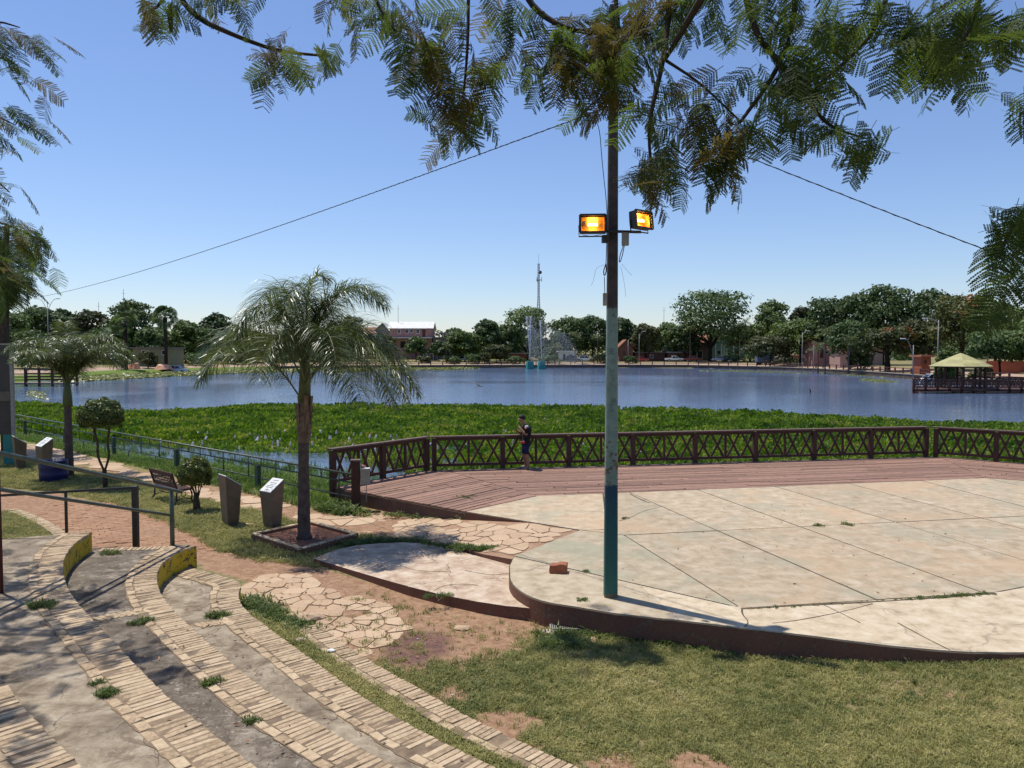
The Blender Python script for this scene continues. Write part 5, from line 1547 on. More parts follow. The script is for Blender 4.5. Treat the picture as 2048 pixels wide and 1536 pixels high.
cT = bpy.data.collections.new('lib_turf'); cR = bpy.data.collections.new('lib_rough'); cH = bpy.data.collections.new('lib_hyacinth'); cD = bpy.data.collections.new('lib_pads'); cF = bpy.data.collections.new('lib_flowers'); cW = bpy.data.collections.new('lib_weeds')
for i in range(4): blades('turf%d' % i, MATS['turf'], 22, 0.022, 0.075, 0.06, 0.0034, 1.5, 70 + i, cT)
for i in range(4): blades('rough%d' % i, MATS['rough_grass'], 18, 0.10, 0.30, 0.13, 0.007, 0.9, 80 + i, cR)
for i in range(4): blades('weed%d' % i, MATS['weed'], 40, 0.03, 0.10, 0.10, 0.007, 1.6, 85 + i, cW)

def hyacinth_plant(seed):
    rg = random.Random(seed); m = MB()
    for i in range(9):
        a = rg.uniform(0, 6.28); r = rg.uniform(0.0, 0.12); f = Vector((math.cos(a), math.sin(a), 0)); s = Vector((-f.y, f.x, 0))
        h = rg.uniform(0.22, 0.46); b = f * r; t = f * (r + h * rg.uniform(0.1, 0.45)) + Vector((0, 0, h))
        m.add([b - s * 0.008, b + s * 0.008, t + s * 0.006, t - s * 0.006], [(0, 1, 2, 3)])
        up = (Vector((0, 0, 1)) * rg.uniform(0.8, 1.3) + f * rg.uniform(0.0, 0.6)).normalized(); L_ = rg.uniform(0.10, 0.17); w = L_ * rg.uniform(0.38, 0.5)
        cup = s.cross(up) * 0.02
        m.add([t, t + up * L_ * 0.3 + s * w + cup, t + up * L_ * 0.75 + s * w * 0.8, t + up * L_, t + up * L_ * 0.75 - s * w * 0.8, t + up * L_ * 0.3 - s * w + cup], [(0, 1, 2, 3), (0, 3, 4, 5)])
    o = bpy.data.objects.new('hyacinth%d' % seed, m.mesh('hyacinth', MATS['hyacinth'])); cH.objects.link(o)
for i in range(6): hyacinth_plant(i)
def pad_plant(seed):
    rg = random.Random(seed); m = MB()
    for i in range(10):
        a = rg.uniform(0, 6.28); r = rg.uniform(0.02, 0.22); c = Vector((r * math.cos(a), r * math.sin(a), rg.uniform(0.0, 0.10))); q = rg.uniform(0.04, 0.075)
        tl = Vector((rg.uniform(-.5, .5), rg.uniform(-.5, .5), 1)).normalized(); x = tl.orthogonal().normalized(); y = tl.cross(x)
        m.add([c + (x * math.cos(k * 1.047) + y * math.sin(k * 1.047)) * q for k in range(6)], [(0, 1, 2, 3, 4, 5)])
    o = bpy.data.objects.new('pads%d' % seed, m.mesh('pads', MATS['duck'])); cD.objects.link(o)
for i in range(4): pad_plant(i)
MATS['flower'] = plain('hyacinth_flower', (0.62, 0.56, 0.72), (0.50, 0.42, 0.66), 20, 0.6, 0)
def flower_spike(seed):
    rg = random.Random(seed); m = MB()
    for i in range(16):
        z = 0.40 + 0.17 * i / 16; a = i * 2.4; rr = 0.06 * (1 - 0.5 * i / 16); f = Vector((math.cos(a), math.sin(a), 0.25)); s = Vector((-f.y, f.x, 0))
        c = Vector((0, 0, z)); m.add([c, c + f * rr * 0.6 + s * 0.03, c + f * rr * 1.2, c + f * rr * 0.6 - s * 0.03], [(0, 1, 2, 3)])
    m.tube([(0, 0, 0), (0, 0, 0.55)], 0.008, 4)
    o = bpy.data.objects.new('spike%d' % seed, m.mesh('spike', MATS['flower'])); cF.objects.link(o)
for i in range(3): flower_spike(i)

def rand_in(poly, density, rg):
    P_ = np.array([(p[0], p[1]) for p in poly]); lo, hi = P_.min(0), P_.max(0)
    n = int((hi[0] - lo[0]) * (hi[1] - lo[1]) * density)
    X = rg.uniform(lo[0], hi[0], n); Y = rg.uniform(lo[1], hi[1], n)
    k = inside_np(poly, X, Y)
    return X[k], Y[k]
def rots_for(n, rg, tilt=0.15):
    return np.stack([rg.normal(0, tilt, n), rg.normal(0, tilt, n), rg.uniform(0, 6.28, n)], 1)

# lawn: right, the strip between steps and edging, the left lawn
r0 = smooth_ring[0]; r1 = smooth_ring[1]
lawn_right = [(p.x + 0.02, p.y + 0.02) for p in r0 if p.y > 6.6] + [(7.5, 6.6), (9.5, 8.5), (9.5, 10.7)] + [(x, y - 0.02) for x, y in reversed(KERB) if x < 9.6 and y < 12.3] + [(-0.5, 12.5), (-1.5, 13.1), (-2.6, 14.1)]
strip = [(p.x - 0.295, p.y - 0.235) for p in r0 if p.y > 6.8] + [(p.x + 0.01, p.y + 0.01) for p in reversed(r1) if 6.6 < p.y < 12.75]
lawn_left = [gp(*q) for q in [(-200, 905), (0, 910), (130, 932), (280, 962), (400, 1000), (560, 1030), (640, 1062), (850, 1084), (700, 1092), (640, 1120), (640, 1150), (470, 1118), (360, 1062), (250, 1015), (120, 985), (0, 975), (-200, 960)]]
grass_yard = [gp(*q) for q in [(-100, 1030), (20, 1024), (70, 1042), (106, 1064), (128, 1085), (60, 1090), (-100, 1090)]]
bits = []
def lawn(poly, dens, smin, smax, key, thr=0.5, soft=0.35):
    rg = np.random.default_rng(key)
    X, Y = rand_in(poly, dens, rg)
    d = dirt_np(X, Y)
    k = rg.random(len(X)) > np.clip((d - thr + 0.3) / soft * 0.6, 0, 0.94)
    k &= ~((signed_np(LAND, X, Y) > -0.05) | (signed_np(RAMP, X, Y) > -0.02))
    for cs_ in ([(c.x, c.y) for c in cs],): k &= signed_np(cs_, X, Y) < 0.05
    k &= signed_np([(-6.2, 15.2), (-9, 14.9), (-9, 14), (-6, 14)], X, Y) < 0
    X, Y = X[k], Y[k]; n = len(X)
    Z = height_np(X, Y)[0] + (fnoise(X, Y, 1.7, 4) - 0.5) * 0.05
    bits.append((np.stack([X, Y, Z], 1), rots_for(n, rg, 0.12), rg.uniform(smin, smax, n), rg.integers(0, 4, n)))
lawn(lawn_right, 480, 0.5, 1.5, 1)
lawn(strip, 620, 0.8, 1.7, 2, 0.65)
lawn(lawn_left, 190, 1.0, 2.1, 3)
lawn(grass_yard, 300, 1.0, 2.0, 4, 1.5)
scatter('lawn_grass', *[np.concatenate([b[i] for b in bits]) for i in range(4)], cT, 'short dry mown grass of the lawns')

rg = np.random.default_rng(17)
slope = [(-4.6, 21.6), (-4.2, 23.5), (-5.5, 27.5), (-8, 30.2), (-10.5, 32.6), (-15, 34.6), (-22.6, 42), (-34, 50), (-36, 48), (-27.5, 41.4)]
X, Y = rand_in(slope, 42, rg); n = len(X); Z = height_np(X, Y)[0]
b1 = (np.stack([X, Y, Z], 1), rots_for(n, rg), rg.uniform(0.5, 1.15, n), rg.integers(0, 4, n))
foot = [(-4.35, 21.5), (-4.9, 20.6), (-27, 40.6), (-27.5, 42.0)]
X, Y = rand_in(foot, 60, rg); n = len(X); Z = height_np(X, Y)[0]
b2_ = (np.stack([X, Y, Z], 1), rots_for(n, rg), rg.uniform(0.35, 0.95, n), rg.integers(0, 4, n))
sx, sy = [], []
for (a, b) in zip(LAKE, LAKE[1:]):
    if a[1] < 60 and -60 < a[0] < -3:
        for t in np.linspace(0, 1, 40): sx.append(lerp(a[0], b[0], t) + rg.normal(0, 0.5)); sy.append(lerp(a[1], b[1], t) + rg.normal(0, 0.5))
X, Y = np.array(sx), np.array(sy); n = len(X); Z = np.maximum(height_np(X, Y)[0], WATER - 0.02)
b3 = (np.stack([X, Y, Z], 1), rots_for(n, rg), rg.uniform(0.8, 1.6, n), rg.integers(0, 4, n))
scatter('bank_grass', *[np.concatenate([b[i] for b in (b1, b2_, b3)]) for i in range(4)], cR, 'tall green grass on the bank between fence and water')

rgl = np.random.default_rng(91)
X, Y = rand_in(lawn_right, 9, rgl); kk = (dirt_np(X, Y) < 0.75); X, Y = X[kk], Y[kk]; n = len(X)
cl_ = fnoise(X, Y, 1.1, 61); X, Y = X[cl_ > 0.46], Y[cl_ > 0.46]; n = len(X)
scatter('lawn_weeds', np.stack([X, Y, height_np(X, Y)[0]], 1), rots_for(n, rgl, 0.2), rgl.uniform(0.35, 0.95, n), rgl.integers(0, 4, n), cW, 'greener weed tufts standing in the lawn')
cL = bpy.data.collections.new('lib_dry_leaves'); dl = plain('dry_leaf', (0.24, 0.13, 0.07), (0.12, 0.065, 0.04), 30, 0.8, 0, var=0.5)
for i in range(3):
    m = MB(); L_ = 0.028; m.add([(-L_, 0, 0.004), (0, 0.011, 0.012), (L_, 0, 0.006), (0, -0.011, 0.0)], [(0, 1, 2, 3)]); cL.objects.link(bpy.data.objects.new('dry%d' % i, m.mesh('dry', dl)))
pts_ = []
for poly, dn, zz in ((lawn_right, 5, None), ([(-7, 13), (-2, 5), (1, 6), (-5, 13.5)], 6, 'steps'), ([gp(*q) for q in [(480, 1150), (1060, 1260), (840, 1345), (640, 1270)]], 10, None), ([(1, 12.5), (3, 12), (10, 12), (10, 20), (3, 20)], 1.2, 0.004)):
    X, Y = rand_in(poly, dn, rgl)
    for x, y in zip(X, Y):
        if zz == 'steps':
            z = -0.38
            for k in (1, 2, 3):
                rr_ = smooth_ring[k]; j = min(range(len(rr_)), key=lambda i: (rr_[i].x - x) ** 2 + (rr_[i].y - y) ** 2); j = min(max(j, 1), len(rr_) - 2)
                d = rr_[j + 1] - rr_[j - 1]; side = d.x * (y - rr_[j].y) - d.y * (x - rr_[j].x)
                if side < -0.02: z = TOPZ[k] + 0.006
        elif zz is None: z = height(x, y) + 0.03
        else: z = zz
        pts_.append((x, y, z))
n = len(pts_)
scatter('fallen_leaves', np.array(pts_), rots_for(n, rgl, 0.25), rgl.uniform(0.4, 1.3, n), rgl.integers(0, 3, n), cL, 'small dry leaves and twigs scattered on lawn, steps and stage')

# weeds in joints and along kerbs
W = []
def weeds(pix, z, n, spread, s0, s1):
    for i in range(n):
        t = rnd.random() * (len(pix) - 1); k = min(int(t), len(pix) - 2)
        a, b = P(*pix[k], z), P(*pix[k + 1], z); p = a.lerp(b, t - k)
        W.append((p.x + rnd.gauss(0, spread), p.y + rnd.gauss(0, spread), z, rnd.uniform(s0, s1)))
weeds([(1480, 1218), (1600, 1212), (1750, 1203), (1850, 1196)], 0.0, 40, 0.025, 0.15, 0.35); weeds([(1840, 1197), (1985, 1187)], 0.0, 40, 0.03, 0.3, 0.6)
weeds([(1634, 1052), (1640, 1052)], 0.0, 3, 0.03, 0.8, 1.0); weeds([(1695, 1050), (1706, 1050)], 0.0, 3, 0.04, 0.7, 1.0); weeds([(1248, 1038), (1256, 1037)], 0.0, 4, 0.03, 0.5, 0.8)
weeds([(1150, 1200), (1190, 1198)], 0.0, 12, 0.04, 0.3, 0.5); weeds([(1172, 1143), (1176, 1144)], 0.0, 3, 0.02, 0.5, 0.7)
weeds([(905, 995), (955, 993)], 0.0, 16, 0.1, 0.3, 0.5)
weeds([(780, 1030), (920, 1042), (1000, 1052), (1080, 1062)], -0.33, 60, 0.06, 0.6, 1.4); weeds([(925, 1040), (930, 1044)], -0.3, 6, 0.05, 2.0, 3.0)
weeds([(840, 1088), (900, 1094), (960, 1100), (990, 1100)], -0.16, 60, 0.08, 0.6, 1.2); weeds([(905, 1090), (970, 1098), (990, 1095)], -0.12, 40, 0.06, 0.6, 1.0)
weeds([(690, 1090), (760, 1084), (850, 1084)], -0.36, 70, 0.12, 0.8, 1.6)
weeds([(855, 1190), (860, 1196), (905, 1188)], -0.2, 10, 0.03, 0.5, 0.8)
weeds([(1070, 1272), (1200, 1272), (1330, 1290), (1480, 1302)], GZ, 110, 0.06, 0.6, 1.7)
for i in range(110):
    j = rnd.randrange(len(KERB) - 1); x_, y_ = KERB[j]
    if 2.4 < x_ < 9: W.append((x_ + rnd.gauss(0, 0.03), y_ - 0.03 - abs(rnd.gauss(0, 0.05)), height(x_, y_ - 0.05), rnd.uniform(0.4, 1.3))); weeds([(1105, 1290), (1150, 1296)], GZ, 25, 0.1, 0.6, 1.1)
weeds([(645, 1020), (700, 1026)], GZ, 30, 0.2, 1.5, 3.0); weeds([(720, 1022), (900, 1040)], GZ, 40, 0.1, 0.4, 1.0)
def z2p(x, y): return (x / 2.866, 1000 + y / 2.866)
weeds([z2p(180, 605), z2p(310, 610)], 0.645, 24, 0.05, 0.6, 1.0); weeds([z2p(790, 700), z2p(860, 690)], 0.3, 14, 0.04, 0.5, 0.9); weeds([z2p(1210, 665), z2p(1310, 660)], -0.05, 16, 0.05, 0.6, 1.0)
weeds([z2p(570, 1120), z2p(640, 1100)], 0.645, 14, 0.03, 0.5, 0.8); weeds([z2p(540, 1050), z2p(580, 1050)], 0.645, 6, 0.03, 0.4, 0.6); weeds([z2p(1180, 1055), z2p(1230, 1040)], 0.3, 14, 0.03, 0.5, 0.8); weeds([z2p(1430, 1262), z2p(1460, 1270)], 0.3, 6, 0.02, 0.5, 0.7)
weeds([z2p(580, 300), z2p(680, 305)], 0.3, 14, 0.05, 0.5, 0.9); weeds([z2p(1400, 580), z2p(1500, 620), z2p(1580, 700), z2p(1760, 740)], GZ, 110, 0.14, 0.7, 1.5)
W = np.array(W); rg = np.random.default_rng(4); n = len(W)
scatter('weeds', W[:, :3], rots_for(n, rg, 0.2), W[:, 3], rg.integers(0, 4, n), cW, 'tufts of weeds in joints and along kerbs')

# water hyacinth mat: its near and far outline on the water
hz = -0.55
near_e = [(-200, 838), (30, 862), (130, 868), (260, 884), (330, 893), (480, 898), (580, 905), (640, 905), (700, 915)]
far_e = [(2500, 872), (2048, 851), (1800, 841), (1500, 828), (1230, 818), (1000, 814), (800, 812), (640, 813), (520, 813), (430, 818), (330, 824), (250, 822), (130, 812), (30, 806), (-250, 796)]
mat_poly = [(P(x, y, hz).x, P(x, y, hz).y) for x, y in near_e] + [(-2.9, 26.6), (0, 27.1), (8, 28.5), (15.2, 29.8), (18, 28.5), (24, 24)] + [(P(x, y, hz).x, P(x, y, hz).y) for x, y in far_e]
rg = np.random.default_rng(23)
X, Y = rand_in(mat_poly, 22, rg)
edge_d = signed_np(mat_poly, X, Y); gapn = fnoise(X, Y, 2.2, 40)
nearleft = (X < -2) & (Y < 38)
k = (edge_d > 2.6 * (fnoise(X, Y, 2.4, 44) - 0.35)) & ~((gapn > 0.74) & (edge_d < 12)) & ~(nearleft & (rg.random(len(X)) < 0.55))
X, Y = X[k], Y[k]; n = len(X)
sc = rg.uniform(0.7, 1.15, n) * (0.75 + 0.55 * fnoise(X, Y, 6.0, 50)) * np.where((X < -2) & (Y < 40), 0.75, 1.0)
scatter('water_hyacinth', np.stack([X, Y, np.full(n, WATER + 0.02)], 1), rots_for(n, rg, 0.1), sc, rg.integers(0, 6, n), cH, 'dense green mat of water hyacinth floating before the deck')
# yellowish low pads along the near fringe
fringe = [(P(x, y - 4, -0.8).x, P(x, y - 4, -0.8).y) for x, y in [(-100, 852)] + near_e[1:]] + [(-1.5, 27.2), (-2.2, 32)] + [(P(x, y, -0.8).x, P(x, y, -0.8).y) for x, y in [(640, 880), (480, 878), (330, 872), (200, 860), (30, 846), (-100, 838)]]
X, Y = rand_in(fringe, 16, rg); n = len(X)
scatter('floating_pads', np.stack([X, Y, np.full(n, WATER + 0.01)], 1), rots_for(n, rg, 0.05), rg.uniform(0.8, 1.6, n), rg.integers(0, 4, n), cD, 'yellow green floating pads along the open channel')
fl = [(320, 885), (345, 890), (372, 892), (330, 905), (410, 905), (440, 912), (560, 872), (600, 895), (640, 905), (655, 868), (662, 872), (690, 880), (700, 878), (705, 885), (750, 868), (770, 872), (780, 866), (795, 868), (875, 890), (905, 868), (930, 885), (940, 888),
      (975, 905), (990, 910), (1005, 930), (1024, 888), (1030, 885), (1070, 895), (1075, 905), (1085, 905), (1090, 835), (1115, 870), (1280, 900), (1340, 880), (1450, 878), (1600, 885), (1690, 880), (1700, 885)]
FPt = [P(x, y + 8, -0.5) for x, y in fl] + [P(rnd.uniform(300, 1200), rnd.uniform(865, 915), -0.5) for _ in range(90)]
FPt = np.array([(p.x, p.y, WATER) for p in FPt if inside(mat_poly, p.x, p.y)]); n = len(FPt)
scatter('hyacinth_flowers', FPt, rots_for(n, rg, 0.12), rg.uniform(0.8, 1.15, n), rg.integers(0, 3, n), cF, 'pale lilac hyacinth flower spikes')
# short green mats far across the water
def far_mat(pix, dens, name, label, s0=2.2, s1=3.6):
    poly = [(P(x, y, WATER).x, P(x, y, WATER).y) for x, y in pix]; X, Y = rand_in(poly, dens, rg); n = len(X)
    scatter(name, np.stack([X, Y, np.full(n, WATER - 0.05)], 1), rots_for(n, rg, 0.1), rg.uniform(s0, s1, n), rg.integers(0, 4, n), cD, label)
far_mat([(650, 745), (760, 741), (900, 740), (960, 737), (930, 733), (840, 732), (700, 736)], 1.6, 'green_spit', 'bright green floating plants below the white-roofed building')
far_mat([(110, 766), (200, 762), (330, 754), (470, 747), (650, 742), (650, 735), (470, 737), (330, 741), (190, 746), (110, 752)], 1.8, 'green_spit', 'bright green floating plants along the left far bank')
far_mat([(1400, 742), (1500, 744), (1620, 748), (1620, 746), (1500, 741), (1400, 740)], 2.5, 'green_spit', 'thin line of green floating plants below the big tree', 0.8, 1.4)
far_mat([(1640, 747), (1800, 757), (1960, 770), (1960, 766), (1800, 753), (1640, 744)], 2.0, 'green_spit', 'yellow green floating plants along the right far bank', 0.8, 1.5)
far_mat([(1718, 760), (1760, 765), (1800, 765), (1770, 760), (1730, 757)], 4, 'green_spit', 'small green floating patch left of the gazebo', 1.0, 1.6)
far_mat([(55, 795), (95, 800), (90, 785), (60, 780)], 3, 'green_spit', 'low green floating patch near the left pier', 1.0, 1.6)

# ------------------------------------------------------------------ far trees
def tree_mats(name, c1, c2, c3=None): return leafy(name, c1, c2, c3, 0.14, 0.22, 0.55, 0.25, 0.9)
TM = {'dark': tree_mats('dark_foliage', (0.036, 0.062, 0.02), (0.088, 0.13, 0.04), (0.145, 0.18, 0.06)),
      'mid': tree_mats('mid_foliage', (0.05, 0.086, 0.026), (0.12, 0.17, 0.052), (0.19, 0.225, 0.075)),
      'light': tree_mats('light_foliage', (0.045, 0.075, 0.016), (0.11, 0.15, 0.032), (0.17, 0.20, 0.05)),
      'olive': tree_mats('olive_foliage', (0.04, 0.05, 0.018), (0.085, 0.095, 0.032), (0.14, 0.115, 0.045)),
      'flame': tree_mats('flame_foliage', (0.045, 0.06, 0.016), (0.10, 0.11, 0.03), (0.34, 0.095, 0.035))}
MATS['flamebloom'] = leafy('orange_bloom', (0.42, 0.08, 0.03), (0.52, 0.13, 0.05), None, 1.0, 0.2, 0.6, 0.2)
def make_tree(base, H, W_, mat, label, seed, n=4600, clear=0.24, lobes=13, flat=0.75, leaf=0.34, group='trees on the far shore', bloom=0, asym=0.0, name='tree', limbs=7, trunk_r=None):
    rg = np.random.default_rng(seed); r_ = random.Random(seed)
    o = thing(name, base, label, 'tree', group)
    tr = trunk_r or 0.022 * H
    z0 = H * clear; ch_ = H - z0
    L_ = []
    for i in range(lobes):
        t = (i + 0.5) / lobes; a = i * 2.399 + r_.uniform(-0.4, 0.4)
        zz = z0 + ch_ * (0.18 + 0.72 * t)
        wr = W_ / 2 * math.sqrt(max(0.05, 1 - (2 * (0.18 + 0.72 * t) - 0.85) ** 2 / 1.6)) * r_.uniform(0.45, 0.72)
        if i == lobes - 1: wr *= 0.2
        rad_ = W_ * r_.uniform(0.16, 0.25)
        L_.append((np.array([wr * math.cos(a) + asym * (t - 0.3), wr * math.sin(a), min(zz, H - rad_ * flat)]), rad_))
    wts = np.array([l[1] ** 2 for l in L_]); wts /= wts.sum()
    idx = rg.choice(lobes, n, p=wts)
    d = rg.normal(0, 1, (n, 3)); d[:, 2] = np.abs(d[:, 2]) * np.where(rg.random(n) < 0.78, 1, -1); d /= np.linalg.norm(d, axis=1, keepdims=True)
    C0 = np.array([l[0] for l in L_])[idx]; RR = np.array([l[1] for l in L_])[idx]
    lump = 1 + 0.22 * np.sin(d[:, 0] * 7 + idx) * np.sin(d[:, 1] * 6 + idx * 2) + 0.15 * np.sin(d[:, 2] * 11 + d[:, 0] * 5)
    rr = RR * lump * (1 - 0.45 * rg.random(n) ** 2.2)
    C = C0 + d * rr[:, None] * np.array([1, 1, flat])
    V, Fa = leaf_cards(C, d + np.array([0, 0, 0.35]), leaf, rg, 0.62, 0.55)
    link('crown', np_mesh('crown', V, Fa, mat), o)
    if bloom:
        k = np.argsort(-d[:, 2] + rg.random(n) * 0.6)[:bloom * 3]; c0 = C[k[rg.integers(0, len(k), 3)]]
        sel = np.argsort(np.linalg.norm(C - c0[0], axis=1))[:bloom]; sel = np.concatenate([sel, np.argsort(np.linalg.norm(C - c0[1], axis=1))[:bloom // 2]])
        V, Fa = leaf_cards(C[sel] + d[sel] * 0.15, d[sel], leaf * 0.9, rg, 0.7, 0.6); link('blossom', np_mesh('blossom', V, Fa, MATS['flamebloom']), o)
    m = MB()
    tp_ = chaikin([(0, 0, -0.4), (r_.uniform(-.1, .1), 0, z0 * 0.5), (r_.uniform(-.3, .3), 0, z0 * 1.05), (asym * 0.2, 0, z0 + ch_ * 0.5)], 1)
    m.tube(tp_, [tr * lerp(1.25, 0.25, (i / (len(tp_) - 1)) ** 1.3) for i in range(len(tp_))], 8)
    for i in r_.sample(range(lobes), min(limbs, lobes)):
        c = Vector(L_[i][0]); s_ = Vector((0, 0, z0 * r_.uniform(0.75, 1.25)))
        lp_ = chaikin([s_, s_.lerp(c, 0.5) + Vector((0, 0, -0.06 * H * r_.random())), c], 1)
        m.tube(lp_, [tr * lerp(0.5, 0.1, k / (len(lp_) - 1)) for k in range(len(lp_))], 6)
    m.build('trunk', MATS['barkdark'], o, True)
    return o
TREES = [ # px, top py, width px, distance, material, label, options
 (28, 625, 70, 185, 'mid', 'bushy tree at the far left beside the sign board', {}),
 (60, 660, 90, 150, 'light', 'low light green tree behind the left pier', dict(clear=0.1)),
 (85, 612, 100, 200, 'dark', 'dark spreading tree behind the double street lamp at left', dict(flat=0.55)),
 (130, 618, 70, 205, 'dark', 'round dark tree just right of the double street lamp', {}),
 (185, 620, 95, 205, 'olive', 'rusty topped tree between the street lamp and the tall dark tree', dict(flat=0.6)),
 (225, 655, 90, 195, 'mid', 'mid green tree behind the smaller feather palm', dict(clear=0.12)),
 (266, 599, 84, 200, 'dark', 'tall rounded dark tree with a thin mast above it', dict(lobes=16)),
 (300, 655, 70, 195, 'mid', 'bushy tree between the two far fan palms', dict(clear=0.1)),
 (372, 640, 70, 200, 'light', 'light green tree right of the far fan palm', dict(clear=0.12)),
 (405, 655, 90, 205, 'mid', 'broad low tree behind the left frond of the big palm', dict(clear=0.1)),
 (437, 625, 72, 225, 'dark', 'round dark mango tree left of the big palm crown', dict(lobes=16)),
 (500, 660, 110, 215, 'mid', 'wide tree half hidden behind the big palm crown', dict(clear=0.1)),
 (590, 655, 100, 225, 'dark', 'dark tree hidden behind the big palm trunk top', dict(clear=0.1)),
 (655, 660, 80, 235, 'mid', 'tree left of the conifer seen through the palm fronds', dict(clear=0.1)),
 (703, 630, 52, 240, 'dark', 'pointed dark conifer left of the white-roofed building', dict(clear=0.1, lobes=18)),
 (770, 668, 44, 233, 'olive', 'thin grey green tree before the gable of the white-roofed building', dict(n=1500)),
 (832, 672, 40, 230, 'mid', 'small round tree before the pink facade', dict(n=2600)),
 (878, 682, 34, 231, 'dark', 'small palm-like tree right of the pink facade', dict(n=2000)),
 (922, 662, 72, 233, 'light', 'full light green tree right of the grey annex', dict(clear=0.15)),
 (975, 638, 62, 240, 'dark', 'dark tall tree left of the fountain jets', {}),
 (993, 690, 50, 226, 'olive', 'low olive tree on the promenade left of the fountain', dict(n=2600)),
 (1055, 612, 96, 252, 'mid', 'tallest layered tree standing behind the fountain jets', dict(lobes=20, clear=0.15, flat=0.5)),
 (1010, 650, 60, 246, 'dark', 'dark tree filling the gap left of the layered tree', dict(clear=0.1)),
 (1140, 632, 80, 250, 'mid', 'lumpy dark tree behind the fountain mist', dict(clear=0.15)),
 (1185, 630, 80, 252, 'mid', 'wide lumpy tree left of the pole, above the small white house', dict(clear=0.15)),
 (1243, 635, 66, 255, 'dark', 'round dark tree right of the pole above the brick shed', {}),
 (1290, 648, 56, 240, 'olive', 'mixed olive conifers right of the round dark tree', dict(clear=0.1, lobes=18)),
 (1335, 645, 60, 240, 'mid', 'bushy tree left of the big forked tree', dict(clear=0.15)),
 (1420, 580, 152, 232, 'mid', 'big forked tree with spreading grey green crown', dict(lobes=24, n=7600, clear=0.2, flat=0.5, limbs=14, trunk_r=0.55)),
 (1370, 650, 60, 236, 'dark', 'dark tree under the left limb of the big forked tree', dict(clear=0.2)),
 (1500, 650, 90, 228, 'mid', 'tree filling below the right limb of the big forked tree', dict(clear=0.25)),
 (1543, 600, 76, 225, 'mid', 'upright green tree right of the big forked tree', dict(lobes=16)),
 (1605, 612, 60, 225, 'olive', 'small crown poking up between two taller trees', {}),
 (1600, 637, 130, 196, 'light', 'wide yellow green flame tree on the right promenade', dict(flat=0.5, clear=0.35)),
 (1540, 672, 90, 195, 'olive', 'rusty low tree before the teal building', dict(flat=0.55, clear=0.3)),
 (1660, 594, 95, 190, 'dark', 'dark shoulder of trees above the pink house', dict(lobes=16)),
 (1712, 585, 90, 185, 'dark', 'dark dense tree left of the highest dark crown', dict(lobes=16)),
 (1765, 568, 110, 180, 'dark', 'highest dark dense tree on the right shore', dict(lobes=22, n=6200)),
 (1700, 640, 90, 165, 'mid', 'mid green tree standing before the dark dense trees', {}),
 (1775, 655, 125, 150, 'flame', 'orange flowering flame tree above the dark shaded trunk', dict(flat=0.45, clear=0.42, bloom=420, trunk_r=0.5)),
 (1858, 578, 110, 175, 'dark', 'dark round tree behind the gazebo trees', dict(lobes=18)),
 (1830, 640, 80, 150, 'olive', 'thin olive tree right of the orange flowering tree', {}),
 (1925, 588, 130, 140, 'flame', 'tall loose flame tree with a few orange blooms above the gazebo', dict(lobes=20, flat=0.5, bloom=260, n=5600)),
 (1890, 700, 40, 112, 'light', 'small bright green tree left of the gazebo roof', dict(n=2600, clear=0.15, leaf=0.2)),
 (1990, 600, 120, 135, 'mid', 'feathery green tree behind the gazebo at right', dict(flat=0.45, lobes=18)),
 (2000, 660, 110, 112, 'mid', 'leafy shade tree right of the gazebo roof', dict(flat=0.5, clear=0.4)),
 (2075, 610, 120, 125, 'dark', 'dark tree cut by the right edge', dict(lobes=18)),
 (2060, 660, 110, 108, 'light', 'bright green tree cut by the right edge behind the pier', dict(flat=0.5, clear=0.35)),
]
for i, (px, ty, wp, dist, mt, lab, kw) in enumerate(TREES):
    x = (px - 1024) / FPX * dist; zb = height(x, dist)
    H = Q(px, ty, dist).z - zb; Wm = wp / FPX * dist
    lf_ = kw.pop('leaf', 0.17 + 0.0011 * dist)
    make_tree(Vector((x, dist, zb)), H, Wm * 1.06, TM[mt], lab, 500 + i, leaf=lf_, **kw)
# a mass of woodland and roofs beyond, read as one
rgw = np.random.default_rng(8); Cw = []; Dw = []
for i in range(150):
    px = rgw.uniform(-150, 2250); dist = rgw.uniform(262, 330) if 620 < px < 1560 else rgw.uniform(222, 300)
    x = (px - 1024) / FPX * dist; zt2 = Q(px, rgw.uniform(652, 682), dist).z; r = rgw.uniform(4, 8)
    d = rgw.normal(0, 1, (420, 3)); d[:, 2] = np.abs(d[:, 2]); d /= np.linalg.norm(d, axis=1, keepdims=True)
    Cw.append(np.array([x, dist, zt2 - r * 0.7]) + d * np.array([r, r, r * 0.7]) * (1 - 0.3 * rgw.random((420, 1)) ** 2)); Dw.append(d)
    d2 = d.copy(); Cw.append(np.stack([x + d[:, 0] * r, dist + d[:, 1] * r, rgw.uniform(0, max(1, zt2 - r * 0.7), 420)], 1)); Dw.append(d2)
V, Fa = leaf_cards(np.concatenate(Cw), np.concatenate(Dw), 0.55, rgw, 0.7, 0.6)
o = link('distant_woodland', np_mesh('distant_woodland', V, Fa, TM['dark'])); tag(o, 'mass of distant trees filling in behind the shore', 'woodland', None, 'stuff')
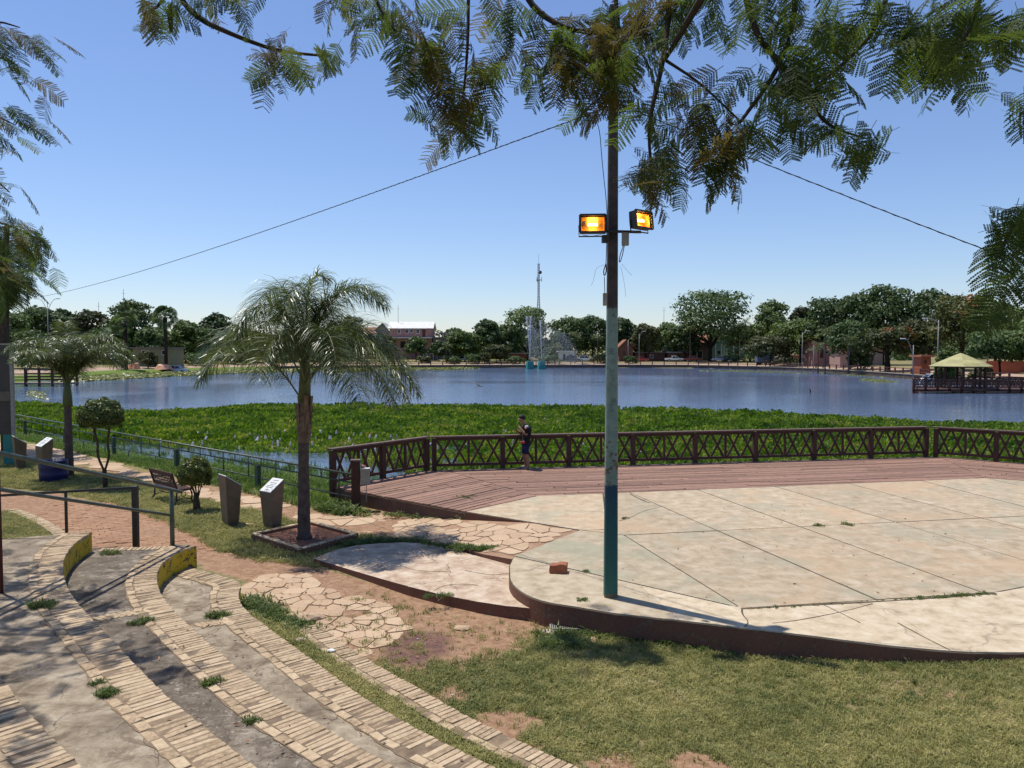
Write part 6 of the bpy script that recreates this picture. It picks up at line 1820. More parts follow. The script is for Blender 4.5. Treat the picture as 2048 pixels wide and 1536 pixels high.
# hedges and shrubs along the promenade
SHR = [(60, 715, 60, 160), (296, 700, 44, 172), (200, 705, 90, 180), (400, 705, 70, 190), (470, 708, 60, 200), (560, 708, 70, 215), (650, 708, 60, 225), (850, 712, 30, 222), (905, 712, 40, 222), (945, 708, 36, 222), (965, 705, 30, 222), (1030, 712, 40, 224), (1100, 710, 50, 226), (1200, 708, 40, 226), (1260, 712, 30, 226), (1490, 705, 70, 222), (1560, 712, 70, 205), (1720, 706, 50, 165), (1900, 715, 60, 118), (1960, 735, 50, 112)]
for i, (px, ty, wp, dist) in enumerate(SHR):
    x = (px - 1024) / FPX * dist; zb = height(x, dist)
    make_tree(Vector((x, dist, zb)), max(1.5, Q(px, ty, dist).z - zb), wp / FPX * dist, TM[('mid', 'olive', 'dark')[i % 3]], 'low shrub on the far shore at about %s' % ['the left pier', 'the front of the cream kiosk', 'the left end of the cream kiosk', 'the fan palms', 'the big palm frond', 'the big palm trunk', 'the conifer', 'the pink facade', 'the white awning', 'the white parked sedan', 'the grey annex corner', 'the fountain', 'the small white house', 'the pole', 'the brick shed', 'the teal columns', 'the blue lorry', 'the pink house', 'the orange wall', 'the gazebo'][i], 900 + i, n=900, clear=0.02, lobes=7, leaf=0.3, name='shrub', group='shrubs on the far shore', limbs=3)['category'] = 'shrub'
# ------------------------------------------------------------------ far palms
MATS['far_palm'] = MATS['palm_leaf']
def fan_palm(px, ty, dist, label, seed, fl=2.4):
    x = (px - 1024) / FPX * dist; zb = height(x, dist); b = Vector((x, dist, zb)); H = Q(px, ty, dist).z - zb - fl * 0.7
    rg = random.Random(seed); o = thing('fan_palm', b, label, 'palm', 'palms on the far shore')
    m = MB(); m.tube([(0, 0, -0.3), (0.12, 0, H * 0.5), (0, 0, H * 0.8), (0, 0, H)], [0.42, 0.33, 0.4, 0.5], 9); m.build('trunk', MATS['barkdark'], o, True)
    for i in range(34):
        a = rg.uniform(0, 6.28); e = rg.uniform(-1.0, 1.4); v = Vector((math.cos(a) * math.cos(e), math.sin(a) * math.cos(e), math.sin(e)))
        p = Vector((0, 0, H)) + v * fl * 0.55; m = MB(); m.tube([(0, 0, H), p], 0.03, 4, 1)
        s = v.cross(Vector((0, 0, 1))); s = s.normalized() if s.length > 0.01 else Vector((1, 0, 0)); uu = s.cross(v); ro = rg.uniform(-1.3, 1.3); s = (s * math.cos(ro) + uu * math.sin(ro)).normalized(); uu = s.cross(v)
        for k in range(15):
            t = (k - 7) / 7 * 1.35; dd = (v * math.cos(t) + s * math.sin(t)).normalized(); q = p + dd * fl * 0.5; tip = p + dd * fl * 0.62 + Vector((0, 0, -fl * 0.14))
            w = dd.cross(uu).normalized() * 0.11
            m.add([p, q + w, tip, q - w], [(0, 1, 2, 3)])
        m.build('fan_leaf', [TM['dark'], MATS['palm_rachis']], o)
fan_palm(332, 618, 172, 'tall fan palm on the far left bank right of the cream kiosk', 1, 2.6)
fan_palm(252, 628, 165, 'fan palm on the far left bank left of the cream kiosk', 2, 2.6)
FP = [(1150, 668, 224, 'feather palm on the promenade in the fountain mist'), (1110, 690, 222, 'short feather palm right of the fountain'), (1195, 672, 226, 'feather palm on the promenade just left of the pole'), (893, 690, 222, 'short feather palm on the promenade below the grey annex'),
      (1490, 640, 222, 'dark feather palm right of the big forked tree'), (1380, 655, 226, 'slim feather palm before the brown two-storey house'), (1650, 660, 158, 'feather palm before the pink house'), (1697, 680, 152, 'short feather palm right of the pink house'), (1636, 690, 160, 'slim palm left of the pink house door')]
for i, (px, ty, dist, lab) in enumerate(FP):
    x = (px - 1024) / FPX * dist; zb = height(x, dist); H = Q(px, ty, dist).z - zb
    small_palm('feather_palm', Vector((x, dist, zb)), H - 1.2, 0.16, 11, 2.6, lab, 120 + i, 'palms on the far shore', 14, 0.9, 0.09)

# ------------------------------------------------------------------ promenade wall and railing
shore = [p for p in LAKE if p[1] > 95]
shore = [(x, y) for x, y in shore if x > -80]
i0 = max(range(len(shore)), key=lambda i: -shore[i][0])
wl = thing('promenade_wall', (shore[len(shore) // 2][0], shore[len(shore) // 2][1], WATER), 'low dark retaining wall along the far shore', 'wall')
wo = Vector(wl.location); m = MB(wo)
wmat = plain('wall_stone', (0.16, 0.11, 0.085), (0.07, 0.05, 0.042), 0.6, 0.9, 0.5, 4)
cop = MB(wo)
for a, b in zip(shore, shore[1:]):
    if a[0] < -60: continue
    m.beam((a[0], a[1], -0.75), (b[0], b[1], -0.75), 0.5, 1.2); cop.beam((a[0], a[1], -0.1), (b[0], b[1], -0.1), 0.7, 0.12)
m.build('wall_face', wmat, wl); cop.build('coping', plain('coping', (0.42, 0.33, 0.26)), wl)
pr = thing('promenade_railing', wl.location, 'low brown railing on the far promenade wall', 'railing')
rm_ = plain('promenade_brown', (0.13, 0.06, 0.045)); rl = resample([Vector((x, y, 0)) for x, y in shore if x > -58], 3.2)
pmsh = MB(); pmsh.box((0, 0, 0.45), (0.22, 0.22, 1.0)); pme = pmsh.mesh('rail_post', rm_)
for i, p in enumerate(rl):
    if i % 1 == 0: link('post', pme, pr, Vector((p.x, p.y, -0.03)) - wo)
for a, b in zip(rl, rl[1:]):
    for z in (0.35, 0.82):
        m = MB(wo); m.beam((a.x, a.y, z), (b.x, b.y, z), 0.1, 0.12); m.build('bar', rm_, pr)

# ------------------------------------------------------------------ buildings across the lake
def wallmat(name, c): return plain(name, c, tuple(x * 0.75 for x in c), 1.2, 0.85, 0.3, 8, 0.2, 0, 0.05)
WIN = plain('window_dark', (0.02, 0.022, 0.025), None, 4, 0.15, 0, 40, 0.6, 0, 0.0)
def B(px0, px1, py0, py1, dist):
    """box in view: x range, z range at a distance"""
    x0, x1 = (px0 - 1024) / FPX * dist, (px1 - 1024) / FPX * dist
    return x0, x1, Q(0, py1, dist).z, Q(0, py0, dist).z
def building(name, label, px0, px1, top, dist, depth, wmat_, wins=(), roof=None, roofmat=None, rise=0.0, base=None, ridge='x'):
    x0, x1, z0, z1 = B(px0, px1, top, 725, dist)
    xc = (x0 + x1) / 2; z0 = height(xc, dist) - 0.5
    o = thing(name, (xc, dist, z0), label, 'building', 'buildings on the far shore')
    org = Vector((xc, dist, z0)); m = MB(org); m.box((xc, dist + depth / 2, (z0 + z1) / 2), (x1 - x0, depth, z1 - z0)); wal = m.build('wall', wmat_, o)
    for (a, b, c, d, kind) in wins:
        wx0, wx1, wz0, wz1 = B(a, b, c, d, dist)
        m = MB(org); m.box(((wx0 + wx1) / 2, dist - 0.0, (wz0 + wz1) / 2), (wx1 - wx0 + 0.24, 0.16, wz1 - wz0 + 0.24)); fr = m.build(kind, MATS['white'] if kind == 'window' else wmat_, o)
        m = MB(org); m.box(((wx0 + wx1) / 2, dist - 0.05, (wz0 + wz1) / 2), (wx1 - wx0, 0.12, wz1 - wz0)); m.build('pane' if kind == 'window' else 'door_leaf', WIN if kind == 'window' else plain('door_wood', (0.10, 0.045, 0.03)), fr)
    if roof == 'gable':
        ov = 0.6; yc = dist + depth / 2
        if ridge == 'x':
            A = [(x0 - ov, dist - ov, z1 - 0.1), (x1 + ov, dist - ov, z1 - 0.1), (x1 + ov, yc, z1 + rise), (x0 - ov, yc, z1 + rise)]; C = [(x0 - ov, dist + depth + ov, z1 - 0.1), (x1 + ov, dist + depth + ov, z1 - 0.1)]
            vs = A + C; fs = [(0, 1, 2, 3), (3, 2, 5, 4)]
            m = MB(org); m.add([(x0, dist, z1), (x0, dist + depth, z1), (x0, yc, z1 + rise), (x1, dist, z1), (x1, dist + depth, z1), (x1, yc, z1 + rise)], [(0, 1, 2), (3, 5, 4)]); m.build('gable', wmat_, o)
        else:
            vs = [(x0 - ov, dist - ov, z1 - 0.1), (xc, dist - ov, z1 + rise), (x1 + ov, dist - ov, z1 - 0.1), (x0 - ov, dist + depth, z1 - 0.1), (xc, dist + depth, z1 + rise), (x1 + ov, dist + depth, z1 - 0.1)]; fs = [(0, 3, 4, 1), (1, 4, 5, 2)]
            m = MB(org); m.add([(x0, dist, z1), (x1, dist, z1), (xc, dist, z1 + rise)], [(0, 1, 2)]); m.build('gable', wmat_, o)
        m = MB(org); m.add(vs, fs); r = m.build('roof', roofmat, o); so = r.modifiers.new('thick', 'SOLIDIFY'); so.thickness = 0.14
    elif roof == 'flat':
        m = MB(org); m.box((xc, dist + depth / 2 - 0.2, z1 + 0.15), (x1 - x0 + 0.9, depth + 0.8, 0.3)); m.build('roof', roofmat, o)
    return o, org
white_roof = plain('white_roof_sheet', (0.58, 0.57, 0.55), (0.48, 0.47, 0.45), 1.0, 0.5, 0.15, 6)
tile = plain('clay_tile', (0.34, 0.15, 0.09), (0.2, 0.09, 0.06), 1.5, 0.85, 0.6, 6)
pink = wallmat('pink_render', (0.42, 0.22, 0.19)); grey = wallmat('grey_render', (0.19, 0.175, 0.165)); cream = wallmat('cream_render', (0.25, 0.24, 0.15)); tealw = wallmat('teal_render', (0.25, 0.36, 0.31)); brn = wallmat('brown_render', (0.16, 0.125, 0.10)); brickw = wallmat('brick_render', (0.17, 0.085, 0.06)); whitew = wallmat('white_render', (0.62, 0.62, 0.60))
o, og = building('apartment_house', 'pink two-storey house with long white roof across the lake', 780, 864, 656, 258, 9, pink,
   [(796, 801, 659, 666, 'window'), (811, 817, 659, 666, 'window'), (821, 826, 659, 665, 'window'), (833, 839, 659, 666, 'window'), (845, 851, 659, 674, 'door'), (800, 812, 682, 696, 'window'), (838, 850, 682, 696, 'window')], 'gable', white_roof, 2.2)
x0, x1, z0, z1 = B(770, 864, 674, 677, 256); m = MB(og); m.box(((x0 + x1) / 2, 256.6, (z0 + z1) / 2), (x1 - x0, 2.6, 0.35)); m.build('balcony_slab', whitew, o)
for px in (786, 800, 816, 834, 850, 862):
    x0, x1, z0, z1 = B(px - 0.7, px + 0.7, 677, 722, 255.5); m = MB(og); m.box(((x0 + x1) / 2, 255.6, (z0 + z1) / 2), (0.3, 0.3, z1 - z0)); m.build('column', tile, o)
building('gable_house', 'grey gabled house end left of the white roof', 752, 780, 662, 259, 9, wallmat('grey_gable', (0.26, 0.23, 0.21)), [(762, 766, 668, 674, 'window')], 'gable', white_roof, 2.6, ridge='y')
building('gable_house', 'small house with orange tiled roof left of the grey gable', 725, 752, 668, 262, 8, wallmat('peach_render', (0.42, 0.3, 0.23)), [(735, 740, 676, 684, 'window')], 'gable', tile, 2.4)
o, og = building('annex', 'grey flat-roofed annex with laundry line on its roof', 866, 908, 676, 258, 8, grey, [(872, 880, 684, 692, 'window'), (888, 897, 684, 692, 'window')], 'flat', grey)
for px in (868, 897):
    x0, x1, z0, z1 = B(px, px, 662, 676, 258); m = MB(og); m.tube([(x0, 258.5, z0), (x0, 258.5, z1)], 0.08, 5); m.build('line_pole', MATS['dark_metal'], o)
x0, x1, z0, z1 = B(868, 897, 665, 669, 258.5); m = MB(og); m.tube([(x0, 258.5, z1), (x1, 258.5, z1)], 0.03, 4); m.build('clothes_line', MATS['dark_metal'], o)
for px, c in ((872, (0.5, 0.06, 0.05)), (877, (0.55, 0.55, 0.55)), (882, (0.05, 0.08, 0.3)), (887, (0.5, 0.1, 0.08)), (892, (0.5, 0.5, 0.45))):
    x0, x1, z0, z1 = B(px, px + 3.4, 666, 670, 258.5); m = MB(og); m.box(((x0 + x1) / 2, 258.5, z1 - 0.35), (x1 - x0, 0.03, 0.7)); m.build('garment', plain('cloth_%d' % px, c), o)
building('kiosk', 'long cream kiosk with dark flat roof between the far fan palms', 266, 346, 697, 178, 6, cream, [(285, 292, 701, 709, 'window'), (300, 304, 703, 720, 'door'), (325, 333, 701, 709, 'window')], 'flat', grey)
building('small_house', 'small white house behind the promenade right of the fountain', 1118, 1152, 704, 238, 6, whitew, [(1126, 1131, 708, 721, 'door'), (1138, 1145, 709, 715, 'window')], 'flat', whitew)
building('small_house', 'red walled shop behind the shrubs left of the fountain', 1018, 1052, 708, 238, 6, wallmat('red_render', (0.2, 0.055, 0.04)), [(1028, 1034, 711, 722, 'door')], 'flat', grey)
building('small_house', 'blue and white shop front under the awning below the pink house', 842, 872, 704, 240, 6, wallmat('blue_render', (0.10, 0.11, 0.18)), [(848, 854, 708, 720, 'window'), (860, 866, 708, 720, 'window')], 'flat', white_roof)
building('brick_shed', 'brick shed with tiled gable right of the pole', 1238, 1266, 697, 238, 8, brickw, [(1246, 1250, 702, 718, 'door')], 'gable', tile, 2.6, ridge='y')
building('brick_shed', 'long dark brick wall shed behind the red car', 1270, 1330, 706, 240, 6, brickw, [(1300, 1306, 710, 716, 'window')], 'flat', grey)
building('brick_shed', 'dark shed with pale sheet roof behind the white pickup', 1336, 1378, 704, 238, 8, brickw, [(1352, 1360, 709, 720, 'door')], 'gable', white_roof, 1.4)
building('brown_house', 'brown two-storey house half hidden by the big forked tree', 1376, 1416, 684, 243, 9, brn, [(1383, 1389, 686, 694, 'window'), (1393, 1399, 686, 694, 'window'), (1383, 1392, 702, 718, 'window'), (1395, 1404, 702, 718, 'window')], 'gable', tile, 2.4)
o, og = building('colonnade_house', 'pale teal house with tall columns behind the big forked tree', 1420, 1486, 684, 246, 9, tealw, [(1434, 1441, 701, 709, 'window'), (1456, 1462, 700, 720, 'door'), (1470, 1478, 700, 720, 'door')], 'flat', tealw)
for px in (1425, 1432, 1444, 1449, 1454, 1463, 1468, 1480):
    x0, x1, z0, z1 = B(px - 1, px + 1, 688, 724, 243.5); m = MB(og); m.box(((x0 + x1) / 2, 243.6, (z0 + z1) / 2), (0.34, 0.34, z1 - z0)); m.build('column', tealw, o)
o, og = building('pink_house', 'pink house with brown door on the right shore', 1628, 1664, 688, 188, 7, pink, [(1639, 1646, 698, 716, 'door'), (1650, 1657, 701, 707, 'window')], 'gable', tile, 1.2)
building('pink_wall_house', 'long low pink building right of the pink house', 1680, 1765, 700, 178, 6, wallmat('pale_pink', (0.42, 0.28, 0.24)), [(1700, 1707, 703, 710, 'window'), (1745, 1752, 704, 711, 'window')], 'flat', tile)
building('pink_wall_house', 'pink garden wall house left of the pink house', 1545, 1622, 712, 212, 6, pink, [(1556, 1562, 715, 722, 'window'), (1580, 1586, 715, 722, 'window'), (1602, 1608, 715, 722, 'window')], 'flat', pink)
building('gate_lodge', 'small orange lodge left of the gazebo', 1843, 1860, 714, 128, 3, wallmat('orange_render', (0.42, 0.12, 0.06)), [(1848, 1853, 719, 728, 'door')], 'flat', wallmat('orange_cap', (0.4, 0.14, 0.08)))
building('garden_wall', 'long orange wall behind the pier at the right edge', 1975, 2200, 722, 124, 0.5, wallmat('orange_wall', (0.36, 0.10, 0.055)))

# tarpaulin stalls on the left bank
for i, (px, w, h, lab) in enumerate(((262, 14, 9, 'small orange tarpaulin mound left of the far fan palm trunk'), (328, 40, 12, 'long orange and white tarpaulin mound beside the far fan palm'), (274, 8, 13, 'pointed orange tarpaulin tent on the left bank'))):
    D = 168; x = (px - 1024) / FPX * D; zb = height(x, D); o = thing('tarpaulin', (x, D, zb), lab, 'tarpaulin'); wm = w / FPX * D; hm = h / FPX * D
    m = MB(); n = 8; vs = [(0, 0, hm)]
    for k in range(n): vs.append((wm / 2 * math.cos(k / n * 6.28), 1.4 * math.sin(k / n * 6.28), rnd.uniform(-0.1, 0.2)))
    vs2 = [(v[0] * 0.6, v[1] * 0.6, hm * rnd.uniform(0.65, 0.95)) for v in vs[1:]]
    m.add(vs[:1] + vs[1:] + vs2, [(0, n + 1 + k, n + 1 + (k + 1) % n) for k in range(n)] + [(1 + k, 1 + (k + 1) % n, n + 1 + (k + 1) % n, n + 1 + k) for k in range(n)]); m.build('sheet', plain('tarp_orange', (0.62, 0.36, 0.24), (0.55, 0.2, 0.1), 0.8, 0.6), o)

# ------------------------------------------------------------------ cars
GLASS = plain('car_glass', (0.015, 0.018, 0.02), None, 3, 0.08, 0, 40, 0.7, 0, 0)
TYRE = plain('tyre', (0.015, 0.015, 0.015), None, 9, 0.85, 0); RIM = plain('rim', (0.35, 0.35, 0.36), None, 9, 0.35, 0, 40, 0.5, 0.8)
def car(kind, px, py, dist, c, label, face=1, yaw=0.0):
    x = (px - 1024) / FPX * dist; zb = max(height(x, dist), Q(px, py, dist).z); zb = height(x, dist)
    o = thing('parked_car', (x, dist, zb), label, 'car', 'vehicles parked on the far shore', yaw + (0 if face > 0 else math.pi))
    paint = plain('car_paint_%d' % px, c, tuple(v * 0.9 for v in c), 2, 0.25, 0, 40, 0.5, 0, 0)
    Wd = 0.86
    prof = {'sedan': [(-2.15, .35), (-2.2, .75), (-2.05, .95), (-1.35, 1.0), (1.0, .96), (1.95, .82), (2.15, .62), (2.12, .33)],
            'pickup': [(-2.6, .5), (-2.62, 1.05), (-0.75, 1.08), (1.1, 1.08), (2.3, 1.0), (2.5, .8), (2.5, .45)],
            'suv': [(-2.1, .4), (-2.15, .95), (-2.0, 1.1), (1.0, 1.08), (2.0, .95), (2.15, .7), (2.12, .38)]}[kind]
    cab = {'sedan': [(-1.5, .98), (-.95, 1.42), (.25, 1.45), (1.05, .97)], 'pickup': [(-.75, 1.06), (-.6, 1.68), (.55, 1.7), (1.35, 1.06)], 'suv': [(-2.0, 1.08), (-1.75, 1.66), (.4, 1.7), (1.15, 1.06)]}[kind]
    m = MB(); n = len(prof)
    vs = [(a, -Wd, b) for a, b in prof] + [(a, Wd, b) for a, b in prof]
    m.add(vs, [tuple(range(n)), tuple(range(2 * n - 1, n - 1, -1))] + [(i, n + i, n + (i + 1) % n, (i + 1) % n) for i in range(n)]); m.build('body', paint, o, bevel=0.05)
    m = MB(); n = len(cab); k = 0.82
    vs = [(a, -Wd * (0.96 if j in (0, n - 1) else k), b) for j, (a, b) in enumerate(cab)] + [(a, Wd * (0.96 if j in (0, n - 1) else k), b) for j, (a, b) in enumerate(cab)]
    m.add(vs, [tuple(range(n)), tuple(range(2 * n - 1, n - 1, -1))] + [(i, n + i, n + (i + 1) % n, (i + 1) % n) for i in range(n)]); m.build('windows', GLASS, o)
    m = MB(); a, b = cab[1], cab[2]; m.box(((a[0] + b[0]) / 2, 0, a[1] + 0.03), (b[0] - a[0] + 0.1, 1.5, 0.07)); m.build('roof', paint, o, bevel=0.02)
    for s in (-1, 1):
        m = MB()
        for j in range(n - 1):
            pa = (cab[j][0], s * Wd * (0.975 if j in (0, n - 1) else k + 0.012), cab[j][1]); pb_ = (cab[j + 1][0], s * Wd * (0.975 if j + 1 in (0, n - 1) else k + 0.012), cab[j + 1][1]); m.beam(pa, pb_, 0.05, 0.07)
        m.beam((cab[1][0] + 0.65 * (cab[2][0] - cab[1][0]), s * Wd * 0.84, cab[1][1]), (cab[1][0] + 0.7 * (cab[2][0] - cab[1][0]), s * Wd * 0.975, cab[0][1]), 0.05, 0.08)
        m.build('pillars', paint, o)
    ax = {'sedan': (-1.3, 1.3), 'pickup': (-1.6, 1.6), 'suv': (-1.3, 1.3)}[kind]; r = 0.31 if kind == 'sedan' else 0.37
    for wx in ax:
        for s in (-1, 1):
            m = MB(); m.tube([(wx, s * (Wd - 0.12), r), (wx, s * (Wd + 0.04), r)], r, 16); w_ = m.build('wheel', TYRE, o)
            m = MB(); m.tube([(wx, s * (Wd + 0.03), r), (wx, s * (Wd + 0.055), r)], r * 0.6, 12); m.build('rim', RIM, w_)
    hx = prof[-2][0]; tx = prof[1][0]
    for s in (-1, 1):
        m = MB(); m.box((hx - 0.02, s * 0.62, prof[-2][1] + 0.02), (0.12, 0.34, 0.16)); m.build('headlight', MATS['white'], o)
        m = MB(); m.box((tx + 0.02, s * 0.68, prof[1][1] - 0.02), (0.1, 0.24, 0.2)); m.build('taillight', plain('tail_red', (0.4, 0.02, 0.02), None, 9, 0.4, 0), o)
    return o
car('sedan', 1282, 722, 233, (0.5, 0.035, 0.025), 'red sedan parked right of the pole across the lake')
car('pickup', 1348, 722, 231, (0.75, 0.75, 0.74), 'white double-cab pickup parked left of the big forked tree')
car('pickup', 1384, 724, 232, (0.42, 0.075, 0.05), 'faded red pickup nose to tail with the white pickup', -1)
car('sedan', 1437, 724, 231, (0.74, 0.74, 0.73), 'white car parked just right of the big forked trunk', -1)
car('suv', 1461, 725, 228, (0.06, 0.075, 0.13), 'dark blue estate car parked right of the white car')
car('sedan', 921, 721, 234, (0.6, 0.6, 0.6), 'pale silver sedan parked below the grey annex', -1)
car('suv', 1146, 721, 233, (0.10, 0.11, 0.12), 'dark grey car parked before the small white house')
car('suv', 1171, 721, 233, (0.75, 0.75, 0.75), 'white van-like car left of the pole')
car('sedan', 1870, 735, 120, (0.75, 0.76, 0.78), 'white car half hidden behind the gazebo roof')
car('suv', 355, 722, 170, (0.62, 0.63, 0.66), 'white van beside the tarpaulin mound on the left bank', 1)
# blue lorry under the trees
xl = (1528 - 1024) / FPX * 205; zl = height(xl, 205); lo_ = thing('parked_lorry', (xl, 205, zl), 'blue box lorry in shade under the trees left of the pink wall', 'lorry')
m = MB(); m.box((0, 0, 1.75), (4.2, 2.1, 2.0)); m.build('cargo_box', plain('lorry_blue', (0.10, 0.16, 0.28)), lo_, bevel=0.03)
m = MB(); m.box((2.85, 0, 1.35), (1.4, 2.0, 1.5), 0, 0, 0.88); m.build('cab', MATS['white'], lo_, bevel=0.06)
m = MB(); m.box((3.2, 0, 1.75), (0.6, 1.9, 0.5)); m.build('windscreen', GLASS, lo_)
m = MB(); m.box((0.5, 0, 0.65), (5.6, 1.6, 0.2)); m.build('chassis', MATS['dark_metal'], lo_)
for wx in (-1.3, 2.6):
    for s in (-1, 1): m = MB(); m.tube([(wx, s * 0.85, 0.42), (wx, s * 1.08, 0.42)], 0.42, 14); m.build('wheel', TYRE, lo_)

# ------------------------------------------------------------------ street lamps, masts, tower
lampm = plain('lamp_pole', (0.3, 0.3, 0.29), None, 4, 0.5, 0)
def street_lamp(px, top_, dist, label, arms, tall=0.0, rm=0.09):
    x = (px - 1024) / FPX * dist; zb = height(x, dist); H = Q(px, top_, dist).z - zb
    o = thing('street_lamp', (x, dist, zb), label, 'street lamp', 'street lamps on the far shore')
    m = MB(); m.tube([(0, 0, -0.3), (0, 0, H + tall)], [rm * 1.3, rm * 0.8], 7); m.build('pole', lampm, o, True)
    for s, L_, up in arms:
        m = MB(); m.tube(chaikin([(0, 0, H - up * 0.9), (s * L_ * 0.45, 0, H + up * 0.1), (s * L_ * 0.75, 0, H + up * 0.45), (s * L_, 0, H + up * 0.5)], 2), 0.05, 6); m.build('arm', lampm, o, True)
        m = MB(); m.box((s * (L_ + 0.3), 0, H + up * 0.5), (0.8, 0.25, 0.16)); m.build('lamp_head', MATS['white'], o, bevel=0.04)
    return o
street_lamp(98, 606, 165, 'double-arm street lamp above the trees at the far left', [(-1, 2.0, 1.8), (1, 2.0, 1.8)])
street_lamp(735, 645, 235, 'double-arm street lamp left of the white-roofed building', [(-1, 1.8, 1.6), (1, 1.8, 1.6)], 1.0)
street_lamp(1278, 668, 225, 'single-arm street lamp right of the brick shed', [(1, 1.2, 1.6)])
street_lamp(1478, 670, 225, 'single-arm street lamp right of the big forked tree', [(1, 1.0, 0.9)])
street_lamp(1256, 680, 230, 'bare grey post left of the red sedan', [])
street_lamp(1604, 665, 168, 'street lamp with pale head left of the pink house', [(1, 0.9, 0.7)])
street_lamp(1627, 690, 162, 'short lamp post at the left corner of the pink house', [])
street_lamp(1650, 692, 160, 'slim dark post before the door of the pink house', [])
street_lamp(1975, 640, 118, 'street lamp with pale head behind the gazebo', [(-1, 1.1, 0.8)])
street_lamp(1875, 640, 122, 'street lamp with long pale arm left of the gazebo roof', [(-1, 1.8, 0.5)])
street_lamp(1826, 690, 124, 'leaning pale lamp arm left of the orange lodge', [(-1, 1.4, 2.0)])
for px, ty, by, dist, lab in ((250, 578, 612, 215, 'thin mast rising behind the tall dark tree at left'), (200, 604, 640, 215, 'thin aerial behind the rusty topped tree'), (797, 610, 650, 262, 'thin aerial on the white-roofed building'), (1327, 614, 690, 262, 'thin mast right of the pole')):
    x = (px - 1024) / FPX * dist; zb = height(x, dist); o = thing('radio_mast', (x, dist, zb), lab, 'mast', 'thin masts behind the trees'); H = Q(px, ty, dist).z - zb
    m = MB(); m.tube([(0, 0, 0), (0, 0, H)], [0.12, 0.05], 5); m.build('tube', lampm, o); m = MB(); m.tube([(-0.6, 0, H - 1.2), (0.6, 0, H - 1.2)], 0.03, 4); m.build('aerial', lampm, o)
D = 360; x = (1077 - 1024) / FPX * D; zb = height(x, D); H = Q(1077, 527, D).z - zb
tw = thing('lattice_tower', (x, D, zb), 'tall pale lattice radio tower behind the layered tree', 'tower')
tm = plain('galvanised', (0.45, 0.46, 0.5), (0.32, 0.33, 0.37), 2, 0.5, 0)
def tr_(z): return lerp(2.6, 0.45, min(1, z / (H * 0.62))) if z < H * 0.62 else 0.45
nseg = 34
for c in range(4):
    a = c * math.pi / 2 + 0.5; m = MB(); m.tube([(tr_(H * i / 12) * math.cos(a), tr_(H * i / 12) * math.sin(a), H * i / 12) for i in range(13)], 0.11, 5); m.build('leg', tm, tw)
m = MB()
for i in range(nseg):
    z0_, z1_ = H * i / nseg, H * (i + 1) / nseg
    for c in range(4):
        a, b = c * math.pi / 2 + 0.5, (c + 1) * math.pi / 2 + 0.5
        A_, B_ = (tr_(z0_) * math.cos(a), tr_(z0_) * math.sin(a), z0_), (tr_(z1_) * math.cos(b), tr_(z1_) * math.sin(b), z1_)
        m.beam(A_, B_, 0.07, 0.07); m.beam((tr_(z0_) * math.cos(b), tr_(z0_) * math.sin(b), z0_), (tr_(z1_) * math.cos(a), tr_(z1_) * math.sin(a), z1_), 0.07, 0.07)
m.build('bracing', tm, tw)
m = MB(); m.tube([(0, 0, H), (0, 0, H + 4.2)], 0.07, 5); m.build('antenna_rod', tm, tw)
zp = Q(0, 560, D).z - zb
m = MB(); m.box((0, 0, zp), (2.4, 2.4, 0.2)); m.build('platform', tm, tw)
for k in range(3):
    a = k * 2.09; m = MB(); m.box((1.4 * math.cos(a), 1.4 * math.sin(a), zp + 0.3), (0.25, 0.25, 2.2)); m.build('panel_antenna', tm, tw)
m = MB(); zd = Q(0, 545, D).z - zb; m.tube([(0.55, -0.5, zd), (0.95, -0.9, zd)], [0.75, 0.75], 12); m.build('dish', MATS['darkbox'], tw)

# ------------------------------------------------------------------ fountain
MATS['spray'] = NT('water_spray').mat
nt = MATS['spray'].node_tree; bs = nt.nodes['Principled BSDF']; bs.inputs['Base Color'].default_value = (0.85, 0.88, 0.92, 1); bs.inputs['Roughness'].default_value = 0.5
tr2 = nt.nodes.new('ShaderNodeBsdfTransparent'); mx = nt.nodes.new('ShaderNodeMixShader'); mx.inputs[0].default_value = 0.5
nt.links.new(tr2.outputs[0], mx.inputs[1]); nt.links.new(bs.outputs[0], mx.inputs[2]); nt.links.new(mx.outputs[0], nt.nodes['Material Output'].inputs[0])
def drops(C, size, rg):
    n = len(C); s = (size * rg.uniform(0.5, 1.4, n))[:, None]
    t = np.array([[1, 1, 1], [-1, -1, 1], [-1, 1, -1], [1, -1, -1]]) * 0.6
    V = (C[:, None, :] + t[None] * s[:, None]).reshape(-1, 3)
    f = np.array([[0, 1, 2], [0, 3, 1], [0, 2, 3], [1, 3, 2]]); Fa = (np.arange(n)[:, None, None] * 4 + f[None]).reshape(-1, 3)
    return V, Fa
rgf = np.random.default_rng(3)
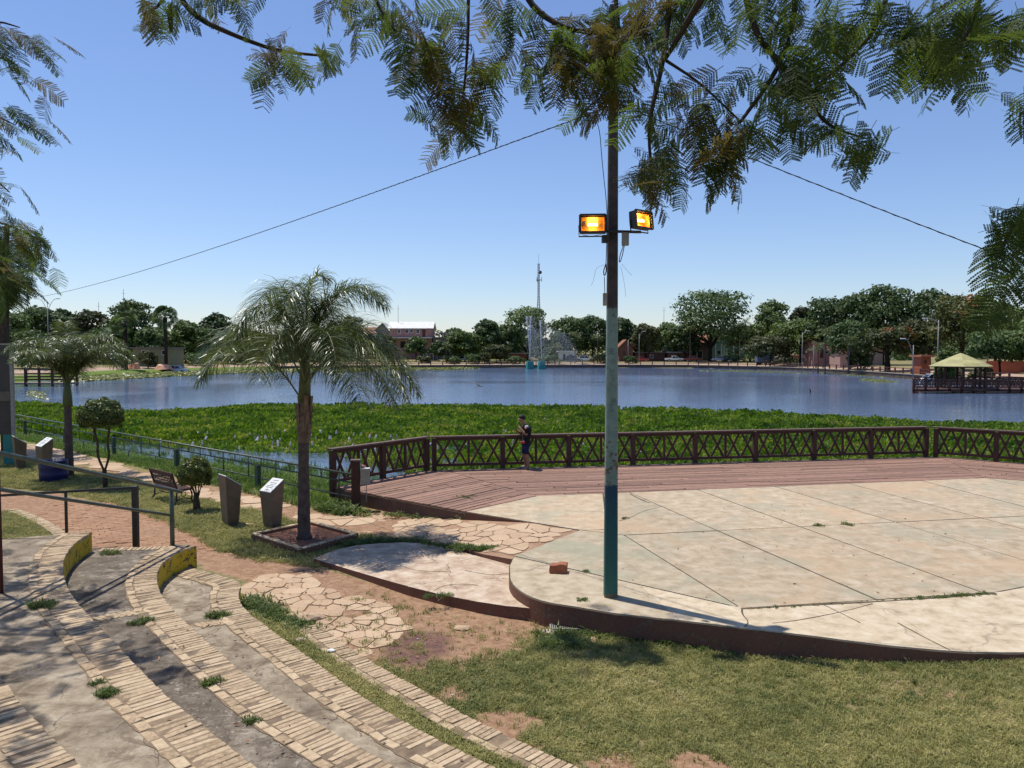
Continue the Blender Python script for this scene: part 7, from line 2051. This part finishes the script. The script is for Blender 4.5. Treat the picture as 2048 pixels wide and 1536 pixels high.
for (px, d_, topy, lab, sd) in ((1060, 197, 632, 'left teal fountain pedestal throwing two thin water jets', 1), (1083, 200, 640, 'right teal fountain pedestal throwing one jet with drifting mist', 2)):
    x = (px - 1024) / FPX * d_; o = thing('fountain', (x, d_, WATER), lab, 'fountain', 'fountain pedestals in the lake')
    m = MB(); m.box((0, 0, 0.8), (2.0, 2.0, 2.5), 0.25, 0, 0.72); m.build('pedestal', MATS['teal'], o, bevel=0.05)
    m = MB(); m.tube([(0, 0, 2.0), (0, 0, 2.6)], 0.12, 8); m.build('nozzle', MATS['darkbox'], o)
    Ht = Q(px, topy, d_).z - WATER
    jets = ((-0.3, 0.7), (0.05, -0.2)) if sd == 1 else ((-0.12, 0.2),)
    for lean, _ in jets:
        n = 1700; t = rgf.random(n); w = 0.04 + 0.11 * t ** 2
        C = np.stack([lean * 3.0 * t ** 1.4 + rgf.normal(0, 1, n) * w, rgf.normal(0, 1, n) * w, 2.5 + (Ht - 2.5) * t], 1)
        n2 = 1500; t2 = rgf.random(n2); C2 = np.stack([lean * 3 + 0.3 + 1.0 * (1 - t2) + rgf.normal(0, 0.6, n2), rgf.normal(0, 0.7, n2), 2.5 + (Ht - 2.5) * t2], 1)
        V, Fa = drops(np.concatenate([C]), 0.045, rgf); link('water_jet', np_mesh('water_jet', V, Fa, MATS['spray']), o)
        V, Fa = drops(C2, 0.03, rgf); k_ = link('falling_spray', np_mesh('falling_spray', V, Fa, MATS['spray']), o)
    n = 16000 if sd == 2 else 6000; t = rgf.random(n) ** 0.8; zf = rgf.random(n)
    C = np.stack([t * (11.0 if sd == 2 else 3.5) * (1 - 0.45 * zf) + rgf.normal(0, 0.5, n), rgf.normal(0, 1.5, n) * (0.3 + t), 1.0 + (Ht - 2.0) * zf * (1 - 0.25 * t)], 1)
    V, Fa = drops(C, 0.02, rgf); mo = link('mist', np_mesh('mist', V, Fa, MATS['spray']), o); mo['kind'] = 'stuff'
# small stuff in the water
sn = P(957, 773, WATER); o = thing('driftwood', sn, 'forked dead branch sticking out of the lake', 'branch')
m = MB(); m.tube([(-0.65, 0, 0.62), (-0.2, 0, 0.36), (0.45, 0, -0.1)], [0.05, 0.075, 0.06], 7); m.tube([(-0.15, 0, 0.08), (0.2, 0, 0.1), (0.55, 0, 0.05)], [0.05, 0.06, 0.03], 7); m.build('wood', MATS['stone'], o, True)
sn = P(1621, 786, WATER); o = thing('stake', sn, 'short dark stake standing in the water left of the gazebo', 'stake')
m = MB(); m.tube([(0.0, 0, -0.5), (-0.03, 0, 0.25), (-0.1, 0, 0.5)], [0.07, 0.07, 0.04], 7); m.build('wood', MATS['barkdark'], o, True)

# ------------------------------------------------------------------ gazebo pier at right
GD = 87.0
def gx(px): return (px - 1024) / FPX * GD
gzb = -0.42
gc = Vector(((1921 - 1024) / FPX * (GD + 3.4), GD + 3.4, gzb))
ga = thing('gazebo', gc, 'octagonal gazebo with yellow green roof on the lake pier', 'gazebo')
m = MB(); m.lathe([(0.05, 0), (4.0, 0), (4.0, 0.18), (0.05, 0.18)], (0, 0, -0.18), 8); m.build('floor', MATS['rail'], ga)
rt, re = Q(0, 707, GD + 3.4).z - gzb, Q(0, 732, GD + 3.4).z - gzb
roofm = plain('gazebo_roof', (0.40, 0.37, 0.17), (0.29, 0.27, 0.115), 1.5, 0.7, 0.5, 9)
for k in range(8):
    a, b = k * math.pi / 4 + 0.39, (k + 1) * math.pi / 4 + 0.39
    for j in range(4):
        t0, t1 = j / 4, (j + 1) / 4; rad0, rad1 = lerp(3.2, 0.1, t0) + 0.1, lerp(3.2, 0.1, t1)
        zz0, zz1 = lerp(re, rt, t0), lerp(re, rt, t1) + 0.04
        m = MB(); m.add([(rad0 * math.cos(a), rad0 * math.sin(a), zz0), (rad0 * math.cos(b), rad0 * math.sin(b), zz0), (rad1 * math.cos(b), rad1 * math.sin(b), zz1), (rad1 * math.cos(a), rad1 * math.sin(a), zz1)], [(0, 1, 2, 3)])
        p_ = m.build('roof_panel', roofm, ga); so = p_.modifiers.new('thick', 'SOLIDIFY'); so.thickness = 0.06
    m = MB(); r = 2.5; m.tube([(r * math.cos(a), r * math.sin(a), 0), (r * math.cos(a), r * math.sin(a), lerp(re, rt, 0.2))], 0.14, 8); m.build('column', MATS['rail'], ga)
    m = MB(); m.beam((r * math.cos(a), r * math.sin(a), re - 0.05), (r * math.cos(b), r * math.sin(b), re - 0.05), 0.1, 0.25); m.build('eave_beam', MATS['rail'], ga)
pi_ = thing('lake_pier', (gx(1835), GD, WATER), 'dark wooden pier with crossed railing carrying the gazebo', 'pier')
po_ = Vector(pi_.location)
m = MB(po_); m.prism([(gx(1826), GD - 0.1), (gx(2300), GD - 0.1), (gx(2300) * 1.08, GD + 7.2), (gx(1826) * 1.08, GD + 7.2)], gzb - 0.25, gzb - 0.01); m.build('pier_deck', MATS['rail'], pi_)
px_ = 1828; xs_ = []
while px_ < 2250: xs_.append(gx(px_)); px_ += 24
for yy in (GD, GD + 7.0):
    kf = yy / GD if yy > GD else 1.0
    for x_ in [q_ * kf for q_ in xs_]:
        m = MB(po_); m.box((x_, yy, (gzb + 0.55 - 0.9) / 2), (0.2, 0.2, 2.2 + gzb + 0.4)); m.build('post', MATS['rail'], pi_)
    for x_, x2_ in zip([q_ * kf for q_ in xs_], [q_ * kf for q_ in xs_[1:]]):
        for z in (gzb + 1.05, gzb + 0.22): m = MB(po_); m.beam((x_, yy, z), (x2_, yy, z), 0.1, 0.11); m.build('rail', MATS['rail'], pi_)
        mid = (x_ + x2_) / 2
        for a_, b_ in ((x_ + 0.1, mid), (mid, x2_ - 0.1)):
            m = MB(po_); m.beam((a_, yy, gzb + 0.25), (b_, yy, gzb + 1.0), 0.06, 0.09); m.build('brace', MATS['rail'], pi_)
            m = MB(po_); m.beam((b_, yy + 0.06, gzb + 0.25), (a_, yy + 0.06, gzb + 1.0), 0.06, 0.09); m.build('brace', MATS['rail'], pi_)
for y2 in (GD + 2.3, GD + 4.6):
    m = MB(po_); m.box((xs_[0] * y2 / GD, y2, gzb + 0.3), (0.2, 0.2, 1.6)); m.build('post', MATS['rail'], pi_)
m = MB(po_); m.beam((xs_[0], GD, gzb + 1.05), (xs_[0] * (GD + 7) / GD, GD + 7, gzb + 1.05), 0.1, 0.11); m.build('rail', MATS['rail'], pi_)
for px, w in ((1870, 60), (1990, 40)):
    m = MB(po_); m.box((gx(px), GD - 0.25, gzb - 0.3), (w / FPX * GD, 0.3, 0.1)); m.build('fender_beam', plain('pale_beam', (0.25, 0.18, 0.14)), pi_)
# left pier
LD = 104.0
def lx(px): return (px - 1024) / FPX * LD
lp = thing('lake_pier', (lx(80), LD, WATER), 'dark timber pier behind the smaller feather palm at left', 'pier'); lo2 = Vector(lp.location)
m = MB(lo2); m.box(((lx(20) + lx(132)) / 2, LD + 1.5, -0.55), (lx(132) - lx(20), 3.2, 0.22)); m.build('pier_deck', plain('pier_boards', (0.2, 0.16, 0.13)), lp)
for yy in (LD, LD + 3):
    for px in (24, 50, 78, 104, 128): m = MB(lo2); m.box((lx(px), yy, 0.3), (0.22, 0.22, 3.2 if px > 100 else 2.6)); m.build('post', MATS['rail'], lp)
    for z in (-0.05, 0.35, 0.75): m = MB(lo2); m.beam((lx(24), yy, z), (lx(128), yy, z), 0.09, 0.12); m.build('rail', MATS['rail'], lp)

# ------------------------------------------------------------------ the feathery trees overhead
MATS['feather'] = leafy('feather_leaflet', (0.034, 0.052, 0.015), (0.085, 0.115, 0.028), (0.16, 0.14, 0.045), 1.1, 0.5, 0.6, 0.15, 4.0)
MATS['feather_old'] = leafy('old_leaflet', (0.055, 0.047, 0.017), (0.11, 0.09, 0.03), (0.19, 0.135, 0.05), 1.5, 0.45, 0.6, 0.15, 5.0)
MATS['twig'] = plain('twig_bark', (0.06, 0.045, 0.035), (0.03, 0.022, 0.018), 12, 0.9, 0.4)
def feather_leaf(seed, mat, pairs=18, leaflets=10):
    """bipinnate leaf of unit length along +X, slightly arched"""
    rg = random.Random(seed); vs = []; fs = []
    def addq(a, b, c, d): fs.append((len(vs), len(vs) + 1, len(vs) + 2, len(vs) + 3)); vs.extend([a, b, c, d])
    curve = rg.uniform(0.15, 0.4); sway = rg.uniform(-0.12, 0.12)
    def sp(t): return Vector((t, sway * t * t, -curve * t * t))
    for i in range(8):
        a, b = sp(i / 8), sp((i + 1) / 8); w = 0.006 * (1 - 0.6 * i / 8); addq(a + Vector((0, w, 0)), a - Vector((0, w, 0)), b - Vector((0, w, 0)), b + Vector((0, w, 0)))
    for k in range(pairs):
        t = 0.16 + 0.84 * k / (pairs - 1); p = sp(t); d = (sp(min(1, t + 0.02)) - sp(t - 0.02)).normalized()
        L_ = 0.33 * (0.5 + 0.62 * math.sin(math.pi * (0.12 + 0.78 * (k / (pairs - 1))))) * rg.uniform(0.9, 1.08)
        for s in (-1, 1):
            if rg.random() < 0.05: continue
            v = (d * rg.uniform(0.42, 0.62) + Vector((0, s, 0)) + Vector((0, 0, rg.uniform(-0.25, 0.15)))).normalized(); q = p.copy(); up = Vector((0, 0, 1))
            for j in range(leaflets):
                v2 = (v + Vector((0, 0, -0.035 * j))).normalized(); step = L_ / leaflets; q2 = q + v2 * step
                w = v2.cross(up).normalized() * (0.0185 if 0 < j < leaflets - 1 else 0.012)
                mid = q + v2 * step * 0.5; tl = Vector((0, 0, rg.uniform(-0.008, 0.008)))
                for sg in (-1, 1):
                    addq(q, q + v2 * step * 0.88, q + v2 * step * 1.05 + w * sg + tl, q + v2 * step * 0.3 + w * sg + tl)
                q = q2
    me = bpy.data.meshes.new('feather_leaf'); me.from_pydata([tuple(v) for v in vs], [], fs); me.materials.append(mat); me.update(); return me
FL = [feather_leaf(i, MATS['feather']) for i in range(5)] + [feather_leaf(20 + i, MATS['feather_old']) for i in range(3)]
tb = Vector((4.5, -3.5, 1.6))
ft = thing('feathery_tree', tb, 'overhanging tree with feathery leaves filling the top of the view', 'tree')
def limb(pts, r, name='branch', parent=ft, org=tb):
    pts = chaikin(pts, 2); n = len(pts); m = MB(org); m.tube(pts, [lerp(r[0], r[1], i / (n - 1)) for i in range(n)], 7); return m.build(name, MATS['twig'], parent, True)
trunk_top = tb + Vector((0, 0.6, 5.5))
limb([tb - Vector((0, 0, 0.3)), tb + Vector((0.1, 0.2, 2.5)), trunk_top], (0.32, 0.22), 'trunk')
# ground under that trunk is the stepped bank behind the viewer
BR = [([(340, -220), (345, -40), (380, 30), (470, 72), (560, 104), (655, 112)], 6.0, (0.03, 0.008)), ([(360, -120), (330, 5), (285, 30)], 6.0, (0.02, 0.006)),
      ([(700, -220), (730, -60), (760, 20), (790, 60)], 6.6, (0.025, 0.008)), ([(938, -250), (937, 0), (935, 100), (928, 180)], 7.0, (0.022, 0.009)),
      ([(980, -200), (1045, -10), (1100, 45), (1180, 70), (1290, 60)], 7.2, (0.04, 0.012)), ([(1345, -250), (1338, 40), (1325, 130), (1300, 230), (1298, 300), (1308, 360)], 6.2, (0.03, 0.007)),
      ([(1330, 120), (1400, 165), (1480, 242)], 6.2, (0.014, 0.006)), ([(1455, -220), (1500, 60), (1565, 130), (1620, 210), (1660, 255), (1725, 275)], 6.0, (0.03, 0.006)),
      ([(1600, -150), (1590, 50), (1550, 150), (1480, 245)], 6.1, (0.03, 0.012)), ([(1800, -200), (1770, 40), (1690, 125), (1640, 165)], 5.6, (0.025, 0.007)),
      ([(2000, -250), (1960, 20), (1900, 120), (1860, 160)], 5.2, (0.03, 0.007)), ([(2250, 200), (2120, 330), (2040, 430), (1990, 520)], 5.4, (0.03, 0.008)), ([(2200, 50), (2100, 180), (2040, 230)], 5.4, (0.02, 0.008)),
      ([(1200, -220), (1230, -20), (1240, 90), (1200, 160)], 6.8, (0.03, 0.008))]
for pix, d_, r_ in BR:
    pts = [Q(x, y, d_ + 0.12 * math.sin(i * 1.7)) for i, (x, y) in enumerate(pix)]
    limb(pts, r_)
    root = Vector((pts[0].x * 0.6 + trunk_top.x * 0.4, pts[0].y * 0.55 - 0.5, max(pts[0].z, trunk_top.z) + 1.2))
    limb([trunk_top, root, pts[0]], (0.12, r_[0]))
# seed pod
pt = Q(340, 8, 5.9); m = MB(tb); m.tube([pt, pt + Vector((0, 0, -0.08)), pt + Vector((0.005, 0, -0.2))], [0.012, 0.022, 0.012], 8); m.build('seed_pod', MATS['barkdark'], ft, True)
# clusters of leaves: centre pixel, spread px, depth, count, share of old leaves
CL = [(290, 25, 45, 6.0, 5, .2), (335, 5, 50, 6.0, 5, .2), (420, -10, 60, 6.0, 7, .1), (480, 0, 30, 6.0, 3, .1), (540, 100, 28, 6.0, 7, .5), (590, 130, 32, 6.0, 9, .3), (650, 115, 22, 6.0, 5, .1), (530, 150, 20, 6.0, 4, .2),
      (690, 10, 45, 6.6, 6, .2), (760, 30, 50, 6.6, 9, .2), (820, 80, 55, 6.8, 11, .3), (860, 130, 60, 7.0, 13, .5), (900, 200, 60, 7.0, 14, .6), (930, 230, 45, 7.0, 8, .5), (860, 30, 60, 6.8, 10, .3), (980, 130, 50, 7.0, 8, .3), (1000, 50, 60, 7.1, 8, .2),
      (1080, 120, 60, 7.2, 13, .3), (1120, 60, 60, 7.2, 12, .3), (1170, 140, 60, 7.0, 20, .6), (1210, 90, 60, 6.9, 22, .6), (1235, 150, 40, 6.9, 10, .5), (1250, 30, 70, 6.8, 14, .4), (1190, 190, 30, 7.0, 7, .4), (1300, 90, 50, 6.4, 9, .3), (1330, 20, 60, 6.3, 9, .2),
      (1310, 230, 40, 6.2, 6, .1), (1300, 350, 40, 6.2, 9, .7), (1340, 330, 50, 6.2, 9, .4), (1380, 190, 50, 6.2, 7, .2), (1420, 270, 60, 6.2, 12, .5), (1450, 330, 45, 6.2, 8, .3), (1480, 250, 60, 6.2, 11, .4), (1540, 190, 55, 6.1, 8, .4), (1420, 20, 60, 6.2, 9, .2), (1520, 30, 60, 6.1, 9, .3), (1600, 20, 60, 6.0, 9, .4),
      (1590, 150, 50, 6.0, 9, .6), (1650, 130, 60, 5.8, 12, .6), (1620, 250, 40, 6.0, 7, .3), (1690, 270, 35, 6.0, 7, .2), (1730, 280, 25, 6.0, 4, .1), (1690, 40, 60, 5.7, 9, .3), (1780, 20, 60, 5.5, 8, .2), (1850, 90, 55, 5.3, 11, .2), (1920, 110, 55, 5.2, 11, .3), (1880, 30, 60, 5.2, 9, .3), (1980, 40, 60, 5.2, 10, .3), (2040, 60, 50, 5.2, 6, .3),
      (2050, 210, 30, 5.4, 4, .7), (2040, 420, 40, 5.4, 6, .2), (2010, 490, 40, 5.4, 7, .2), (2040, 560, 50, 5.4, 9, .3), (2090, 480, 50, 5.4, 6, .3)]
leaf_n = 0; extra = []
rl_ = random.Random(31)
for (px, py, spx, d_, cnt, old) in CL:
    for i in range(int(cnt * 1.0)):
        b = Q(px + rl_.gauss(0, spx * 0.55), py + rl_.gauss(0, spx * 0.5), d_ + rl_.gauss(0, 0.3))
        a = rl_.uniform(0, 6.28); el = rl_.uniform(-1.15, 0.1)
        f = Vector((math.cos(a) * math.cos(el), math.sin(a) * math.cos(el) * 0.7, math.sin(el))).normalized()
        roll = rl_.uniform(-0.9, 0.9)
        q = f.to_track_quat('X', 'Z') ; e = (q @ Matrix.Rotation(roll, 3, 'X').to_quaternion()).to_euler()
        s = rl_.uniform(0.34, 0.5) * (0.72 if px < 700 else 0.95); me = FL[rl_.choice((5, 6, 7)) if rl_.random() < old else rl_.randrange(5)]
        b = b - f * s * 0.45
        if any(1215 < 1024 + FPX * w_.x / w_.y < 1325 and 700 - FPX * (w_.z - EYE) / w_.y > 385 for w_ in (b, b + f * s * 0.6, b + f * s)): continue
        if leaf_n < 295: link('leaf', me, ft, b - tb, e, (s, s, s)); leaf_n += 1
        else: extra.append((b, e, s, me))
def join_leaves(lst, name, parent, org):
    V = []; Fq = []; off = 0; cache = {}
    for b, e, s, me in lst:
        if me.name not in cache:
            v = np.empty(len(me.vertices) * 3, np.float32); me.vertices.foreach_get('co', v); l = np.empty(len(me.loops), np.int32); me.loops.foreach_get('vertex_index', l); cache[me.name] = (v.reshape(-1, 3), l.reshape(-1, 4))
        v, l = cache[me.name]; Rm = np.array(e.to_matrix()); V.append(v @ Rm.T * s + np.array(b - org)); Fq.append(l + off); off += len(v)
    o = link(name, np_mesh(name, np.concatenate(V), np.concatenate(Fq), MATS['feather']), parent); o['kind'] = 'stuff'; return o
hc = Vector((-1.85, 13.45, 11.2))      # a leafy branch end above the view, whose shade lies on the lawn
limb([trunk_top + Vector((0, 0, 0.5)), Vector((1.5, 5, 10.5)), hc + Vector((0, 0, 0.3))], (0.03, 0.006))
for i in range(60):
    b = hc + Vector((rl_.gauss(0, 0.42), rl_.gauss(0, 0.22), rl_.gauss(0, 0.12))); a = rl_.uniform(0, 6.28); f = Vector((math.cos(a), math.sin(a), -0.25)).normalized()
    extra.append((b, f.to_track_quat('X', 'Z').to_euler(), 0.42, FL[rl_.randrange(5)]))
join_leaves(extra, 'foliage', ft, tb)
# left tree: its outer twigs hang into the view, the trunk stands beyond the left edge
lb = Vector((-13.2, 15.5, GZ)); lt_ = thing('feathery_tree', lb, 'feathery tree reaching in from the left edge of the view', 'tree')
limb([lb - Vector((0, 0, 0.2)), lb + Vector((0.2, 0, 3)), lb + Vector((0.8, -0.6, 6))], (0.26, 0.18), 'trunk', lt_, lb)
lst = []
for pix, d_ in (([(-260, 150), (-100, 60), (-10, 40), (40, 55)], 10.0), ([(-260, 200), (-100, 110), (-10, 110), (35, 130)], 10.5), ([(-260, 330), (-80, 225), (-20, 225), (30, 250)], 10.5), ([(-260, 400), (-80, 350), (-20, 350), (20, 385)], 11.5), ([(-260, 480), (-60, 430), (20, 450), (85, 482)], 12.0), ([(-260, 540), (-80, 500), (-10, 510), (25, 550)], 12.5)):
    pts = [Q(x, y, d_) for x, y in pix]; limb(pts, (0.03, 0.006), 'branch', lt_, lb); limb([lb + Vector((0.8, -0.6, 5.5)), pts[0]], (0.08, 0.03), 'branch', lt_, lb)
    for i in range(25):
        t = rl_.random() ** 0.7 * 2.99; k = int(t); b = pts[k].lerp(pts[k + 1], t - k) + Vector((rl_.gauss(0, 0.12), rl_.gauss(0, 0.3), rl_.gauss(0, 0.12)))
        a = rl_.uniform(-1.2, 1.2); el = rl_.uniform(-1.0, 0.0); f = Vector((math.cos(a) * math.cos(el), math.sin(a) * math.cos(el), math.sin(el)))
        s = rl_.uniform(0.36, 0.5); e = (f.to_track_quat('X', 'Z') @ Matrix.Rotation(rl_.uniform(-0.8, 0.8), 3, 'X').to_quaternion()).to_euler()
        me = FL[rl_.randrange(5) if rl_.random() < 0.75 else 6]
        if b.x / b.y > -0.69: link('leaf', me, lt_, b - lb, e, (s, s, s))
        else: lst.append((b, e, s, me))
for i in range(420):   # the rest of that crown, beyond the edge, which shades the steps
    b = Vector((rl_.uniform(-12.5, -5.2), rl_.uniform(5.6, 14.5), rl_.uniform(5.0, 9.0)))
    if b.x / b.y > -0.72: continue
    a = rl_.uniform(0, 6.28); el = rl_.uniform(-0.8, 0.1); f = Vector((math.cos(a) * math.cos(el), math.sin(a) * math.cos(el), math.sin(el))); s = rl_.uniform(0.45, 0.65)
    lst.append((b, f.to_track_quat('X', 'Z').to_euler(), s, FL[rl_.randrange(5)]))
join_leaves(lst, 'foliage', lt_, lb)
# tall slim tree behind the sign board
sb2 = Vector(((10 - 1024) / FPX * 33, 33, GZ)); st2 = thing('slim_tree', sb2, 'slim trunked feathery tree rising behind the dark sign board', 'tree')
m = MB(sb2); m.tube([sb2 - Vector((0, 0, 0.2)), Q(8, 690, 33), Q(10, 560, 33), Q(14, 450, 33)], [0.24, 0.19, 0.17, 0.1], 9); m.build('trunk', MATS['bark'], st2, True)
lst = []
for i in range(110):
    b = Q(rl_.gauss(8, 32), rl_.uniform(440, 575), 33 + rl_.gauss(0, 1.2)); a = rl_.uniform(0, 6.28); el = rl_.uniform(-1.2, -0.2); f = Vector((math.cos(a) * math.cos(el), math.sin(a) * math.cos(el), math.sin(el))); s = rl_.uniform(0.9, 1.5)
    lst.append((b, f.to_track_quat('X', 'Z').to_euler(), s, FL[rl_.randrange(5)]))
join_leaves(lst, 'foliage', st2, sb2)
